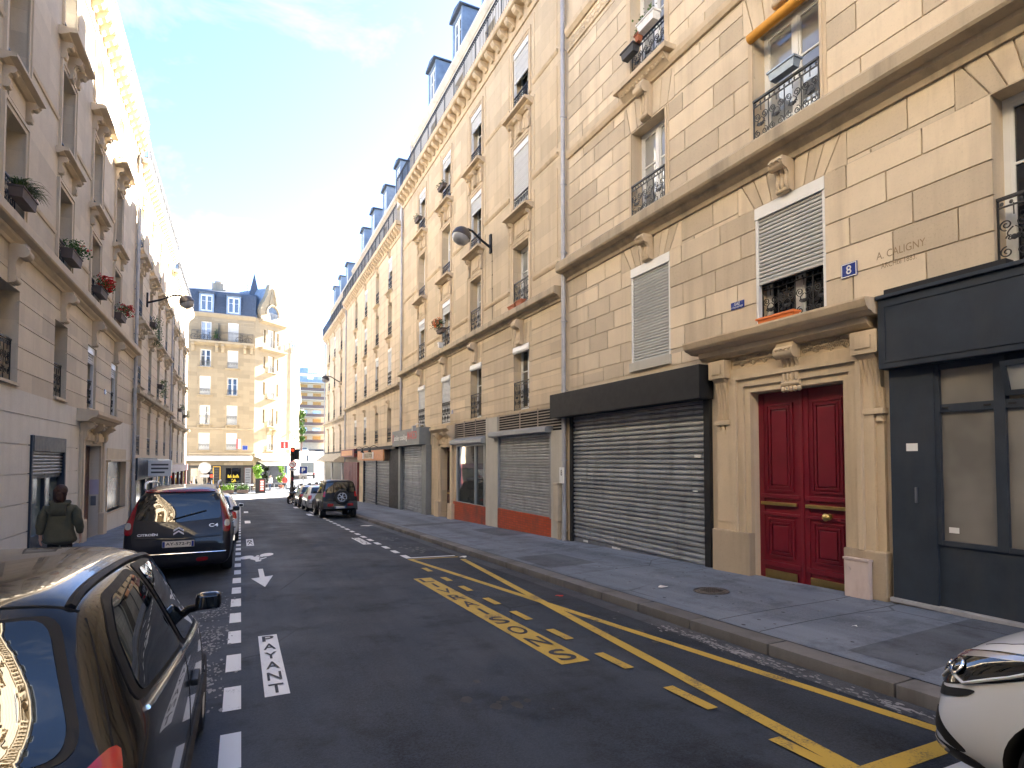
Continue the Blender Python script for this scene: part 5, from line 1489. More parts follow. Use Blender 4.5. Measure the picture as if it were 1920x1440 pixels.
# bicycles kept on the fourth floor balcony of the cafe house
def bicycle(x, y, z, rz, label, first=[]):
    if first:
        c = copy_tree(first[0]); c.location = (x, y, z); c.rotation_euler.z = rz; c['label'] = label; return c
    e = empty('bicycle', (x, y, z), (0, 0, rz), label, 'bicycle', 'bicycles on the cafe house balcony')
    for xx in (-.5, .5):
        m = MB(); m.tube([(xx+.33*math.cos(a), 0, .34+.33*math.sin(a)) for a in [2*PI*j/24 for j in range(25)]], .02, 5); w_ = m.build('wheel', M['rubber'], e)
        m = MB()
        for j in range(8): m.tube([(xx, 0, .34), (xx+.32*math.cos(j*PI/4), 0, .34+.32*math.sin(j*PI/4))], .004, 3)
        link('spokes', m.mesh('spokes', M['steel']), w_)
    m = MB()
    for a, b in (((-.5, 0, .34), (-.1, 0, .34)), ((-.5, 0, .34), (-.22, 0, .82)), ((-.1, 0, .34), (-.22, 0, .9)), ((-.1, 0, .34), (.36, 0, .78)), ((-.2, 0, .8), (.36, 0, .85)), ((.36, 0, .9), (.5, 0, .34))): m.tube([a, b], .018, 5)
    m.build('frame', M['iron'], e)
    m = MB(); m.ellipsoid((-.24, 0, .93), (.13, .06, .03), 10, 6); m.build('saddle', M['trimb'], e)
    m = MB(); m.tube([(.34, -.26, .98), (.36, 0, .94), (.34, .26, .98)], .015, 5); m.build('handlebar', M['trimb'], e)
    first.append(e); return e
bicycle(-4.3, 69.7, 13.06, .1, 'dark bicycle at the left end of the cafe house balcony')
bicycle(-3.1, 69.75, 13.06, -.1, 'second dark bicycle, left of the divider on the cafe house balcony')
bicycle(.1, 69.7, 13.06, .05, 'bicycle at the right end of the cafe house balcony')
e = empty('potted_plant', (-2.65, 69.7, 13.06), (0, 0, 0), 'tall green plant in a pot beside the divider on the cafe house balcony', 'plant')
m = MB(); m.lathe((0, 0, 0), (0, 0, 1), [(.12, 0), (.17, .28), (.15, .28), (0, .24)], 14); m.build('pot', M['box'], e)
random.seed(12); m = MB()
for q in range(220): m.leaf((random.gauss(0, .14), random.gauss(0, .12), .3+abs(random.gauss(.3, .35))), random.uniform(.08, .16))
m.build('foliage', M['leafg'], e, fix=False)
# ---------------------------------------------------------------- vehicles
def car_shell(st, wheels, sub=2, crease=.35):
    """st: stations from tail to nose (y, zbottom, zbelt, ztop, wbottom, wbelt, wtop); wheels: (y, r, halfwidth)"""
    bm = bmesh.new(); rows = []
    for y, zb, zl, zt, wb, wl, wt in st:
        mid = max(wb, wl)+.012
        half = [(0, zb), (wb*.8, zb), (wb, zb+.07), (mid, zb+(zl-zb)*.55), (wl, zl-.04), (wl-.025, zl+.015),
                (wl+(wt-wl)*.55, zl+(zt-zl)*.5), (wt+.02, zt-(zt-zl)*.12-.015), (wt*.86, zt-.012), (wt*.45, zt), (0, zt+.004)]
        ring = [bm.verts.new((x, y, z)) for x, z in half]+[bm.verts.new((-x, y, z)) for x, z in half[1:-1]]
        rows.append(ring)
    n = len(half); idx = list(range(n))+[n+k for k in range(n-3, -1, -1)]   # loop order
    for a, b in zip(rows[:-1], rows[1:]):
        for k in range(len(idx)):
            i, j = idx[k], idx[(k+1) % len(idx)]
            bm.faces.new((a[i], a[j], b[j], b[i]))
    cr = bm.edges.layers.float.new('crease_edge')
    for r, fl in ((rows[0], 1), (rows[-1], 0)):
        mir = lambda i: 0 if i == 0 else (n-1 if i == n-1 else n+i-1)
        for i in range(n-1):
            q = [r[i], r[i+1], r[mir(i+1)], r[mir(i)]]
            u = []
            for v in q:
                if v not in u: u.append(v)
            bm.faces.new(u)
        for k in range(len(idx)):
            e = bm.edges.get((r[idx[k]], r[idx[(k+1) % len(idx)]]))
            if e: e[cr] = crease
    bmesh.ops.recalc_face_normals(bm, faces=bm.faces[:])
    me = bpy.data.meshes.new('car shell'); bm.to_mesh(me); bm.free()
    o = link('tmp_shell', me)
    md = o.modifiers.new('s', 'SUBSURF'); md.levels = sub; md.render_levels = sub
    dg = bpy.context.evaluated_depsgraph_get()
    full = bpy.data.meshes.new_from_object(o.evaluated_get(dg)); full.name = 'car shell smooth'
    b2 = bmesh.new(); b2.from_mesh(full)
    for _ in range(6 if sub == 3 else 2): bmesh.ops.smooth_vert(b2, verts=b2.verts[:], factor=.5, use_axis_x=True, use_axis_y=True, use_axis_z=True)
    b2.to_mesh(full); bvh = BVHTree.FromBMesh(b2); b2.free()
    o.modifiers.remove(md); o.data = full
    # wheel arches really cut out of the body
    m = MB()
    for y, r, hw in wheels:
        for sg in (-1, 1):
            m.lathe((sg*(hw-.27), y, r), (sg, 0, 0), [(0, 0), (r+.055, 0), (r+.055, .6), (0, .6)], 40)
    cm = m.mesh('cutter', M['gap'], merge=True); co = link('tmp_cut', cm)
    md = o.modifiers.new('b', 'BOOLEAN'); md.operation = 'DIFFERENCE'; md.object = co; md.solver = 'EXACT'
    if hasattr(md, 'material_mode'): md.material_mode = 'TRANSFER'
    full.materials.append(M['pblack'])
    dg = bpy.context.evaluated_depsgraph_get()
    out = bpy.data.meshes.new_from_object(o.evaluated_get(dg))
    bpy.data.objects.remove(o); bpy.data.objects.remove(co)
    return out, bvh

def inflate(pts, k=8):
    """closed smooth outline through corner points (rounded polygon)"""
    n = len(pts); out = []
    for i in range(n):
        p0, p1, p2 = Vector(pts[i-1]), Vector(pts[i]), Vector(pts[(i+1) % n])
        d = min(.28, .5)
        a = p1.lerp(p0, min(.5, .06/max(1e-6, (p0-p1).length))) if (p0-p1).length > .12 else p1.lerp(p0, .45)
        c = p1.lerp(p2, min(.5, .06/max(1e-6, (p2-p1).length))) if (p2-p1).length > .12 else p1.lerp(p2, .45)
        for j in range(5):
            t = j/4; out.append(a*(1-t)**2+p1*2*t*(1-t)+c*t*t)
    dense = []
    for i in range(len(out)):
        a, b = out[i], out[(i+1) % len(out)]; L = (b-a).length; m = max(1, int(L/.05))
        dense += [a.lerp(b, j/m) for j in range(m)]
    return dense

def shoot(bvh, axis, p, sg):
    if axis == 'x': o, d = Vector((sg*3, p[0], p[1])), Vector((-sg, 0, 0))
    elif axis == 'y': o, d = Vector((p[0], sg*5, p[1])), Vector((0, -sg, 0))
    elif axis == 'd': o, d = Vector((sg*(.78*p[0]+.62*4), -.62*p[0]+.78*4, p[1])), Vector((-sg*.62, -.78, 0))
    else: o, d = Vector((p[0], p[1], 4)), Vector((0, 0, -1))
    h = bvh.ray_cast(o, d)
    if h[0] is None:
        q = o+d*(3-.75 if axis == 'x' else 4.0); h = bvh.find_nearest(q)
    nrm = h[1] if h[1].dot(d) < 0 else -h[1]
    return h[0], nrm

def patch(bvh, pts, axis, sg, off, name, mat, parent, rings=7, scale=1., lip=.008, rounded=True):
    """panel laid on the body surface, standing off by a few millimetres, edges turned in"""
    ol = inflate(pts) if rounded else [Vector(p) for p in pts]
    c = sum(ol, Vector((0, 0)))/len(ol)
    ol = [c+(p-c)*scale for p in ol]; n = len(ol)
    m = MB(); vs = []
    def put(p, of):
        h, nr = shoot(bvh, axis, p, sg); return h+nr*of
    for k in range(rings+1):
        t = 1-k/rings
        for p in ol: vs.append(put(c+(p-c)*max(t, .02), off))
    b0 = len(vs)
    for p in ol: vs.append(put(p, -lip))
    fs = [(k*n+i, k*n+(i+1) % n, (k+1)*n+(i+1) % n, (k+1)*n+i) for k in range(rings) for i in range(n)]
    fs += [(b0+i, b0+(i+1) % n, (i+1) % n, i) for i in range(n)]
    fs.append(tuple(rings*n+i for i in range(n)))
    m.add(vs, fs)
    return m.build(name, mat, parent, smooth=40)

def strip(bvh, pts, axis, sg, r, name, mat, parent, off=.0, n=6):
    m = MB(); P = []
    for a, b in zip(pts[:-1], pts[1:]):
        a, b = Vector(a), Vector(b); k = max(1, int((b-a).length/.04))
        P += [a.lerp(b, j/k) for j in range(k)]
    P.append(Vector(pts[-1]))
    Q = [h+nr*off for h, nr in (shoot(bvh, axis, p, sg) for p in P)]
    m.tube(Q, r, n)
    return m.build(name, mat, parent, smooth=50)

def wheel(parent, x, y, r, w=.19, spokes=5, sg=1, rim='alloy'):
    m = MB()
    pr = [(r*.64, -w/2), (r*.9, -w/2-.006), (r*.985, -w/2+.03), (r, -w/4), (r, w/4), (r*.985, w/2-.03), (r*.9, w/2+.006), (r*.64, w/2)]
    m.lathe((x, y, r), (1, 0, 0), pr, 36)
    for k in range(3): m.lathe((x-w/4+k*w/4, y, r), (1, 0, 0), [(r+.001, -.006), (r-.008, 0), (r+.001, .006)], 36)
    t = m.build('wheel', M['rubber'], parent, smooth=40)
    m = MB(); f = sg*w/2
    m.lathe((x, y, r), (sg, 0, 0), [(r*.66, w*.48), (r*.62, w*.50), (r*.58, w*.40), (r*.56, -w*.3)], 36)
    m.lathe((x, y, r), (sg, 0, 0), [(r*.2, w*.1), (r*.2, w*.46), (r*.12, w*.5), (0, w*.5)], 20)
    for k in range(spokes):
        a = 2*PI*k/spokes; u = Vector((0, math.cos(a), math.sin(a))); v = Vector((0, -math.sin(a), math.cos(a)))
        c = Vector((x+sg*w*.44, y, r))
        m.add([c+u*r*.15+v*r*.09, c+u*r*.15-v*r*.09, c+u*r*.6-v*r*.12+Vector((sg*.004, 0, 0)), c+u*r*.6+v*r*.12+Vector((sg*.004, 0, 0)),
               c+u*r*.15+v*r*.07-Vector((sg*.03, 0, 0)), c+u*r*.15-v*r*.07-Vector((sg*.03, 0, 0)), c+u*r*.6-v*r*.1-Vector((sg*.03, 0, 0)), c+u*r*.6+v*r*.1-Vector((sg*.03, 0, 0))],
              [(0, 1, 2, 3), (0, 1, 5, 4), (1, 2, 6, 5), (2, 3, 7, 6), (3, 0, 4, 7)])
    link('rim', m.mesh('rim', M[rim], smooth=40), t)
    m = MB(); m.lathe((x, y, r), (sg, 0, 0), [(0, -w*.2), (r*.6, -w*.2)], 24); link('brake_drum', m.mesh('drum', M['gap']), t)
    return t

def mirror(parent, x, y, z, sg, mat):
    m = MB(); m.bbox(x+sg*.0, x+sg*.155, y-.04, y+.05, z-.055, z+.06, .036); m.tube([(x-sg*.05, y+.03, z-.05), (x+sg*.04, y+.01, z-.03)], .026, 8)
    o = m.build('door_mirror', mat, parent, smooth=60)
    m = MB(); m.bbox(x+sg*.022, x+sg*.133, y-.047, y-.036, z-.035, z+.04, .004); link('mirror_glass', m.mesh('mirror glass', M['carg']), o)
    return o

def plate_on(bvh, parent, sg, z, w=.52, h=.11, txt=None, x=0, tilt=0):
    hy = shoot(bvh, 'y', (x, z), sg)[0].y
    m = MB(); y0, y1 = sorted((hy-sg*.02, hy+sg*.018)); m.bbox(x-w/2, x+w/2, y0, y1, z-h/2, z+h/2, .004)
    o = m.build('number_plate', M['platew'], parent)
    yf = hy+sg*.0205
    m = MB()
    for a, q in ((x-w/2+.004, x-w/2+.044), (x+w/2-.044, x+w/2-.004)): m.box(a, q, min(hy, yf), max(hy, yf), z-h/2+.004, z+h/2-.004)
    link('plate_band', m.mesh('band', M['enamel']), o)
    if txt:
        m = MB()
        if sg < 0: write(m, txt, lambda u, v: (x-w*.39+u*w*.78, yf-.0015, z-h*.3+v*h*.6), .015)
        else: write(m, txt, lambda u, v: (x+w*.39-u*w*.78, yf+.0015, z-h*.3+v*h*.6), .015)
        link('plate_lettering', m.mesh('lettering', M['ink'], fix=False), o)
    return o

def mir(pts): return pts

# ---- near black hatchback
SL = math.atan(.03)
def car_root(name, x, y, label, heading=0, dz=0, group=None, cat='car'):
    rx = -SL if heading == 0 else SL
    return empty(name, (x, y, ground(x, y)+dz), (rx, 0, heading), label, cat, group)

root = car_root('parked_car', -1.05, 3.58, 'shiny black three door hatchback nearest the camera, seen from its rear corner')
st = [(-1.76, .30, .52, .60, .60, .62, .52), (-1.74, .24, .60, .76, .74, .75, .62), (-1.68, .20, .86, .98, .79, .79, .68), (-1.58, .19, .98, 1.06, .81, .80, .66),
      (-1.50, .18, 1.02, 1.22, .82, .805, .62), (-1.39, .18, 1.05, 1.46, .825, .81, .605), (-1.25, .18, 1.05, 1.515, .83, .81, .60), (-.85, .17, 1.02, 1.545, .83, .815, .605), (-.35, .17, .98, 1.55, .83, .82, .605),
      (.15, .17, .94, 1.505, .83, .82, .59), (.5, .17, .91, 1.385, .83, .82, .58), (.82, .17, .88, 1.14, .83, .815, .60), (1.06, .18, .86, .97, .825, .80, .66),
      (1.4, .19, .80, .88, .815, .77, .64), (1.7, .21, .70, .76, .78, .72, .58), (1.86, .24, .56, .64, .70, .64, .5), (1.92, .32, .50, .56, .55, .5, .4)]
sh, bv = car_shell(st, [(-1.22, .29, .83), (1.22, .29, .83)], sub=3)
sh.materials[0] = M['pblack']
for p in sh.polygons: p.use_smooth = True
sh.set_sharp_from_angle(angle=R(35))
link('body', sh, root)
P = {}
for sg in (1, -1):
    q = [(-1.36, 1.13), (-1.30, 1.33), (-1.14, 1.43), (-.68, 1.455), (-.60, 1.42), (-.31, 1.02)]
    patch(bv, q, 'x', sg, .004, 'window_rubber', M['trimb'], root, scale=1.07)
    patch(bv, q, 'x', sg, .009, 'side_window', M['carg'], root, scale=.95)
    d = [(-.53, 1.455), (.05, 1.43), (.38, 1.30), (.80, .98), (.83, .91), (-.18, 1.0)]
    patch(bv, d, 'x', sg, .004, 'window_rubber', M['trimb'], root, scale=1.05)
    patch(bv, d, 'x', sg, .009, 'side_window', M['carg'], root, scale=.945)
    strip(bv, [(-1.34, 1.085), (-.30, .985), (.88, .86)], 'x', sg, .009, 'waist_strip', M['chrome'], root, .006)
    strip(bv, [(-.60, 1.47), (-.26, .98), (-.20, .5), (-.14, .25), (.72, .25), (.86, .5), (.9, .86)], 'x', sg, .0035, 'door_gap', M['gap'], root, -.001)
    strip(bv, [(-1.0, .52), (.9, .50)], 'x', sg, .022, 'side_moulding', M['trimb'], root, .004)
    m = MB(); h0, n0 = shoot(bv, 'x', (-.06, .78), sg); m.bbox(min(h0.x, h0.x+sg*.035), max(h0.x, h0.x+sg*.035), -.16, .04, .765, .80, .01); m.build('door_handle', M['trimb'], root)
    mirror(root, sg*.79, .70, 1.04, sg, M['pblack'])
    strip(bv, [(.555*sg, -1.33), (.575*sg, -.8), (.585*sg, -.3), (.575*sg, .2), (.57*sg, .5)], 'z', 1, .018, 'roof_strip', M['trimb'], root, .003)
    strip(bv, [(.60*sg, -1.34), (.66*sg, -1.44), (.72*sg, -1.55), (.75*sg, -1.64)], 'z', 1, .004, 'hatch_gap', M['gap'], root, -.001)
    patch(bv, [(.60*sg, .97), (.73*sg, 1.08), (.79*sg, .74), (.60*sg, .70)], 'y', -1, .012, 'tail_lamp', M['rlamp'], root)
    for y in (-1.22, 1.22): wheel(root, sg*.735, y, .29, .185, 6, sg)
m = MB(); h0, n0 = shoot(bv, 'x', (1.62, .62), 1)
m.box(h0.x-.01, h0.x+.012, 1.58, 1.68, .60, .635); m.build('indicator', M['amber'], root)
patch(bv, [(-.52, 1.42), (.52, 1.42), (.62, 1.10), (.59, 1.05), (-.59, 1.05), (-.62, 1.10)], 'y', -1, .004, 'window_rubber', M['trimb'], root, scale=1.035)
patch(bv, [(-.52, 1.42), (.52, 1.42), (.62, 1.10), (.59, 1.05), (-.59, 1.05), (-.62, 1.10)], 'y', -1, .010, 'rear_window', M['carg'], root, scale=.985)
patch(bv, [(-.50, 1.44), (.50, 1.44), (.62, 1.04), (-.62, 1.04)], 'y', 1, .006, 'windscreen', M['carg'], root)
strip(bv, [(-.58, -1.33), (0, -1.37), (.58, -1.33)], 'z', 1, .006, 'hatch_gap', M['gap'], root, -.001)
plate_on(bv, root, -1, .74, txt=None)
m = MB(); m.tube([(0, -.95, 1.53), (0, -1.2, 1.68)], .005, 6); m.build('aerial', M['trimb'], root)

# ---- dark violet people carrier
root = car_root('parked_car', -1.04, 14.60, 'dark violet blue people carrier with tall tail lamps, parked ahead of the black hatchback')
st = [(-2.27, .30, .55, .60, .70, .72, .6), (-2.26, .22, .62, .72, .82, .83, .7), (-2.22, .19, .80, .95, .87, .87, .76), (-2.17, .18, .98, 1.08, .88, .87, .78),
      (-2.08, .18, 1.02, 1.40, .89, .87, .70), (-1.98, .18, 1.02, 1.56, .895, .875, .64), (-1.80, .18, 1.02, 1.63, .90, .88, .62), (-1.2, .17, 1.0, 1.67, .90, .885, .62), (-.5, .17, .98, 1.69, .90, .89, .63),
      (.1, .17, .97, 1.66, .90, .89, .62), (.6, .17, .96, 1.52, .90, .885, .60), (1.05, .18, .95, 1.28, .895, .88, .62), (1.4, .18, .93, 1.06, .89, .86, .68), (1.8, .19, .82, .92, .87, .80, .64), (2.12, .22, .66, .74, .80, .72, .56), (2.26, .30, .5, .56, .62, .55, .42)]
sh, bv = car_shell(st, [(-1.38, .33, .90), (1.36, .33, .90)]); sh.materials[0] = M['pnavy']
for p in sh.polygons: p.use_smooth = True
sh.set_sharp_from_angle(angle=R(35)); link('body', sh, root)
for sg in (1, -1):
    for q in ([(-1.95, 1.12), (-1.86, 1.45), (-1.35, 1.52), (-1.28, 1.08)], [(-1.2, 1.53), (-.32, 1.56), (-.30, 1.05), (-1.16, 1.07)], [(-.22, 1.555), (.3, 1.52), (.62, 1.38), (.98, 1.10), (.95, 1.03), (-.2, 1.05)]):
        patch(bv, q, 'x', sg, .006, 'side_window', M['carg'], root)
    strip(bv, [(-1.95, 1.05), (-.3, 1.015), (1.05, 1.0)], 'x', sg, .009, 'waist_strip', M['chrome'], root, .006)
    strip(bv, [(-1.24, 1.58), (-1.22, 1.0), (-1.1, .5), (-.95, .28), (-.22, .28), (-.24, 1.0), (-.26, 1.58)], 'x', sg, .004, 'door_gap', M['gap'], root)
    strip(bv, [(-.24, .28), (.8, .28), (.95, .6), (1.02, 1.0)], 'x', sg, .004, 'door_gap', M['gap'], root)
    strip(bv, [(-1.0, .50), (.9, .48)], 'x', sg, .02, 'side_moulding', M['pnavy'], root, .01)
    for y in (-.95, .05):
        h0, n0 = shoot(bv, 'x', (y, .88), sg); m = MB(); m.bbox(min(h0.x, h0.x+sg*.035), max(h0.x, h0.x+sg*.035), y-.11, y+.09, .865, .90, .01); m.build('door_handle', M['chrome'], root)
    mirror(root, sg*.87, .95, 1.08, sg, M['pnavy'])
    tl_ = patch(bv, [(.66*sg, 1.50), (.72*sg, 1.50), (.86*sg, .98), (.865*sg, .80), (.74*sg, .80), (.73*sg, 1.0)], 'y', -1, .012, 'tail_lamp', M['rlampd'], root)
    x = patch(bv, [(.765*sg, 1.02), (.845*sg, 1.02), (.855*sg, .90), (.76*sg, .90)], 'y', -1, .016, 'reversing_lens', M['clamp'], root); x.parent = tl_
    m = MB(); P_ = [(sg*.62, -1.75, 1.60), (sg*.63, -1.62, 1.70), (sg*.635, -1.2, 1.735), (sg*.63, -.3, 1.745), (sg*.62, .2, 1.72), (sg*.61, .35, 1.66)]
    m.tube(P_, .022, 8); m.build('roof_rail', M['alloy'], root, smooth=50)
    for y in (-1.38, 1.36): wheel(root, sg*.80, y, .33, .2, 5, sg)
patch(bv, [(-.66, 1.50), (.66, 1.50), (.71, 1.06), (0, 1.0), (-.71, 1.06)], 'y', -1, .008, 'rear_window', M['carg'], root)
patch(bv, [(-.58, 1.575), (.58, 1.575), (.60, 1.535), (-.60, 1.535)], 'y', -1, .02, 'brake_light', M['rlampd'], root)
patch(bv, [(-.55, 1.60), (.55, 1.60), (.68, 1.15), (-.68, 1.15)], 'y', 1, .006, 'windscreen', M['carg'], root)
plate_on(bv, root, -1, .62, txt='AY-572-PJ')
h0 = shoot(bv, 'y', (0, .86), -1)[0].y
m = MB()
for dz in (0, .06): m.add([(x, h0-.02+dy, .83+dz+zz) for dy in (0, -.01) for x, zz in ((-.085, -.02), (0, .035), (.085, -.02), (.085, -.05), (0, .005), (-.085, -.05))], [(0, 1, 4, 5), (1, 2, 3, 4), (6, 7, 10, 11), (7, 8, 9, 10), (0, 1, 7, 6), (1, 2, 8, 7), (5, 4, 10, 11), (4, 3, 9, 10)])
m.build('chevron_badge', M['badge'], root)
m = MB()
fy = lambda xx, zz: shoot(bv, 'y', (xx, zz), -1)[0].y-.004
write(m, 'CITROËN', lambda u, v: (-.66+u*.32, fy(-.66+u*.32, .78+v*.05), .78+v*.05), .02); write(m, 'C4', lambda u, v: (.50+u*.16, fy(.50+u*.16, .90+v*.06), .90+v*.06), .02)
m.build('badge_lettering', M['badge'], root, fix=False)
strip(bv, [(-.80, .45), (.80, .45)], 'y', -1, .010, 'bumper_strip', M['chrome'], root, .006)
strip(bv, [(-.74, .99), (-.75, .72), (-.70, .47), (.70, .47), (.75, .72), (.74, .99)], 'y', -1, .004, 'hatch_gap', M['gap'], root)
strip(bv, [(-.70, .74), (0, .71), (.70, .74)], 'y', -1, .012, 'hatch_crease', M['pnavy'], root, .002)
patch(bv, [(.30, .36), (.50, .37), (.50, .30), (.30, .29)], 'y', -1, .012, 'fog_lamp', M['rlampd'], root)
for x in (-.5, -.15, .15, .5):
    h = shoot(bv, 'y', (x, .36), -1)[0]; m = MB(); m.lathe(h, (0, -1, 0), [(.02, 0), (.02, .004), (0, .006)], 10); m.build('parking_sensor', M['trimb'], root)
m = MB(); hh = shoot(bv, 'y', (-.1, 1.06), -1)[0]; m.tube([hh+Vector((0, -.03, 0)), shoot(bv, 'y', (.05, 1.10), -1)[0]+Vector((0, -.03, 0)), shoot(bv, 'y', (.45, 1.20), -1)[0]+Vector((0, -.025, 0))], .012, 6); m.build('rear_wiper', M['trimb'], root)
root.scale = (1.0, 1.0, 1.045)

# ---- plain hatchbacks built once per kind
def hatch(name, x, y, label, paint, W=1.62, L=3.8, Hh=1.46, heading=0, tail='rlamp', group=None):
    root = car_root(name, x, y, label, heading, group=group)
    k = W/1.66; l = L/3.83; hz = Hh/1.46
    st = [(-1.90*l, .30, .54, .62, .60*k, .62*k, .5*k), (-1.88*l, .24, .62, .76, .72*k, .74*k, .6*k), (-1.82*l, .20, .84*hz, .96*hz, .79*k, .79*k, .68*k), (-1.72*l, .19, .93*hz, 1.10*hz, .81*k, .80*k, .64*k),
          (-1.5*l, .18, .94*hz, 1.36*hz, .825*k, .805*k, .58*k), (-1.3*l, .18, .94*hz, 1.43*hz, .83*k, .81*k, .57*k), (-.8*l, .17, .93*hz, 1.47*hz, .83*k, .815*k, .58*k), (-.2*l, .17, .92*hz, 1.47*hz, .83*k, .82*k, .58*k),
          (.3*l, .17, .91*hz, 1.38*hz, .83*k, .82*k, .57*k), (.75*l, .17, .90*hz, 1.12*hz, .83*k, .815*k, .6*k), (1.05*l, .18, .87*hz, .97*hz, .825*k, .80*k, .66*k),
          (1.45*l, .19, .80, .87, .815*k, .77*k, .64*k), (1.75*l, .21, .68, .74, .77*k, .70*k, .56*k), (1.9*l, .26, .54, .6, .65*k, .58*k, .45*k)]
    sh, bv = car_shell(st, [(-1.2*l, .29, W/2), (1.2*l, .29, W/2)]); sh.materials[0] = M[paint]
    for p in sh.polygons: p.use_smooth = True
    sh.set_sharp_from_angle(angle=R(35)); link('body', sh, root)
    for sg in (1, -1):
        for q in ([(-1.42*l, 1.02*hz), (-1.34*l, 1.26*hz), (-.75*l, 1.37*hz), (-.66*l, .97*hz)], [(-.58*l, 1.375*hz), (-.1*l, 1.375*hz), (.25*l, 1.28*hz), (.7*l, 1.03*hz), (.72*l, .95*hz), (-.56*l, .97*hz)]):
            patch(bv, q, 'x', sg, .006, 'side_window', M['carg'], root, rings=4)
        strip(bv, [(-.62*l, 1.40*hz), (-.6*l, .9), (-.5*l, .25), (.6*l, .25), (.78*l, .9)], 'x', sg, .004, 'door_gap', M['gap'], root)
        mirror(root, sg*W*.485, .68*l, 1.0*hz, sg, M[paint])
        patch(bv, [(.55*k*sg, .94*hz), (.74*k*sg, .92*hz), (.77*k*sg, .70), (.58*k*sg, .70)], 'y', -1, .014, 'tail_lamp', M['rlamp'], root, rings=3)
        patch(bv, [(.42*k*sg, .70), (.68*k*sg, .76), (.70*k*sg, .62), (.44*k*sg, .60)], 'y', 1, .012, 'headlight', M['clamp'], root, rings=3)
        for yy in (-1.2*l, 1.2*l): wheel(root, sg*(W/2-.1), yy, .29, .18, 5, sg)
    patch(bv, [(-.52*k, 1.36*hz), (.52*k, 1.36*hz), (.62*k, 1.03*hz), (-.62*k, 1.03*hz)], 'y', -1, .008, 'rear_window', M['carg'], root, rings=4)
    patch(bv, [(-.50*k, 1.38*hz), (.50*k, 1.38*hz), (.62*k, 1.0*hz), (-.62*k, 1.0*hz)], 'y', 1, .008, 'windscreen', M['carg'], root, rings=4)
    plate_on(bv, root, -1, .56); plate_on(bv, root, 1, .44)
    strip(bv, [(-.74*k, .47), (.74*k, .47)], 'y', -1, .014, 'bumper_strip', M['trimb'], root, .004)
    return root
hatch('parked_car', -.86, 20.1, 'white hatchback parked just ahead of the dark violet people carrier', 'pwhite', 1.66, 3.9, 1.44)
hatch('parked_car', 4.18, 35.6, 'silver hatchback with red tail lamp parked ahead of the dark off-roader', 'pgrey', 1.6, 3.8, 1.46)
hatch('parked_car', 4.15, 40.4, 'dark brown hatchback parked between the silver car and the motorbikes', 'pdark', 1.6, 3.8, 1.42)
hatch('parked_car', 16.0, 168, 'distant pale blue car at the top of the climbing street, left one', 'pgreyblue', 1.7, 4.0, 1.5, PI)
hatch('parked_car', 22.5, 170, 'distant pale blue car at the top of the climbing street, right one', 'pgreyblue', 1.7, 4.0, 1.5, PI)

# ---- off-roader with spare wheel
root = car_root('parked_car', 4.22, 29.35, 'black off-roader with a spare wheel on its tailgate, parked at the right kerb')
st = [(-1.92, .42, .62, .66, .70, .70, .6), (-1.90, .38, .74, .80, .78, .78, .70), (-1.84, .36, .98, 1.06, .80, .79, .73), (-1.80, .36, 1.08, 1.14, .80, .785, .74),
      (-1.74, .36, 1.10, 1.52, .80, .78, .69), (-1.68, .36, 1.10, 1.76, .80, .78, .655), (-1.55, .36, 1.10, 1.80, .80, .78, .65), (-.6, .36, 1.09, 1.83, .80, .78, .65), (.0, .36, 1.08, 1.81, .80, .78, .64),
      (.35, .36, 1.07, 1.68, .80, .78, .63), (.72, .36, 1.06, 1.28, .80, .78, .65), (.9, .36, 1.05, 1.10, .80, .775, .69), (1.5, .36, 1.0, 1.05, .80, .76, .68), (1.82, .38, .88, .95, .79, .74, .64), (1.93, .42, .7, .76, .72, .66, .55)]
sh, bv = car_shell(st, [(-1.12, .37, .80), (1.2, .37, .80)]); sh.materials[0] = M['psuv']
for p in sh.polygons: p.use_smooth = True
sh.set_sharp_from_angle(angle=R(35)); link('body', sh, root)
for sg in (1, -1):
    for q in ([(-1.6, 1.2), (-1.55, 1.62), (-.62, 1.68), (-.58, 1.18)], [(-.5, 1.68), (.02, 1.66), (.5, 1.22), (.5, 1.15), (-.48, 1.16)]):
        patch(bv, q, 'x', sg, .006, 'side_window', M['carg'], root, rings=4)
    patch(bv, [(.655*sg, 1.30), (.755*sg, 1.22), (.77*sg, 1.02), (.66*sg, 1.0)], 'y', -1, .014, 'tail_lamp', M['rlamp'], root, rings=3)
    m = MB(); m.bbox(sg*.45-.13, sg*.45+.13, -2.03, -1.96, .58, .71, .015); m.build('bumper_lamp', M['rlamp'], root)
    mirror(root, sg*.79, .52, 1.2, sg, M['trimb'])
    for yy in (-1.12, 1.2): wheel(root, sg*.70, yy, .37, .24, 6, sg)
    m = MB()
    for yy in (-1.12, 1.2):
        pts = [(sg*.815, yy+.47*math.cos(a), .37+.45*math.sin(a)) for a in [PI*j/16 for j in range(17)]]; m.tube(pts, .055, 8)
    m.build('wheel_arch_trim', M['grey'], root, smooth=50)
patch(bv, [(-.60, 1.68), (.60, 1.68), (.68, 1.20), (-.68, 1.20)], 'y', -1, .008, 'rear_window', M['carg'], root, rings=4)
patch(bv, [(-.58, 1.72), (.58, 1.72), (.66, 1.18), (-.66, 1.18)], 'y', 1, .008, 'windscreen', M['carg'], root, rings=4)
m = MB(); m.bbox(-.79, .79, -2.0, -1.84, .46, .80, .05); m.build('bumper', M['grey'], root, smooth=40)
plate_on(bv, root, -1, .53, .5, .11)
for ch in [o for o in COL.objects if o.parent == root and o.name.startswith('number_plate')]: ch.location.y -= .12
m = MB(); pr = [(.20, -.10), (.30, -.11), (.345, -.07), (.355, 0), (.345, .07), (.30, .11), (.20, .10)]
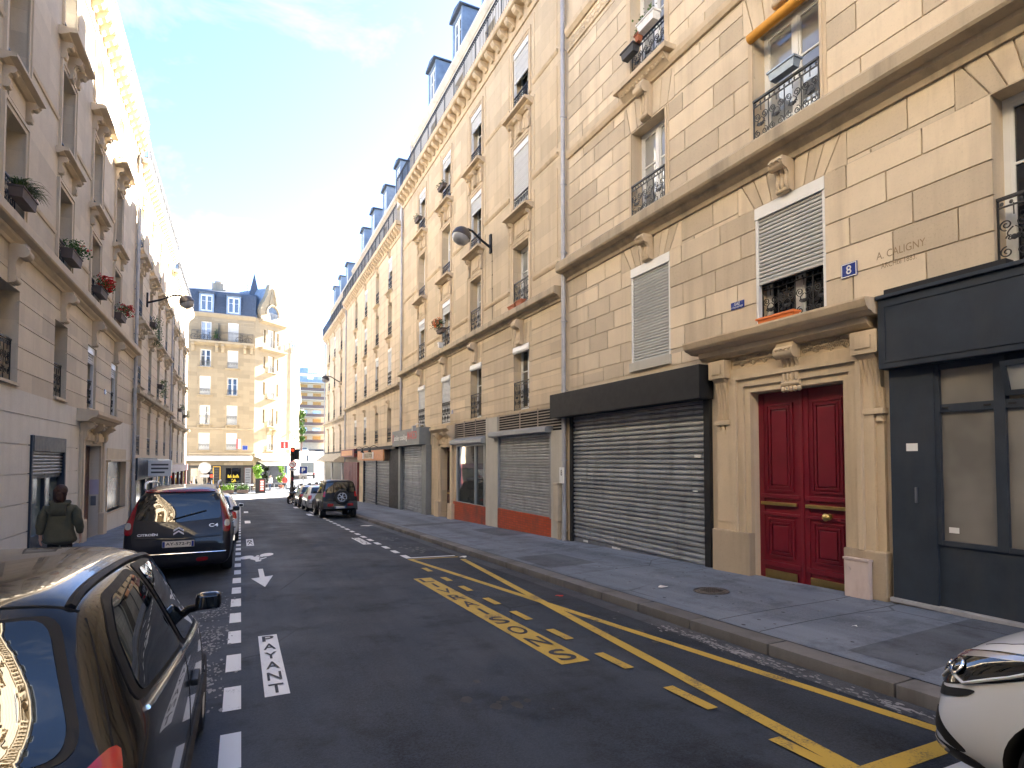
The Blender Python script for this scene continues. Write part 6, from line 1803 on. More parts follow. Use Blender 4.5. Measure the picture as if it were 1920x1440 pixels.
m.lathe((.06, -2.02, 1.0), (0, 1, 0), pr, 36); sp = m.build('spare_wheel', M['rubber'], root, smooth=40)
m = MB(); m.lathe((.06, -2.02, 1.0), (0, -1, 0), [(.22, .10), (.205, .11), (.19, .07), (.0, .03)], 32); link('rim_dish', m.mesh('dish', M['trimb']), sp)
m = MB(); m.lathe((.06, -2.02, 1.0), (0, -1, 0), [(.215, .10), (.21, .118), (.18, .118), (.175, .09)], 32); m.lathe((.06, -2.02, 1.0), (0, -1, 0), [(.06, .05), (.06, .10), (0, .11)], 16)
for k in range(6):
    a = 2*PI*k/6+.3; u = Vector((math.cos(a), 0, math.sin(a))); v = Vector((-math.sin(a), 0, math.cos(a))); c = Vector((.06, -2.12, 1.0))
    m.add([c+u*.04+v*.018, c+u*.04-v*.018, c+u*.19-v*.026, c+u*.19+v*.026], [(0, 1, 2, 3)])
link('rim', m.mesh('rim', M['alloy']), sp)

# ---- near white car, only its nose in the frame
root = car_root('parked_car', 4.46, .03, 'white hatchback nosing into the lower right corner beside the kerb')
st = [(-2.0, .3, .6, .7, .65, .66, .5), (-1.9, .22, .85, 1.1, .76, .76, .62), (-1.5, .18, .95, 1.4, .81, .79, .57), (-.5, .17, .95, 1.47, .82, .79, .57), (.2, .17, .95, 1.40, .82, .79, .55), (.75, .17, .95, 1.18, .82, .79, .59),
      (1.05, .18, .95, 1.05, .82, .785, .64), (1.35, .18, .92, 1.02, .82, .78, .64), (1.58, .18, .87, .975, .815, .76, .61), (1.76, .18, .80, .91, .80, .735, .57), (1.90, .19, .71, .83, .76, .69, .52), (1.98, .20, .56, .70, .68, .62, .46), (2.02, .24, .42, .50, .55, .5, .38)]
sh, bv = car_shell(st, [(-1.25, .315, .82), (1.22, .315, .82)], sub=3); sh.materials[0] = M['pwhite']
for p in sh.polygons: p.use_smooth = True
sh.set_sharp_from_angle(angle=R(35)); link('body', sh, root)
for sg in (1, -1):
    for q in ([(-1.3, 1.05), (-1.2, 1.28), (-.6, 1.38), (-.55, 1.02)], [(-.45, 1.385), (-.05, 1.37), (.3, 1.26), (.72, 1.06), (.72, .99), (-.42, 1.01)]): patch(bv, q, 'x', sg, .006, 'side_window', M['carg'], root)
    patch(bv, [(-.95, .70), (-.84, .80), (-.5, .895), (-.18, .95), (-.22, .88), (-.42, .745), (-.62, .66), (-.86, .62)], 'd', sg, .004, 'lamp_surround', M['trimb'], root, rings=8, scale=1.06)
    hl = patch(bv, [(-.95, .70), (-.84, .80), (-.5, .895), (-.18, .95), (-.22, .88), (-.42, .745), (-.62, .66), (-.86, .62)], 'd', sg, .010, 'headlight', M['carg'], root, rings=8)
    patch(bv, [(-.86, .79), (-.5, .885), (-.20, .94), (-.24, .915), (-.5, .855), (-.80, .765)], 'd', sg, .0125, 'lamp_reflector', M['clamp'], root, rings=5).parent = hl
    for t_, cz, r in ((-.60, .765, .055), (-.78, .715, .045)):
        h, nr = shoot(bv, 'd', (t_, cz), sg); m = MB(); m.lathe(h+nr*.014, nr, [(r, 0), (r*.98, .006), (r*.82, .009), (r*.8, .004), (0, .002)], 20); m.build('lamp_bowl', M['chrome'], root, smooth=40).parent = hl
        m = MB(); m.lathe(h+nr*.017, nr, [(r*.7, 0), (r*.55, .006), (0, .010)], 18); m.build('lamp_lens', M['carg'], root, smooth=40).parent = hl
    s_ = strip(bv, [(-.93, .70), (-.88, .655), (-.72, .665), (-.64, .735), (-.52, .695), (-.36, .80), (-.24, .90)], 'd', sg, .009, 'light_bar', M['whiteen'], root, .014); s_.parent = hl
    patch(bv, [(-.93, .605), (-.62, .635), (-.45, .69), (-.50, .625), (-.66, .575), (-.92, .56)], 'd', sg, .006, 'grille_end', M['trimb'], root)
    patch(bv, [(-.74, .50), (-.68, .50), (-.47, .335), (-.53, .315), (-.70, .40)], 'd', sg, .005, 'air_inlet', M['trimb'], root)
    patch(bv, [(-.86, .335), (-.47, .315), (-.43, .27), (-.50, .24), (-.84, .265)], 'd', sg, .006, 'fog_lamp', M['trimb'], root)
    patch(bv, [(-.84, .325), (-.58, .31), (-.58, .28), (-.84, .29)], 'd', sg, .012, 'day_lamp', M['clamp'], root)
    strip(bv, [(-.22, .88), (-.12, .76), (-.02, .66)], 'd', sg, .0028, 'bumper_gap', M['gap'], root)
    strip(bv, [(.90, .97), (.98, .6), (.98, .3)], 'x', sg, .003, 'door_gap', M['gap'], root)
    strip(bv, [(.62*sg, 1.1), (.62*sg, 1.4), (.60*sg, 1.6), (.52*sg, 1.76)], 'z', 1, .003, 'bonnet_gap', M['gap'], root)
    strip(bv, [(-.98, .225), (-.70, .20), (-.40, .205), (-.2, .22)], 'd', sg, .022, 'chin_spoiler', M['trimb'], root, -.004)
    mirror(root, sg*.80, .70, 1.02, sg, M['pwhite'])
    for yy in (-1.25, 1.22): wheel(root, sg*.72, yy, .315, .2, 5, sg)
strip(bv, [(-.5, 1.83), (0, 1.88), (.5, 1.83)], 'z', 1, .003, 'bonnet_gap', M['gap'], root)
patch(bv, [(-.30, .62), (.30, .62), (.32, .56), (-.32, .56)], 'y', 1, .006, 'grille', M['trimb'], root)
patch(bv, [(-.5, .42), (.5, .42), (.42, .30), (-.42, .30)], 'y', 1, .006, 'lower_grille', M['trimb'], root)
patch(bv, [(-.50, 1.42), (.50, 1.42), (.66, 1.08), (-.66, 1.08)], 'y', 1, .006, 'windscreen', M['carg'], root)
plate_on(bv, root, 1, .48)

# ---- white box van up the street
root = empty('delivery_van', (8.6, 86, ground(8.6, 86)), (R(3), 0, -.1), 'white box van standing in the far street behind the parking sign', 'van')
m = MB(); m.bbox(-1.05, 1.05, -3, 1.2, .9, 3.7, .04); m.build('box_body', M['awnw'], root)
m = MB(); m.bbox(-.95, .95, 1.25, 2.9, .5, 2.3, .12); m.build('cab', M['pwhite'], root, smooth=40)
m = MB(); m.box(-.85, .85, -3.03, -3.002, .95, 2.3); m.build('rear_door', M['pgreyblue'], root)
m = MB(); m.box(-.12, .12, -3.03, -3.004, 2.5, 3.3); m.build('emblem', M['clothB'], root)
m = MB(); m.bbox(-1.0, 1.0, -3.05, -2.9, .45, .6, .02); m.build('bumper', M['trimb'], root)
for sg in (-1, 1):
    m = MB(); m.bbox(sg*.9-.08, sg*.9+.08, -3.06, -3.0, .65, .88, .01); m.build('tail_lamp', M['rlamp'], root)
    for yy in (-1.9, 2.0): wheel(root, sg*.88, yy, .36, .22, 5, sg)

# ---- motorbikes
def moto(name, x, y, heading, label, tank='pblack', lean=.12, group='motorbikes in the parking bay', base=None):
    root = empty(name, (x, y, ground(x, y)), (0, lean, heading), label, 'motorbike', group)
    for yy, w in ((-.68, .15), (.70, .11)):
        m = MB(); r = .31
        m.lathe((0, yy, r), (1, 0, 0), [(r*.72, -w/2), (r*.95, -w/2), (r, -w/4), (r, w/4), (r*.95, w/2), (r*.72, w/2)], 28); t = m.build('wheel', M['rubber'], root, smooth=40)
        m = MB(); m.lathe((0, yy, r), (1, 0, 0), [(r*.74, -w*.4), (r*.66, -w*.3), (r*.66, w*.3), (r*.74, w*.4)], 24); m.lathe((0, yy, r), (1, 0, 0), [(0, -.08), (.05, -.08), (.05, .08), (0, .08)], 10)
        for k in range(5):
            a = 2*PI*k/5; m.tube([(0, yy+.04*math.cos(a), r+.04*math.sin(a)), (0, yy+.21*math.cos(a), r+.21*math.sin(a))], .016, 5)
        link('rim', m.mesh('rim', M['alloy']), t)
    m = MB(); m.tube([(-.09, .70, .31), (-.09, .52, .78), (-.09, .46, .98)], .026, 8); m.tube([(.09, .70, .31), (.09, .52, .78), (.09, .46, .98)], .026, 8); m.build('fork', M['chrome'], root, smooth=50)
    m = MB(); m.tube([(-.36, .30, 1.06), (-.2, .42, 1.04), (0, .45, 1.0), (.2, .42, 1.04), (.36, .30, 1.06)], .016, 8); m.build('handlebar', M['trimb'], root)
    m = MB(); m.ellipsoid((0, .20, .86), (.15, .27, .15), 16, 10); m.build('tank', M[tank], root, smooth=60)
    m = MB(); m.prism([(-.75, .88), (-.6, .80), (-.1, .76), (.02, .84), (-.3, .86)], -.12, .12); m.ellipsoid((0, -.3, .83), (.14, .35, .07), 14, 8); m.build('seat', M['trimb'], root, smooth=50)
    m = MB(); m.bbox(-.17, .17, -.12, .28, .26, .64, .05)
    for k in range(5): m.box(-.2, .2, .0, .2, .60+.024*k, .612+.024*k)
    m.build('engine', M['steel'], root, smooth=40)
    m = MB(); m.tube([(-.12, .45, .95), (-.10, .2, .72), (-.1, -.5, .72), (-.08, -.75, .82)], .022, 6); m.tube([(.12, .45, .95), (.10, .2, .72), (.1, -.5, .72), (.08, -.75, .82)], .022, 6); m.tube([(.1, -.1, .36), (.1, -.68, .31)], .03, 6); m.build('frame', M['iron'], root)
    m = MB(); m.tube([(.14, .26, .4), (.18, .1, .24), (.19, -.3, .25), (.2, -.85, .42)], [.025, .028, .045, .05], 10); m.build('exhaust', M['chrome'], root, smooth=50)
    m = MB(); m.lathe((0, .50, .94), (0, 1, -.1), [(0, 0), (.09, .01), (.10, .10), (.085, .12), (0, .125)], 16); m.build('headlight', M['clamp'], root, smooth=50)
    m = MB(); m.tube([(0, .70+.345*math.cos(a), .31+.345*math.sin(a)) for a in [R(20)+R(100)*j/8 for j in range(9)]], .05, 6); m.tube([(0, -.68+.36*math.cos(a), .31+.36*math.sin(a)) for a in [R(70)+R(90)*j/8 for j in range(9)]], .06, 6); m.build('mudguard', M[tank], root, smooth=50)
    m = MB(); m.bbox(-.05, .05, -.86, -.80, .70, .78, .01); m.build('tail_lamp', M['rlamp'], root)
    return root
b0 = moto('parked_motorbike', 3.75, 45.6, -.7, 'black motorbike nearest the camera at the end of the right row of cars')
spots = [(4.1, 47.4, -.75, 'second motorbike in the near row, just behind the front black one'), (4.35, 49.2, -.8, 'last motorbike of the near row, beside the traffic signal post'),
         (6.1, 65.6, .9, 'motorbike below the parking sign across the junction, leftmost of its cluster'), (7.0, 66.4, .7, 'motorbike below the parking sign across the junction, second in its cluster'),
         (7.9, 67.4, .9, 'motorbike below the parking sign across the junction, third in its cluster'), (8.6, 69.0, .5, 'motorbike below the parking sign across the junction, rightmost of its cluster')]
for x, y, h, lb in spots:
    c = copy_tree(b0); c.location = (x, y, ground(x, y)); c.rotation_euler = (0, .1, h); c['label'] = lb
# ---------------------------------------------------------------- people
def skin_mesh(name, verts, edges, radii, root_i=0, sub=2):
    me = bpy.data.meshes.new(name); me.from_pydata(verts, edges, [])
    o = link('tmp_skin', me)
    md = o.modifiers.new('sk', 'SKIN'); md.branch_smoothing = .6; md.use_smooth_shade = True
    for i, r in enumerate(radii):
        sv = me.skin_vertices[0].data[i]; sv.radius = (r, r) if not isinstance(r, tuple) else r; sv.use_root = (i == root_i)
    s2 = o.modifiers.new('ss', 'SUBSURF'); s2.levels = sub; s2.render_levels = sub
    out = bpy.data.meshes.new_from_object(o.evaluated_get(bpy.context.evaluated_depsgraph_get()))
    bpy.data.objects.remove(o); out.name = name
    out.polygons.foreach_set('use_smooth', [True]*len(out.polygons))
    return out

def rings(m, stack, n=20, jit=0):
    """stack of (cx, cy, z, rx, ry)"""
    vs = []
    for cx, cy, z, rx, ry in stack:
        for k in range(n):
            a = 2*PI*k/n; j = 1+random.uniform(-jit, jit)
            vs.append((cx+rx*math.cos(a)*j, cy+ry*math.sin(a)*j, z))
    fs = [(i*n+k, i*n+(k+1) % n, (i+1)*n+(k+1) % n, (i+1)*n+k) for i in range(len(stack)-1) for k in range(n)]
    fs += [tuple(range(n))[::-1], tuple(range((len(stack)-1)*n, len(stack)*n))]
    m.add(vs, fs)

def person(x, y, z, heading, label, top='parka', legs='trous', hair='hair', H=1.67, stride=.17, seated=False, group=None):
    """walking (or seated) figure facing local +y"""
    root = empty('person', (x, y, z), (0, 0, heading), label, 'person', group)
    k = H/1.70
    hip = .90 if not seated else .47
    if seated:
        legJ = [((-.09, .0, .47), (-.11, .42, .50), (-.11, .44, .07), (-.11, .58, .03)), ((.09, .0, .47), (.11, .40, .50), (.12, .40, .07), (.12, .54, .03))]
    else:
        legJ = [((-.09, .0, .88), (-.095, .10, .48), (-.09, stride*.9, .08), (-.09, stride*.9+.15, .035)), ((.09, .0, .88), (.095, .03, .48), (.10, -stride*1.2, .12), (.10, -stride*1.1+.12, .035))]
    b = hip
    V = [(0, 0, b), (0, .0, b+.14), (0, -.01, b+.32), (0, -.01, b+.48), (0, .0, b+.56), (0, .015, b+.64)]
    Rr = [(.14, .10), (.115, .085), (.12, .085), (.10, .07), (.055, .055), (.055, .06)]
    E = [(0, 1), (1, 2), (2, 3), (3, 4), (4, 5)]
    for L in legJ:
        i = len(V); V += list(L[:3]); Rr += [.085, .058, .040]; E += [(0, i), (i, i+1), (i+1, i+2)]
        V.append(L[3]); Rr.append(.035); E.append((i+2, i+3))
    hands = []
    for sg in (-1, 1):
        i = len(V)
        if seated: arm = [(sg*.18, 0, b+.47), (sg*.23, .05, b+.22), (sg*.17, .26, b+.18)]
        else: arm = [(sg*.15, 0, b+.46), (sg*.235, -.03-.02*sg, b+.22), (sg*.265, .05+.03*sg, b-.01)]
        V += arm; Rr += [.036, .036, .028]; E += [(3, i), (i, i+1), (i+1, i+2)]
        hd = Vector(arm[2])+Vector((0, .012, -.055) if not seated else (0, .06, -.01)); V.append(tuple(hd)); Rr.append((.030, .018)); E.append((i+2, i+3))
        dn = Vector((0, .12, -1)).normalized() if not seated else Vector((0, 1, -.1)).normalized()
        for f, (of, ln) in enumerate(((-.026, .062), (-.009, .072), (.008, .068), (.024, .052))):
            j = len(V); p0 = hd+dn*.02+Vector((0, of, 0) if not seated else (of, 0, 0)); p1 = p0+dn*ln*.55+Vector((-sg*.004, .004, 0)); p2 = p1+dn*ln*.5+Vector((-sg*.016, .008, 0))
            V += [tuple(p0), tuple(p1), tuple(p2)]; Rr += [.0085, .008, .007]; E += [(i+3, j), (j, j+1), (j+1, j+2)]
        j = len(V); p0 = Vector(arm[2])+dn*.02+Vector((-sg*.012, .022, 0)); V += [tuple(p0), tuple(p0+dn*.045+Vector((-sg*.01, .018, 0)))]; Rr += [.010, .008]; E += [(i+2, j), (j, j+1)]
    V = [tuple(c*k for c in v) for v in V]; Rr = [tuple(q*k for q in r) if isinstance(r, tuple) else r*k for r in Rr]
    body_ = skin_mesh('figure', V, E, Rr)
    # head joined to the same mesh
    m = MB(); hc = (0, .02*k, (b+.735)*k)
    n = 18; st = []
    for t, rx, ry, dy in ((-.115, .03, .035, .04), (-.10, .05, .065, .025), (-.07, .062, .082, .012), (-.03, .072, .094, .004), (.01, .076, .098, 0), (.05, .074, .094, -.004), (.08, .062, .078, -.006), (.105, .038, .05, -.008), (.115, .012, .015, -.008)):
        st.append((hc[0], hc[1]+dy*k, hc[2]+t*k, rx*k, ry*k))
    rings(m, st, n)
    m.ellipsoid((0, hc[1]+.10*k, hc[2]-.02*k), (.014*k, .022*k, .026*k), 8, 6)
    for sg in (-1, 1):
        m.ellipsoid((sg*.076*k, hc[1]-.01*k, hc[2]-.01*k), (.010*k, .022*k, .032*k), 8, 6)
        m.mi = 1; m.ellipsoid((sg*.031*k, hc[1]+.086*k, hc[2]+.012*k), (.013*k, .008*k, .007*k), 8, 6); m.mi = 0
    m.mi = 2; m.ellipsoid((0, hc[1]+.085*k, hc[2]-.066*k), (.024*k, .010*k, .007*k), 8, 6); m.mi = 0
    hm = m.mesh('head', [M['skin'], M['ink'], M['redpaint']], smooth=60)
    bm = bmesh.new(); bm.from_mesh(body_); bm.from_mesh(hm); bm.to_mesh(body_); bm.free(); bpy.data.meshes.remove(hm)
    body_.materials.clear()
    for q in ('skin', 'ink', 'redpaint'): body_.materials.append(M[q])
    bo = link('body', body_, root)
    # hair
    random.seed(int(abs(x)*100+3))
    m = MB(); m.ellipsoid((0, hc[1]-.022*k, hc[2]+.022*k), (.092*k, .102*k, .106*k), 20, 12, jit=.03); m.ellipsoid((0, hc[1]-.085*k, hc[2]-.05*k), (.080*k, .052*k, .12*k), 16, 10, jit=.06)
    m.ellipsoid((0.01, hc[1]-.10*k, hc[2]-.02*k), (.05*k, .045*k, .05*k), 14, 8, jit=.08)
    for q in range(90):
        a = random.uniform(.15*PI, .85*PI)*-1; x0, y0 = math.cos(a), math.sin(a); zt = random.uniform(.06, .12); L = random.uniform(.16, .27)
        m.tube([(x0*.05*k, hc[1]+(-.01+y0*.06)*k, hc[2]+zt*k), (x0*.097*k, hc[1]+(-.02+y0*.105)*k, hc[2]+(zt-.09)*k), (x0*.085*k+random.gauss(0, .012), hc[1]+(-.02+y0*.10)*k, hc[2]+(zt-L)*k)], [.006, .008, .004], 4)
    hr = m.build('hair', M[hair], root, smooth=80)
    # coat
    cv = [(0, 0, b-.16) if not seated else (0, .03, b-.02), (0, 0, b+.02), (0, 0, b+.17), (0, -.012, b+.33), (0, -.008, b+.47), (0, .0, b+.545)]
    cr = [(.265, .215), (.235, .19), (.195, .155), (.205, .155), (.20, .135), (.095, .09)]
    if seated: cr[0] = (.19, .16)
    ce = [(i, i+1) for i in range(5)]
    for sg in (-1, 1):
        i = len(cv)
        if seated: arm = [(sg*.19, 0, b+.46), (sg*.24, .05, b+.22), (sg*.175, .25, b+.19)]
        else: arm = [(sg*.185, -.0, b+.465), (sg*.225, -.02, b+.35), (sg*.25, -.03-.02*sg, b+.21), (sg*.27, .04+.03*sg, b+.02)]
        cv += arm; cr += [.092, .082, .072, .06][:len(arm)]; ce += [(4, i)]+[(i+q, i+q+1) for q in range(len(arm)-1)]
    cv = [tuple(c*k for c in v) for v in cv]; cr = [tuple(q*k for q in r) if isinstance(r, tuple) else r*k for r in cr]
    jm = skin_mesh('jacket', cv, ce, cr)
    # creases pushed into the cloth
    for v in jm.vertices:
        s_ = math.sin(v.co.z*42+v.co.x*17)*math.sin(v.co.x*31+v.co.y*23)*.006+math.sin(v.co.z*19-v.co.x*40)*.004
        v.co += v.normal*s_
        if v.co.z < (b-.05)*k: v.co.x *= 1.08; v.co.y *= 1.06
    jm.materials.append(M[top]); jo = link('jacket', jm, root)
    m = MB()
    for j in range(3):
        rr = .105-.018*j
        m.tube([(rr*1.15*math.cos(a)*k, (-.045-.02*j+rr*.75*math.sin(a))*k, (b+.565-.05*max(0, -math.sin(a))-.012*j)*k) for a in [2*PI*q/16 for q in range(17)]], [.034*k]*17, 8)
    m.prism([(-.12*k, (b+.34)*k), (-.10*k, (b+.5)*k), (-.17*k, (b+.55)*k), (-.185*k, (b+.46)*k), (-.165*k, (b+.37)*k)], -.10*k, .10*k)
    m.build('hood', M[top], jo, smooth=70)
    # trousers and shoes
    tv, tr, te = [tuple(c*k for c in (0, 0, b-.01))], [(.12*k, .10*k)], []
    for L in legJ:
        i = len(tv); tv += [tuple(c*k for c in p) for p in L[:3]]; tr += [.100*k, .074*k, .060*k]; te += [(0, i), (i, i+1), (i+1, i+2)]
    tm = skin_mesh('trousers', tv, te, tr); tm.materials.append(M[legs]); link('trousers', tm, root)
    for L in legJ:
        p, q = Vector(L[2])*k, Vector(L[3])*k
        m = MB(); m.ellipsoid(((p.x+q.x)/2, (p.y+q.y)/2, max(.04, q.z+.01)), (.048, .13, .042), 14, 8); m.build('shoe', M['shoe'], root, smooth=60)
    return root
def side(x, y): return ground(x, y)+KERB
person(-2.66, 11.6, side(-2.66, 11.6)-.01, .04, 'woman in an olive hooded parka and black trousers walking away on the left footway')
person(-4.6, 66.6, CZ, PI*.6, 'person in a white top seated at the left of the cafe terrace', 'clothW', 'clothB', seated=True)
person(-3.0, 67.0, CZ, -PI*.3, 'person in dark blue seated near the round sign on the cafe terrace', 'clothB', 'trous', seated=True)
person(3.0, 69.2, CZ, 2.2, 'person in a white top standing between the two bright green shrubs', 'clothW', 'clothB', H=1.68)
person(4.6, 70.2, CZ, PI, 'person in red standing at the blue pilaster of the cafe corner', 'clothR', 'trous', H=1.7)

# ---------------------------------------------------------------- lamps, signs, signals
def wall_lamp(b, s, z, out, label, drop=.0, side_=0):
    e = empty('wall_lamp', b.P(s, 0, z), (0, 0, b.ang), label, 'street lamp', 'bowl lamps bracketed to the facades')
    m = MB(f); m.bbox(-.07, .07, 0, .07, -.32, .36, .012); m.build('bracket', M['black'], e)
    m = MB(f); m.tube([(0, .06, -.1), (0, out*.35, .08), (0, out*.7, .36), (0, out*.86, .40), (0, out*.95, .34)], [.05, .042, .04, .04, .05], 8); m.build('arm', M['black'], e, smooth=50)
    c = (0, out+.1, .10)
    ax = (0, .35, -.94)
    m = MB(f); m.lathe(c, ax, [(0, -.34), (.10, -.33), (.20, -.28), (.29, -.18), (.335, -.04), (.34, .03), (.31, .04)], 28); m.build('lamp_hood', M['lamph'], e, smooth=50)
    m = MB(f); m.lathe(c, ax, [(.315, .035), (.29, .14), (.22, .23), (.10, .29), (0, .30)], 28); m.build('lamp_bowl', M['lampg'], e, smooth=60)
    return e
wall_lamp(B, 30.8-18.42, 7.75, 1.05, 'grey bowl street lamp on a bracket high on the tan house on the right')
wall_lamp(LB, 31.3-28.1, 7.55, 1.55, 'grey bowl street lamp on a long arm on the grooved left house')
wall_lamp(D, 62.5-52.0, 7.05, 1.3, 'far small bowl street lamp on the last house on the right')

e = empty('traffic_signal', (4.35, 57.0, ground(4.35, 57)), (0, 0, 0), 'black post traffic signal showing red at the junction', 'traffic light')
m = MB(); m.lathe((0, 0, 0), (0, 0, 1), [(.22, 0), (.22, .9), (.16, 1.05), (.15, 2.7), (.13, 4.6), (0, 4.6)], 20); m.build('post', M['black'], e, smooth=40)
m = MB(); m.bbox(-.20, .20, -.42, -.14, 3.55, 4.75, .05)
for z in (4.50, 4.15, 3.80):
    m.tube([(.13*math.cos(a), -.42, z+.13*math.sin(a)) for a in [PI*j/10 for j in range(11)]], .02, 5); m.tube([(.13*math.cos(a), -.56, z+.13*math.sin(a)) for a in [PI*j/10 for j in range(11)]], .016, 5)
h_ = m.build('signal_head', M['black'], e)
for z, mt in ((4.50, 'glowr'), (4.15, 'gap'), (3.80, 'gap')):
    m = MB(); m.lathe((0, -.425, z), (0, -1, 0), [(.12, 0), (.11, .02), (0, .035)], 20); link('lens', m.mesh('lens', M[mt]), h_)
m = MB(); m.bbox(-.10, .10, -.32, -.14, 1.55, 2.0, .03); m.build('repeater_head', M['black'], e)
m = MB()
for z in (1.88, 1.72): m.lathe((0, -.325, z), (0, -1, 0), [(.055, 0), (0, .02)], 14)
m.build('repeater_lens', M['rlamp'], e)
m = MB(); m.bbox(.22, .6, -.2, .1, 3.6, 4.6, .04); m.build('side_head', M['black'], e)
e = empty('road_sign', (4.35, 56.62, ground(4.35, 57)+2.85), (0, 0, 0), 'round red bordered no turning sign on the traffic signal post', 'sign')
m = MB(); m.lathe((0, 0, .32), (0, -1, 0), [(0, 0), (.34, 0), (.34, .02), (0, .02)], 32); m.build('sign_plate', M['whiteen'], e)
m = MB(); m.lathe((0, -.021, .32), (0, -1, 0), [(.335, 0), (.335, .006), (.25, .006), (.25, 0)], 32); m.tube([(-.15, -.025, .47), (.17, -.025, .17)], .022, 5); m.build('red_ring', M['redpaint'], e)
m = MB(); m.tube([(.08, -.023, .17), (.08, -.023, .36), (.03, -.023, .42), (-.06, -.023, .42)], .024, 5); m.add([(-.05, -.024, .50), (-.05, -.024, .34), (-.15, -.024, .42)], [(0, 1, 2)]); m.build('arrow', M['ink'], e)
m = MB(); m.bbox(-.32, .32, -.02, 0, -.28, -.06, .006); m.build('sub_panel', M['whiteen'], e)
m = MB()
for q in range(3): m.box(-.24, .24-.1*q, -.024, -.021, -.12-.055*q, -.10-.055*q)
m.build('panel_lines', M['ink'], e)
e = empty('parking_sign', (5.55, 59.2, ground(5.55, 59)), (0, 0, 0), 'square blue parking sign with a motorbike panel beneath it', 'sign')
m = MB(); m.tube([(0, .03, 0), (0, .03, 2.95)], .04, 8); m.build('post', M['steel'], e)
m = MB(); m.bbox(-.37, .37, -.02, 0, 2.22, 2.96, .01); m.build('rim_plate', M['whiteen'], e)
m = MB(); m.box(-.34, .34, -.024, -.021, 2.25, 2.93); m.build('blue_panel', M['enamel'], e)
m = MB(); write(m, 'P', lambda u, v: (-.15+u*.32, -.027, 2.36+v*.46), .03); m.build('lettering', M['whiteen'], e, fix=False)
m = MB(); m.bbox(-.37, .37, -.02, 0, 1.66, 2.18, .01); m.build('sub_panel', M['whiteen'], e)
m = MB()
for xx in (-.14, .14): m.lathe((xx, -.021, 1.8), (0, -1, 0), [(.075, 0), (.075, .004), (.045, .004), (.045, 0)], 18)
m.tube([(-.14, -.024, 1.8), (-.03, -.024, 1.93), (.09, -.024, 1.95), (.14, -.024, 1.8)], .02, 5); m.tube([(-.15, -.024, 1.98), (-.02, -.024, 1.97)], .022, 5); m.build('motorbike_symbol', M['ink'], e)
# signs seen at the left corner
e = empty('road_sign', (-3.05, 60, ground(-3, 57)+.1), (0, 0, 0), 'grey back of a round road sign on a dark post before the cafe', 'sign')
m = MB(); m.tube([(0, .05, 0), (0, .05, 3.3)], .05, 8); m.build('post', M['black'], e)
m = MB(); m.lathe((0, .02, 2.75), (0, -1, 0), [(0, 0), (.52, 0), (.52, .03), (0, .03)], 32); m.build('sign_plate', M['alu'], e)
m = MB(); m.bbox(-.38, .38, 0, .03, 1.85, 2.12, .008); m.build('sub_panel', M['alu'], e)
e = empty('pedestrian_signal', (-2.5, 61, ground(-3, 57)+.1), (0, 0, 0), 'slim pedestrian signal showing red before the cafe menu board', 'traffic light')
m = MB(); m.tube([(0, .05, 0), (0, .05, 2.1)], .05, 8); m.build('post', M['steel'], e)
m = MB(); m.bbox(-.14, .14, -.15, .1, 1.55, 2.15, .03); h_ = m.build('signal_head', M['black'], e)
m = MB(); m.lathe((0, -.155, 1.95), (0, -1, 0), [(.13, 0), (.1, .02), (0, .03)], 16); link('lens', m.mesh('lens', M['glowr']), h_)
e = empty('ticket_post', (-3.85, 59.5, ground(-3, 57)+.1), (0, 0, 0), 'pale post with a small dark box on top left of the round sign back', 'post')
m = MB(); m.bbox(-.07, .07, -.07, .07, 0, 2.0, .01); m.build('post', M['cream'], e)
m = MB(); m.bbox(-.26, .26, -.18, .12, 2.0, 2.65, .03); m.build('box_head', M['plinth'], e)

# ---------------------------------------------------------------- cafe terrace
def menu(x, y, z, w, h, mat, label, inner='ink'):
    e = empty('menu_board', (x, y, z), (0, 0, 0), label, 'menu board')
    m = MB(); m.box(-w/2+.07, w/2-.07, -.02, .04, .07, h-.07); bq = m.build('slate_panel', M[inner], e)
    m = MB(); m.bbox(-w/2, -w/2+.07, -.04, .05, 0, h, .008); m.bbox(w/2-.07, w/2, -.04, .05, 0, h, .008); m.bbox(-w/2+.07, w/2-.07, -.04, .05, 0, .07, .008); m.bbox(-w/2+.07, w/2-.07, -.04, .05, h-.07, h, .008); m.build('frame', M[mat], e)
    m = MB()
    for k in range(6): m.box(-w/2+.16, w/2-.16-.06*(k % 3), -.024, -.021, h*.86-k*h*.12, h*.86-k*h*.12+.06)
    link('chalk_lines', m.mesh('chalk', M['grey']), bq)
menu(-2.38, 69.75, CZ+.25, .72, 2.5, 'yellow', 'tall menu board with a yellow frame left of the gold window lettering')
menu(.72, 69.75, CZ+.3, .78, 2.35, 'brownwood', 'tall menu board with a brown frame right of the gold window lettering', 'steel')
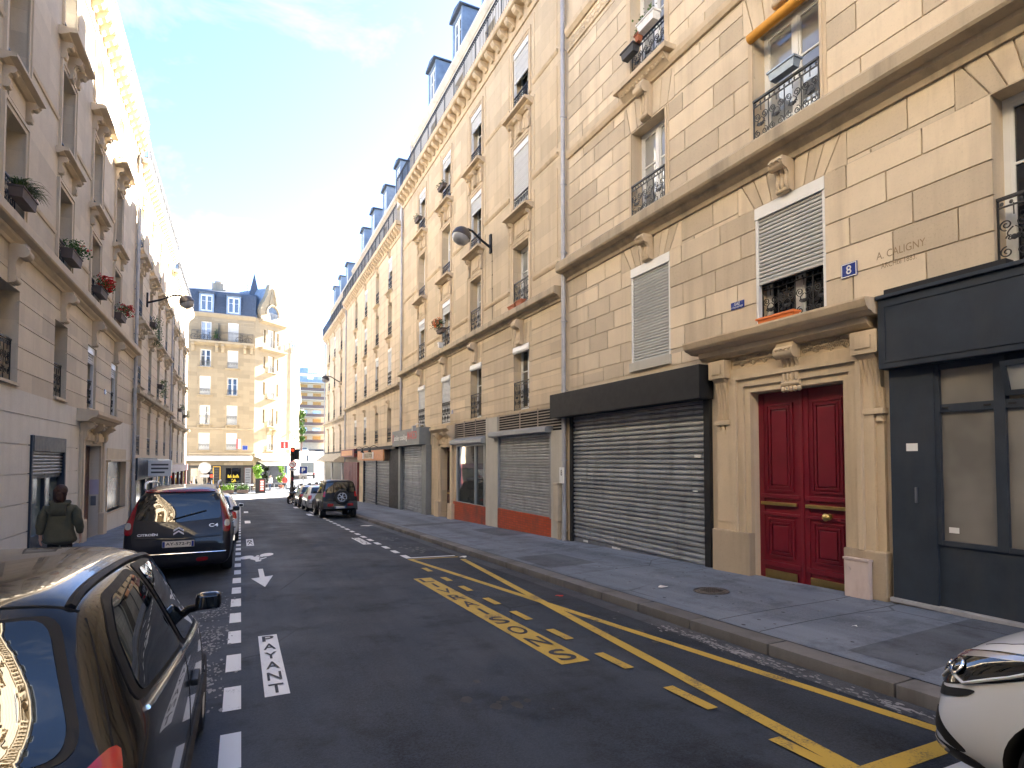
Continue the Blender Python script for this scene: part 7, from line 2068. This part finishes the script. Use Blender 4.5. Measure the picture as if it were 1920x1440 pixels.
def shrub(x, y, h, w, label, nl=900, seed=1):
    e = empty('potted_shrub', (x, y, CZ), (0, 0, 0), label, 'shrub')
    m = MB(); m.lathe((0, 0, 0), (0, 0, 1), [(.2, 0), (.26, .45), (.28, .5), (.24, .5), (.22, .42), (0, .42)], 18); m.build('pot', M['terra'], e, smooth=40)
    m = MB(); m.tube([(0, 0, .4), (.03, 0, 1.2), (0, .02, h*.8)], [.035, .03, .012], 6)
    rn = random.Random(seed); random.seed(seed+40)
    for q in range(7): 
        a = rn.uniform(0, 2*PI); z0 = rn.uniform(.8, h*.7); m.tube([(0, 0, z0), (w*.4*math.cos(a), w*.4*math.sin(a), z0+.4)], [.016, .006], 5)
    m.build('stem', M['brownwood'], e)
    m = MB(); n = 0
    lobes = [(rn.gauss(0, w*.32), rn.gauss(0, w*.32), rn.uniform(1.0, h), rn.uniform(.18, .36)) for _ in range(13)]
    while n < nl:
        lx, ly, lz, lr = lobes[n % 13]
        p = Vector((rn.gauss(0, 1), rn.gauss(0, 1), rn.gauss(0, 1))).normalized()*lr*rn.uniform(.5, 1.05)
        m.leaf((lx+p.x, ly+p.y, lz+p.z), rn.uniform(.09, .17)); n += 1
    m.build('foliage', M['leafb'], e, fix=False)
shrub(1.75, 68.9, 2.75, .62, 'bright green potted shrub left of the cafe corner window', 1100, 3)
shrub(4.25, 71.2, 2.8, .5, 'bright green potted shrub right of the cafe corner window', 900, 5)
def cafe_table(x, y, label, first=[]):
    if not first:
        e = empty('cafe_table', (x, y, CZ), (0, 0, 0), label, 'table', 'small tables on the cafe terrace')
        m = MB(); m.lathe((0, 0, .72), (0, 0, 1), [(0, 0), (.34, 0), (.35, .015), (.34, .03), (0, .03)], 20); m.build('table_top', M['awnw'], e)
        m = MB(); m.tube([(0, 0, .05), (0, 0, .72)], .03, 8); m.lathe((0, 0, 0), (0, 0, 1), [(.22, 0), (.2, .03), (.04, .06), (0, .06)], 14); m.build('pedestal', M['iron'], e)
        first.append(e); return e
    c = copy_tree(first[0]); c.location = (x, y, CZ); c['label'] = label; return c
def chair(x, y, rz, label, first=[]):
    if not first:
        e = empty('cafe_chair', (x, y, CZ), (0, 0, rz), label, 'chair', 'chairs on the cafe terrace')
        m = MB(); m.bbox(-.2, .2, -.2, .2, .44, .475, .012); m.build('seat', M['creamaw'], e)
        m = MB(); m.tube([(-.19, -.2, .46), (-.19, -.26, .86), (-.1, -.29, .92), (.1, -.29, .92), (.19, -.26, .86), (.19, -.2, .46)], .016, 6); m.bbox(-.17, .17, -.275, -.255, .6, .84, .006); m.build('backrest', M['brownwood'], e)
        for sx in (-1, 1):
            for sy in (-1, 1): m = MB(); m.tube([(sx*.17, sy*.17, .44), (sx*.2, sy*.2, 0)], .015, 6); m.build('leg', M['brownwood'], e)
        first.append(e); return e
    c = copy_tree(first[0]); c.location = (x, y, CZ); c.rotation_euler.z = rz; c['label'] = label; return c
rn = random.Random(9)
TL = ['leftmost small white table of the cafe terrace', 'second small white table from the left on the terrace', 'third small white table from the left on the terrace', 'rightmost small white table of the terrace, near the shrub']
for i, xx in enumerate((-4.2, -1.6, -.3, .9)):
    cafe_table(xx, 67.6, TL[i])
    for sg in (-1, 1):
        chair(xx+sg*.55, 67.6+.1*sg, sg*PI/2, ('chair left of the ' if sg < 0 else 'chair right of the ')+['leftmost terrace table', 'second terrace table', 'third terrace table', 'rightmost terrace table'][i])
# railing along the corner and totem
e = empty('street_barrier', (0, 0, 0), (0, 0, 0), 'long low steel pedestrian barrier in front of the cafe terrace', 'railing')
fz = ground(0, 65)+KERB
m = MB(); m.tube([(-2.6, 66.1, fz+.95), (5.6, 66.1, fz+.95)], .03, 6); m.tube([(-2.6, 66.1, fz+.5), (5.6, 66.1, fz+.5)], .02, 6); m.build('rail', M['steel'], e)
for k in range(8):
    xx = -2.6+k*1.17; m = MB(); m.tube([(xx, 66.1, fz), (xx, 66.1, fz+.95)], .03, 6); m.build('post', M['steel'], e)
e = empty('sandwich_board', (1.9, 65.7, fz), (0, 0, 0), 'dark advertising board with red and white lettering at the barrier', 'sign')
m = MB(); m.bbox(-.5, .5, -.08, .08, 0, 1.5, .04); m.build('panel', M['black'], e)
m = MB()
m.bbox(-.06, .34, -.09, -.081, .18, 1.35, .003); m.build('poster', M['clothR'], e)
m = MB()
for k in range(4): m.box(.0, .28, -.094, -.091, .3+.26*k, .46+.26*k)
m.build('poster_lines', M['whiteen'], e)
for i, (xx, lb) in enumerate(((-1.2, 'light green plants in a low trough before the cafe, nearest the kerb'), (.2, 'low trough of mixed plants beside the advertising board'))):
    e = empty('plant_trough', (xx, 65.9, fz), (0, 0, 0), lb, 'planter')
    m = MB(); m.bbox(-.55, .55, -.16, .16, 0, .34, .02); m.build('trough', M['box'], e)
    random.seed(60+i); m = MB()
    for q in range(420):
        m.leaf((random.uniform(-.55, .55), random.gauss(0, .14), .34+abs(random.gauss(0, .22))), random.uniform(.08, .16))
    m.build('foliage', M['leafb' if i == 0 else 'leafg'], e, fix=False)
e = empty('white_bollard', (5.0, 58.0, ground(5, 57)+KERB), (0, 0, 0), 'dark bollard with a white top at the right kerb corner', 'bollard', 'bollards at the kerb corner')
m = MB(); m.lathe((0, 0, 0), (0, 0, 1), [(.07, 0), (.06, .95), (.05, 1.0), (0, 1.0)], 14); m.build('post', M['black'], e, smooth=40)
m = MB(); m.ellipsoid((0, 0, 1.06), (.075, .075, .075), 14, 8); m.build('cap', M['whiteen'], e, smooth=60)
c = copy_tree(e); c.location = (4.75, 58.9, ground(5, 57)+KERB); c['label'] = 'second dark bollard with a white top, just beyond the first'
# a tree spilling over a wall far up the street
e = empty('climbing_tree', (13.5, 150, ground(15, 150)), (0, 0, 0), 'yellow green tree squeezed against the far left facade', 'tree')
m = MB(); m.tube([(0, 0, 0), (.2, 0, 4), (.1, 0, 9)], [.22, .16, .08], 8); m.build('trunk', M['brownwood'], e)
random.seed(5); m = MB()
lob = [(random.gauss(0, .3), random.gauss(0, .8), random.uniform(4, 11), random.uniform(.5, .8)) for _ in range(16)]
for q in range(3200):
    lx, ly, lz, lr = lob[q % 16]; p = Vector((random.gauss(0, 1), random.gauss(0, 1), random.gauss(0, 1))).normalized()*lr*random.uniform(.4, 1.05); m.leaf((lx+p.x, ly+p.y, lz+p.z), random.uniform(.25, .45))
m.build('crown', M['leafg'], e, fix=False)
# manhole and scraps
e = empty('manhole_cover', (6.42, 6.49, ground(5, 6.49)+KERB+.03), (0, 0, 0), 'round cast iron cover set in the right footway before the red door', 'manhole cover')
bpy.data.objects.remove(e)
def onpave(x, y): return ground(5, y)+KERB+.012*(x-KR)
m = MB(); m.lathe((0, 0, 0), (0, 0, 1), [(0, .012), (.20, .012), (.205, .006), (.225, .006), (.23, .012), (.255, .012), (.26, .0)], 40)
for q in range(-4, 5):
    for r_ in range(-4, 5):
        if q*q+r_*r_ < 14: m.box(q*.042-.014, q*.042+.014, r_*.042-.014, r_*.042+.014, .010, .017)
o = m.build('manhole_cover', M['castiron'], None, (6.42, 6.45, onpave(6.42, 6.45)+.004)); o.rotation_euler = (-.03, -.012, 0)
tag(o, 'round cast iron cover set in the right footway before the red door', 'manhole cover')
scr = [(4.55, 7.75, 'redfl', 'crumpled red scrap in the right gutter', .10), (6.0, 7.05, 'paper', 'white smear of paper on the footway near the iron cover', .13), (4.75, 12.6, 'paper', 'small white scrap at the right kerb by the white bay line', .12),
       (4.5, 22.6, 'paper', 'white scraps lying behind the off-roader', .3), (6.35, 4.2, 'paper', 'small pale scrap on the footway near the white car', .06)]
for i, (x, y, mt, lb, sz) in enumerate(scr):
    random.seed(i+3); m = MB()
    zz = onpave(x, y) if x > KR else ground(x, y)
    n = 9; pts = [(sz*random.uniform(.5, 1)*math.cos(2*PI*q/n), sz*random.uniform(.3, .7)*math.sin(2*PI*q/n), .005+random.uniform(0, .02)) for q in range(n)]
    m.add([(0, 0, .02)]+pts, [(0, 1+q, 1+(q+1) % n) for q in range(n)], .7)
    o = m.build('paper_scrap', M['whiteen'] if mt == 'paper' else M['redfl'], None, (x, y, zz+.002)); tag(o, lb, 'litter')
# ---------------------------------------------------------------- ground
def sheet(name, x0, x1, ys, mat, dz, xs=None, zf=None, kind='structure', parent=None):
    m = MB(); X = xs or [x0, x1]; zf = zf or ground
    n = len(X)
    m.v = [(x, y, zf(x, y)+dz) for y in ys for x in X]
    for j in range(len(ys)-1):
        for i in range(n-1):
            m.f.append([j*n+i, j*n+i+1, (j+1)*n+i+1, (j+1)*n+i]); m.t.append(.5); m.m.append(0)
    o = m.build(name, mat, parent)
    if not parent: tag(o, kind=kind)
    return o
YS = [-40, -20, -9, -4]+[y*1.0 for y in range(-2, 57, 2)]+[57, 60, 63, 66, 68, 72, 80, 90, 110, 140, 170, 200]
sheet('ground', 0, 0, [-400, -200, -40]+YS[1:]+[300, 600, 1500], M['asph'], -.30, [-800, -200, -60, -20, -5, 8, 20, 60, 200, 800])
road = sheet('road', 0, 0, YS[:YS.index(57)+1], M['asph'], 0, [-2.3, -2, -1.2, -.6, 0, 1.5, 3, 4, 4.7, 5.2])
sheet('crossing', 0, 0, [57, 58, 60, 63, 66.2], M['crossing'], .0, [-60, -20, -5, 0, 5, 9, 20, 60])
sheet('far_road', 0, 0, [66.2]+YS[YS.index(68):], M['asph'], .0, [-4, 0, 5, 9, 14, 20, 28, 40])
g = sheet('gutter', 0, 0, YS[:YS.index(57)+1], M['gutter'], .004, [4.72, 5.02])
g = sheet('gutter', 0, 0, YS[:YS.index(57)+1], M['gutter'], .004, [-2.1, -1.9])

def pave(name, xa, xb, y0, y1, zf, mat):
    m = MB(); ys = [y0]+[y for y in range(math.ceil(y0), math.floor(y1)+1, 2) if y0 < y < y1]+[y1]
    m.v = [(x, y, zf(x, y)) for y in ys for x in (xa, xb)]
    for j in range(len(ys)-1): m.f.append([2*j, 2*j+1, 2*j+3, 2*j+2]); m.t.append(.5); m.m.append(0)
    return tag(m.build(name, mat, None), kind='structure')
def zr(x, y): return ground(5, y)+KERB+.012*max(0, x-KR)
def zl(x, y): return ground(-2.05, y)+KERB+.012*max(0, KL-x)
footR = pave('pavement', KR+.28, XR+.02, -20, 57.5, zr, M['pave'])
footL = pave('pavement', XL-.02, KL-.28, -20, 57.5, zl, M['pave'])
def kerb_stones(x0, x1, zf, y0, y1, seed):
    rn = random.Random(seed); y = y0; m = MB()
    while y < y1:
        L = rn.uniform(.85, 1.35); q = min(y+L-.014, y1)
        d = rn.uniform(-.005, .005); t = rn.random()
        m.bbox(x0+d, x1+d, y, q, 0, 1, .018, t)
        y += L
    zz = []
    for (x, yy, z) in m.v:
        top = zf((x0+x1)/2, yy)
        zz.append((x, yy, top-.30*(1-z) if z < .5 else top-(1-z)*1.0))
    m.v = zz
    return tag(m.build('kerb', M['kerb'], None, smooth=50), kind='structure')
kerb_stones(KR, KR+.28, zr, -12, 57.5, 4); kerb_stones(KL-.28, KL, zl, -12, 57.5, 5)
# joints of the footway asphalt bays
m = MB()
for y in (1.5, 4.6, 5.2, 8.8, 12.6, 17, 22, 27, 33, 40):
    for k in range(6):
        xa = KR+.3+k*.45; m.add([(xa, y+.02*math.sin(k), zr(xa, y)+.003), (xa+.45, y+.02*math.sin(k+1), zr(xa+.45, y)+.003), (xa+.45, y+.02*math.sin(k+1)+.012, zr(xa+.45, y)+.003), (xa, y+.02*math.sin(k)+.012, zr(xa, y)+.003)], [(0, 1, 2, 3)])
j_ = m.build('pavement_joint', M['gap'], footR, fix=False)
# trodden gum, oil and repairs
m = MB(); random.seed(77)
for q in range(420):
    x = random.uniform(KR+.35, XR-.15); y = random.uniform(1.5, 40); r_ = random.uniform(.008, .026)
    m.add([(x+r_*math.cos(a), y+r_*1.1*math.sin(a), zr(x, y)+.0035) for a in (0, 1.05, 2.1, 3.14, 4.2, 5.25)], [(0, 1, 2, 3, 4, 5)], random.random())
tag(m.build('trodden_gum', plain('trodden gum', (.075, .08, .09), .9, var=.3, tint=.8), footR, fix=False), kind='stuff')
M['patch'] = asphalt('newer asphalt patch', (.05, .058, .072), (.10, .112, .135), 80, .8)
m = MB()
for x0, x1, y0, y1 in ((5.5, 7.9, 3.0, 3.75), (5.4, 6.5, 9.6, 11.2), (6.9, 7.95, 15.2, 17.6), (5.4, 7.9, 20.1, 20.9)):
    m.next(); m.add([(x, y, zr(x, y)+.0025) for x, y in ((x0, y0), (x1, y0+.04), (x1, y1), (x0, y1-.03))], [(0, 1, 2, 3)])
m.build('asphalt_patch', M['patch'], footR, fix=False)
M['oil'] = plain('oil stain', (.006, .006, .008), .45, var=.3)
m = MB(); random.seed(5)
for cx, cy, n in ((-1.0, 9.4, 26), (-.9, 8.6, 14), (4.2, 14.6, 22), (4.1, 17.5, 18), (4.2, 6.0, 10), (2.0, 4.2, 8)):
    for q in range(n):
        x = cx+random.gauss(0, .18); y = cy+random.gauss(0, .35); r_ = random.uniform(.01, .06)
        m.add([(x+r_*random.uniform(.7, 1.2)*math.cos(a), y+r_*1.3*random.uniform(.7, 1.2)*math.sin(a), ground(x, y)+.0035+.0001*q) for a in (0, .8, 1.6, 2.4, 3.2, 4, 4.8, 5.5)], [tuple(range(8))])
tag(m.build('oil_stain', M['oil'], road, fix=False), kind='stuff')
# pavement before the cafe and round the corner
m = MB(); zc = ground(0, 60)+KERB
m.box(-40, 5.9, 66.0, 74, zc-.3, zc); tag(m.build('cafe_pavement', M['pave'], None), kind='structure')
m = MB(); vs = []
for y in (70, 80, 90, 110, 140, 170, 198):
    x = farside(max(74, y)); vs += [(x-.5, y, ground(x, y)+.13), (x+2.3, y, ground(x, y)+.13), (x+2.3, y, ground(x, y)-.1)]
for j in range(6):
    for k in range(2): m.f.append([3*j+k, 3*j+k+1, 3*j+4+k, 3*j+3+k]); m.t.append(.5); m.m.append(0)
m.v = vs; tag(m.build('far_pavement', M['pave'], None), kind='structure')
m.add([(KR, 57.5, zr(KR, 57)), (XR, 57.5, zr(KR, 57)), (XR, 62.3, zr(KR, 57)), (KR+.6, 61, zr(KR, 57)), (KR, 60, zr(KR, 57))], [(0, 1, 2, 3, 4)])
m.add([(KR, 57.5, zr(KR, 57)), (KR, 60, zr(KR, 57)), (KR+.6, 61, zr(KR, 57)), (XR, 62.3, zr(KR, 57)), (KR, 57.5, zr(KR, 57)-.3), (KR, 60, zr(KR, 57)-.3), (KR+.6, 61, zr(KR, 57)-.3), (XR, 62.3, zr(KR, 57)-.3)], [(0, 1, 5, 4), (1, 2, 6, 5), (2, 3, 7, 6)])
tag(m.build('corner_pavement', M['pave'], None), kind='structure')

# ---------------------------------------------------------------- painted markings (parts of the road)
def quad(m, pts, dz=.005):
    """painted patch following the road surface; long quads are cut into short pieces"""
    (a, b, c, d) = [Vector((p[0], p[1])) for p in pts]
    n = max(1, int((d-a).length/.8))
    for i in range(n):
        q = [a.lerp(d, i/n), b.lerp(c, i/n), b.lerp(c, (i+1)/n), a.lerp(d, (i+1)/n)]
        m.add([(p.x, p.y, ground(p.x, p.y)+dz) for p in q], [(0, 1, 2, 3)], random.random())
def rect(m, x0, x1, y0, y1, dz=.005): quad(m, [(x0, y0), (x1, y0), (x1, y1), (x0, y1)], dz)
for k in range(-2, 8):
    m = MB(); y = 4.06+1.02*k; rect(m, -.105, .03, y, y+.57); m.build('parking_dash', M['mwhite'], road, fix=False)
for k in range(8, 44):
    m = MB(); y = 4.06+1.02*k; rect(m, -.09, .03, y, y+.55); m.build('parking_dash', M['mwhite'], road, fix=False)
for k in range(36):
    m = MB(); y = 14.0+1.02*k; rect(m, 3.47, 3.61, y-.05, y+.5); m.build('parking_dash', M['mwhite'], road, fix=False)
m = MB(); rect(m, 3.47, 3.62, 12.9, 13.5); rect(m, 3.62, 4.68, 12.9, 13.03); m.build('bay_line', M['mwhite'], road, fix=False)
m = MB(); rect(m, 3.4, 4.7, 2.02, 2.12); m.build('bay_line', M['mwhite'], road, fix=False)
m = MB()
rect(m, 3.46, 4.68, 12.68, 12.78)
def diag(x0, y0, x1, y1, w, dz): quad(m, [(x0-w/2, y0), (x0+w/2, y0), (x1+w/2, y1), (x1-w/2, y1)], dz)
diag(3.52, 12.68, 4.66, 2.40, .12, .005)
diag(4.63, 12.3, 3.52, 2.32, .13, .009)
rect(m, 3.44, 4.72, 2.22, 2.36, .005)
m.build('bay_line', M['myellow'], road, fix=False)
for y0, y1 in ((11.34, 10.86), (10.11, 9.7), (9.16, 8.70), (8.08, 7.60), (7.11, 6.60), (6.07, 5.6), (5.03, 4.5), (3.96, 3.43), (2.86, 2.38)):
    m = MB(); rect(m, 3.36, 3.47, y1, y0, .013); m.build('yellow_dash', M['myellow'], road, fix=False)
def panel(x0, x1, y0, y1, txt, mat, wf=.62, hf=.70, name='painted_panel'):
    m = MB(); rect(m, x0, x1, y0, y1); p = m.build(name, M[mat], road, fix=False)
    m = MB(); n = len(txt); st = (y1-y0)/n; w = (x1-x0)
    for i, ch in enumerate(txt):
        ya = y1-st*(i+1)+st*(1-hf)/2
        ww = w*wf if ch != 'I' else w*.14
        xa = (x0+x1)/2-ww/2
        write(m, ch, lambda u, v: (xa+u*ww, ya+v*st*hf, ground((x0+x1)/2, ya+v*st*hf)+.010), .012)
    m.build('painted_letters', M['mdark'], p, fix=False)
panel(.21, .41, 5.25, 7.30, 'PAYANT', 'mwhite')
panel(2.88, 3.21, 4.88, 10.2, 'LIVRAISONS', 'myellow')
panel(3.12, 3.36, 16.15, 18.1, 'PAYANT', 'mwhite')
m = MB(); rect(m, .17, .36, 17.2, 19.15); sq = m.build('painted_panel', M['mwhite'], road, fix=False)
m = MB()
gp = lambda x, y, dz=.010: (x, y, ground(x, y)+dz)
m.tube([gp(.21+.1*math.cos(a)*.6+.05, 18.1+.6*math.sin(a)) for a in [PI*j/8 for j in range(9)]], .012, 4); m.tube([gp(.22, 17.5), gp(.31, 18.6)], .012, 4); m.tube([gp(.32, 17.5), gp(.22, 18.4)], .012, 4); m.build('symbol', M['mdark'], sq)
for yy in (26.0, 34.0):
    m = MB(); rect(m, .18, .40, yy, yy+1.6); m.build('painted_panel', M['mwhite'], road, fix=False)
    m = MB(); rect(m, 3.1, 3.34, yy+4, yy+5.6); m.build('painted_panel', M['mwhite'], road, fix=False)
# cycle symbol and arrow
m = MB()
def poly(pts, dz=.005):
    m.add([gp(x, y, dz) for x, y in pts], [tuple(range(len(pts)))])
for cx, cy, rx, ry in ((.15, 14.72, .155, .30), (.595, 15.0, .155, .30)): poly([(cx+rx*math.cos(a)+.0*ry, cy+ry*math.sin(a)+(rx*math.cos(a))*.6) for a in [2*PI*j/24 for j in range(24)]])
poly([(.205, 14.40), (.30, 14.72), (.37, 14.80), (.42, 14.55), (.40, 14.15), (.33, 14.05)], .006)
poly([(.35, 14.86), (.39, 14.98), (.43, 14.95), (.42, 14.8), (.38, 14.76)], .007); poly([(.38, 14.70), (.50, 14.70), (.50, 14.62), (.38, 14.52)], .0075)
poly([(.40, 14.30), (.575, 14.52), (.57, 14.42), (.43, 14.12)], .0065); poly([(.32, 14.05), (.40, 14.12), (.45, 14.0), (.43, 13.88), (.33, 13.82)], .007)
m.build('cycle_symbol', M['mwhite'], road, fix=False)
m = MB(); poly([(.345, 12.7), (.435, 12.7), (.435, 11.66), (.345, 11.62)]); poly([(.20, 11.55), (.40, 10.55), (.58, 11.73)], .006); m.build('direction_arrow', M['mwhite'], road, fix=False)
# wash of spilt sand and chalky stains in the parking bay
M['stain'] = plain('pale spilt grit', (.26, .26, .27), .85, var=.3)
m = MB(); random.seed(31)
for cx, cy, rx, ry, n in ((-.32, 9.2, .2, .9, 170), (-.28, 7.4, .14, .7, 150), (-.26, 5.9, .12, .7, 150), (4.80, 4.6, .10, 1.1, 240), (4.82, 2.9, .07, .6, 90), (6.2, 7.5, .8, 2.5, 40), (6.4, 14, .8, 4, 50)):
    for q in range(n):
        x = cx+random.gauss(0, rx*.6); y = cy+random.gauss(0, ry*.5); r_ = random.uniform(.006, .022)
        if KR-.02 < x < KR+.3: continue
        zz = (zr(x, y)+.004) if x > KR else ground(x, y)+.007
        a0 = random.uniform(0, 6)
        m.add([(x+r_*random.uniform(.4, 1.2)*math.cos(a0+a), y+1.8*r_*random.uniform(.4, 1.2)*math.sin(a0+a), zz) for a in (0, 1.2, 2.5, 3.8, 5.1)], [(0, 1, 2, 3, 4)])
m.build('spill_stain', M['stain'], road, fix=False)

# ---------------------------------------------------------------- sky, sun, camera
SUN_AZ = R(38)      # from the +x axis towards +y
SUN_EL = R(26)
w = bpy.data.worlds.new('World'); SC.world = w; w.use_nodes = True
nt = w.node_tree; bg = nt.nodes['Background']
sky = nt.nodes.new('ShaderNodeTexSky'); sky.sky_type = 'NISHITA'; sky.sun_disc = False
sky.sun_elevation = SUN_EL; sky.sun_rotation = PI/2-SUN_AZ
sky.air_density = .33; sky.dust_density = .2; sky.ozone_density = 1.0; sky.altitude = 50
hs = nt.nodes.new('ShaderNodeHueSaturation'); hs.inputs['Saturation'].default_value = 1.0
nt.links.new(sky.outputs[0], hs.inputs['Color'])
# thin high cloud
tc = nt.nodes.new('ShaderNodeTexCoord'); mp = nt.nodes.new('ShaderNodeMapping'); mp.inputs['Scale'].default_value = (1.6, 1.1, 3.2); mp.inputs['Rotation'].default_value = (0, 0, .6)
nz = nt.nodes.new('ShaderNodeTexNoise'); nz.inputs['Scale'].default_value = 2.3; nz.inputs['Detail'].default_value = 7; nz.inputs['Roughness'].default_value = .62; nz.inputs['Distortion'].default_value = .5
rp = nt.nodes.new('ShaderNodeValToRGB'); rp.color_ramp.elements[0].position = .52; rp.color_ramp.elements[1].position = .80
rp.color_ramp.elements[0].color = (0, 0, 0, 1); rp.color_ramp.elements[1].color = (.5, .5, .5, 1)
nt.links.new(tc.outputs['Generated'], mp.inputs[0]); nt.links.new(mp.outputs[0], nz.inputs['Vector']); nt.links.new(nz.outputs['Fac'], rp.inputs[0])
mx = nt.nodes.new('ShaderNodeMix'); mx.data_type = 'RGBA'; mx.blend_type = 'MIX'
nt.links.new(rp.outputs[0], mx.inputs[0]); nt.links.new(hs.outputs[0], mx.inputs[6]); mx.inputs[7].default_value = (2.0, 2.05, 2.1, 1)
nt.links.new(mx.outputs[2], bg.inputs['Color']); bg.inputs['Strength'].default_value = .054
l = bpy.data.lights.new('Sun', 'SUN'); l.energy = 5; l.angle = R(.55); l.color = (1, .93, .82)
so = bpy.data.objects.new('Sun', l); COL.objects.link(so)
d = Vector((math.cos(SUN_AZ)*math.cos(SUN_EL), math.sin(SUN_AZ)*math.cos(SUN_EL), math.sin(SUN_EL)))
so.rotation_euler = d.to_track_quat('Z', 'Y').to_euler(); so.location = (30, 60, 60)
cam = bpy.data.cameras.new('Camera'); co = bpy.data.objects.new('Camera', cam); COL.objects.link(co)
cam.sensor_width = 36; cam.sensor_fit = 'HORIZONTAL'; cam.lens = 19.875; cam.shift_y = .0552
cam.clip_start = .05; cam.clip_end = 4000
co.location = (0, 0, 0); co.rotation_euler = (R(92.0), 0, -R(25.592))
SC.camera = co
vs_ = SC.view_settings; vs_.view_transform = 'Standard'; vs_.look = 'None'; vs_.gamma = 1; vs_.exposure = 4.42
SC.cycles.caustics_reflective = False; SC.cycles.caustics_refractive = False; SC.cycles.max_bounces = 6; SC.cycles.diffuse_bounces = 4; SC.cycles.glossy_bounces = 3; SC.cycles.sample_clamp_indirect = 4

# families of like things
GR = {'car': 'cars parked along the kerbs', 'planter': 'planters and window boxes', 'house': 'stone houses lining the street', 'house number': 'house number plates', 'aerial': 'aerials on the cafe house roof',
      'litter': 'scraps of litter', 'shrub': 'green potted shrubs at the cafe', 'person': 'people in the street and on the terrace', 'menu board': 'menu boards on the cafe front', 'traffic light': 'signals at the junction', 'utility box': 'utility boxes on the house fronts'}
for o in COL.objects:
    if o.parent is None and o.get('category') in GR and not o.get('group'): o['group'] = GR[o['category']]
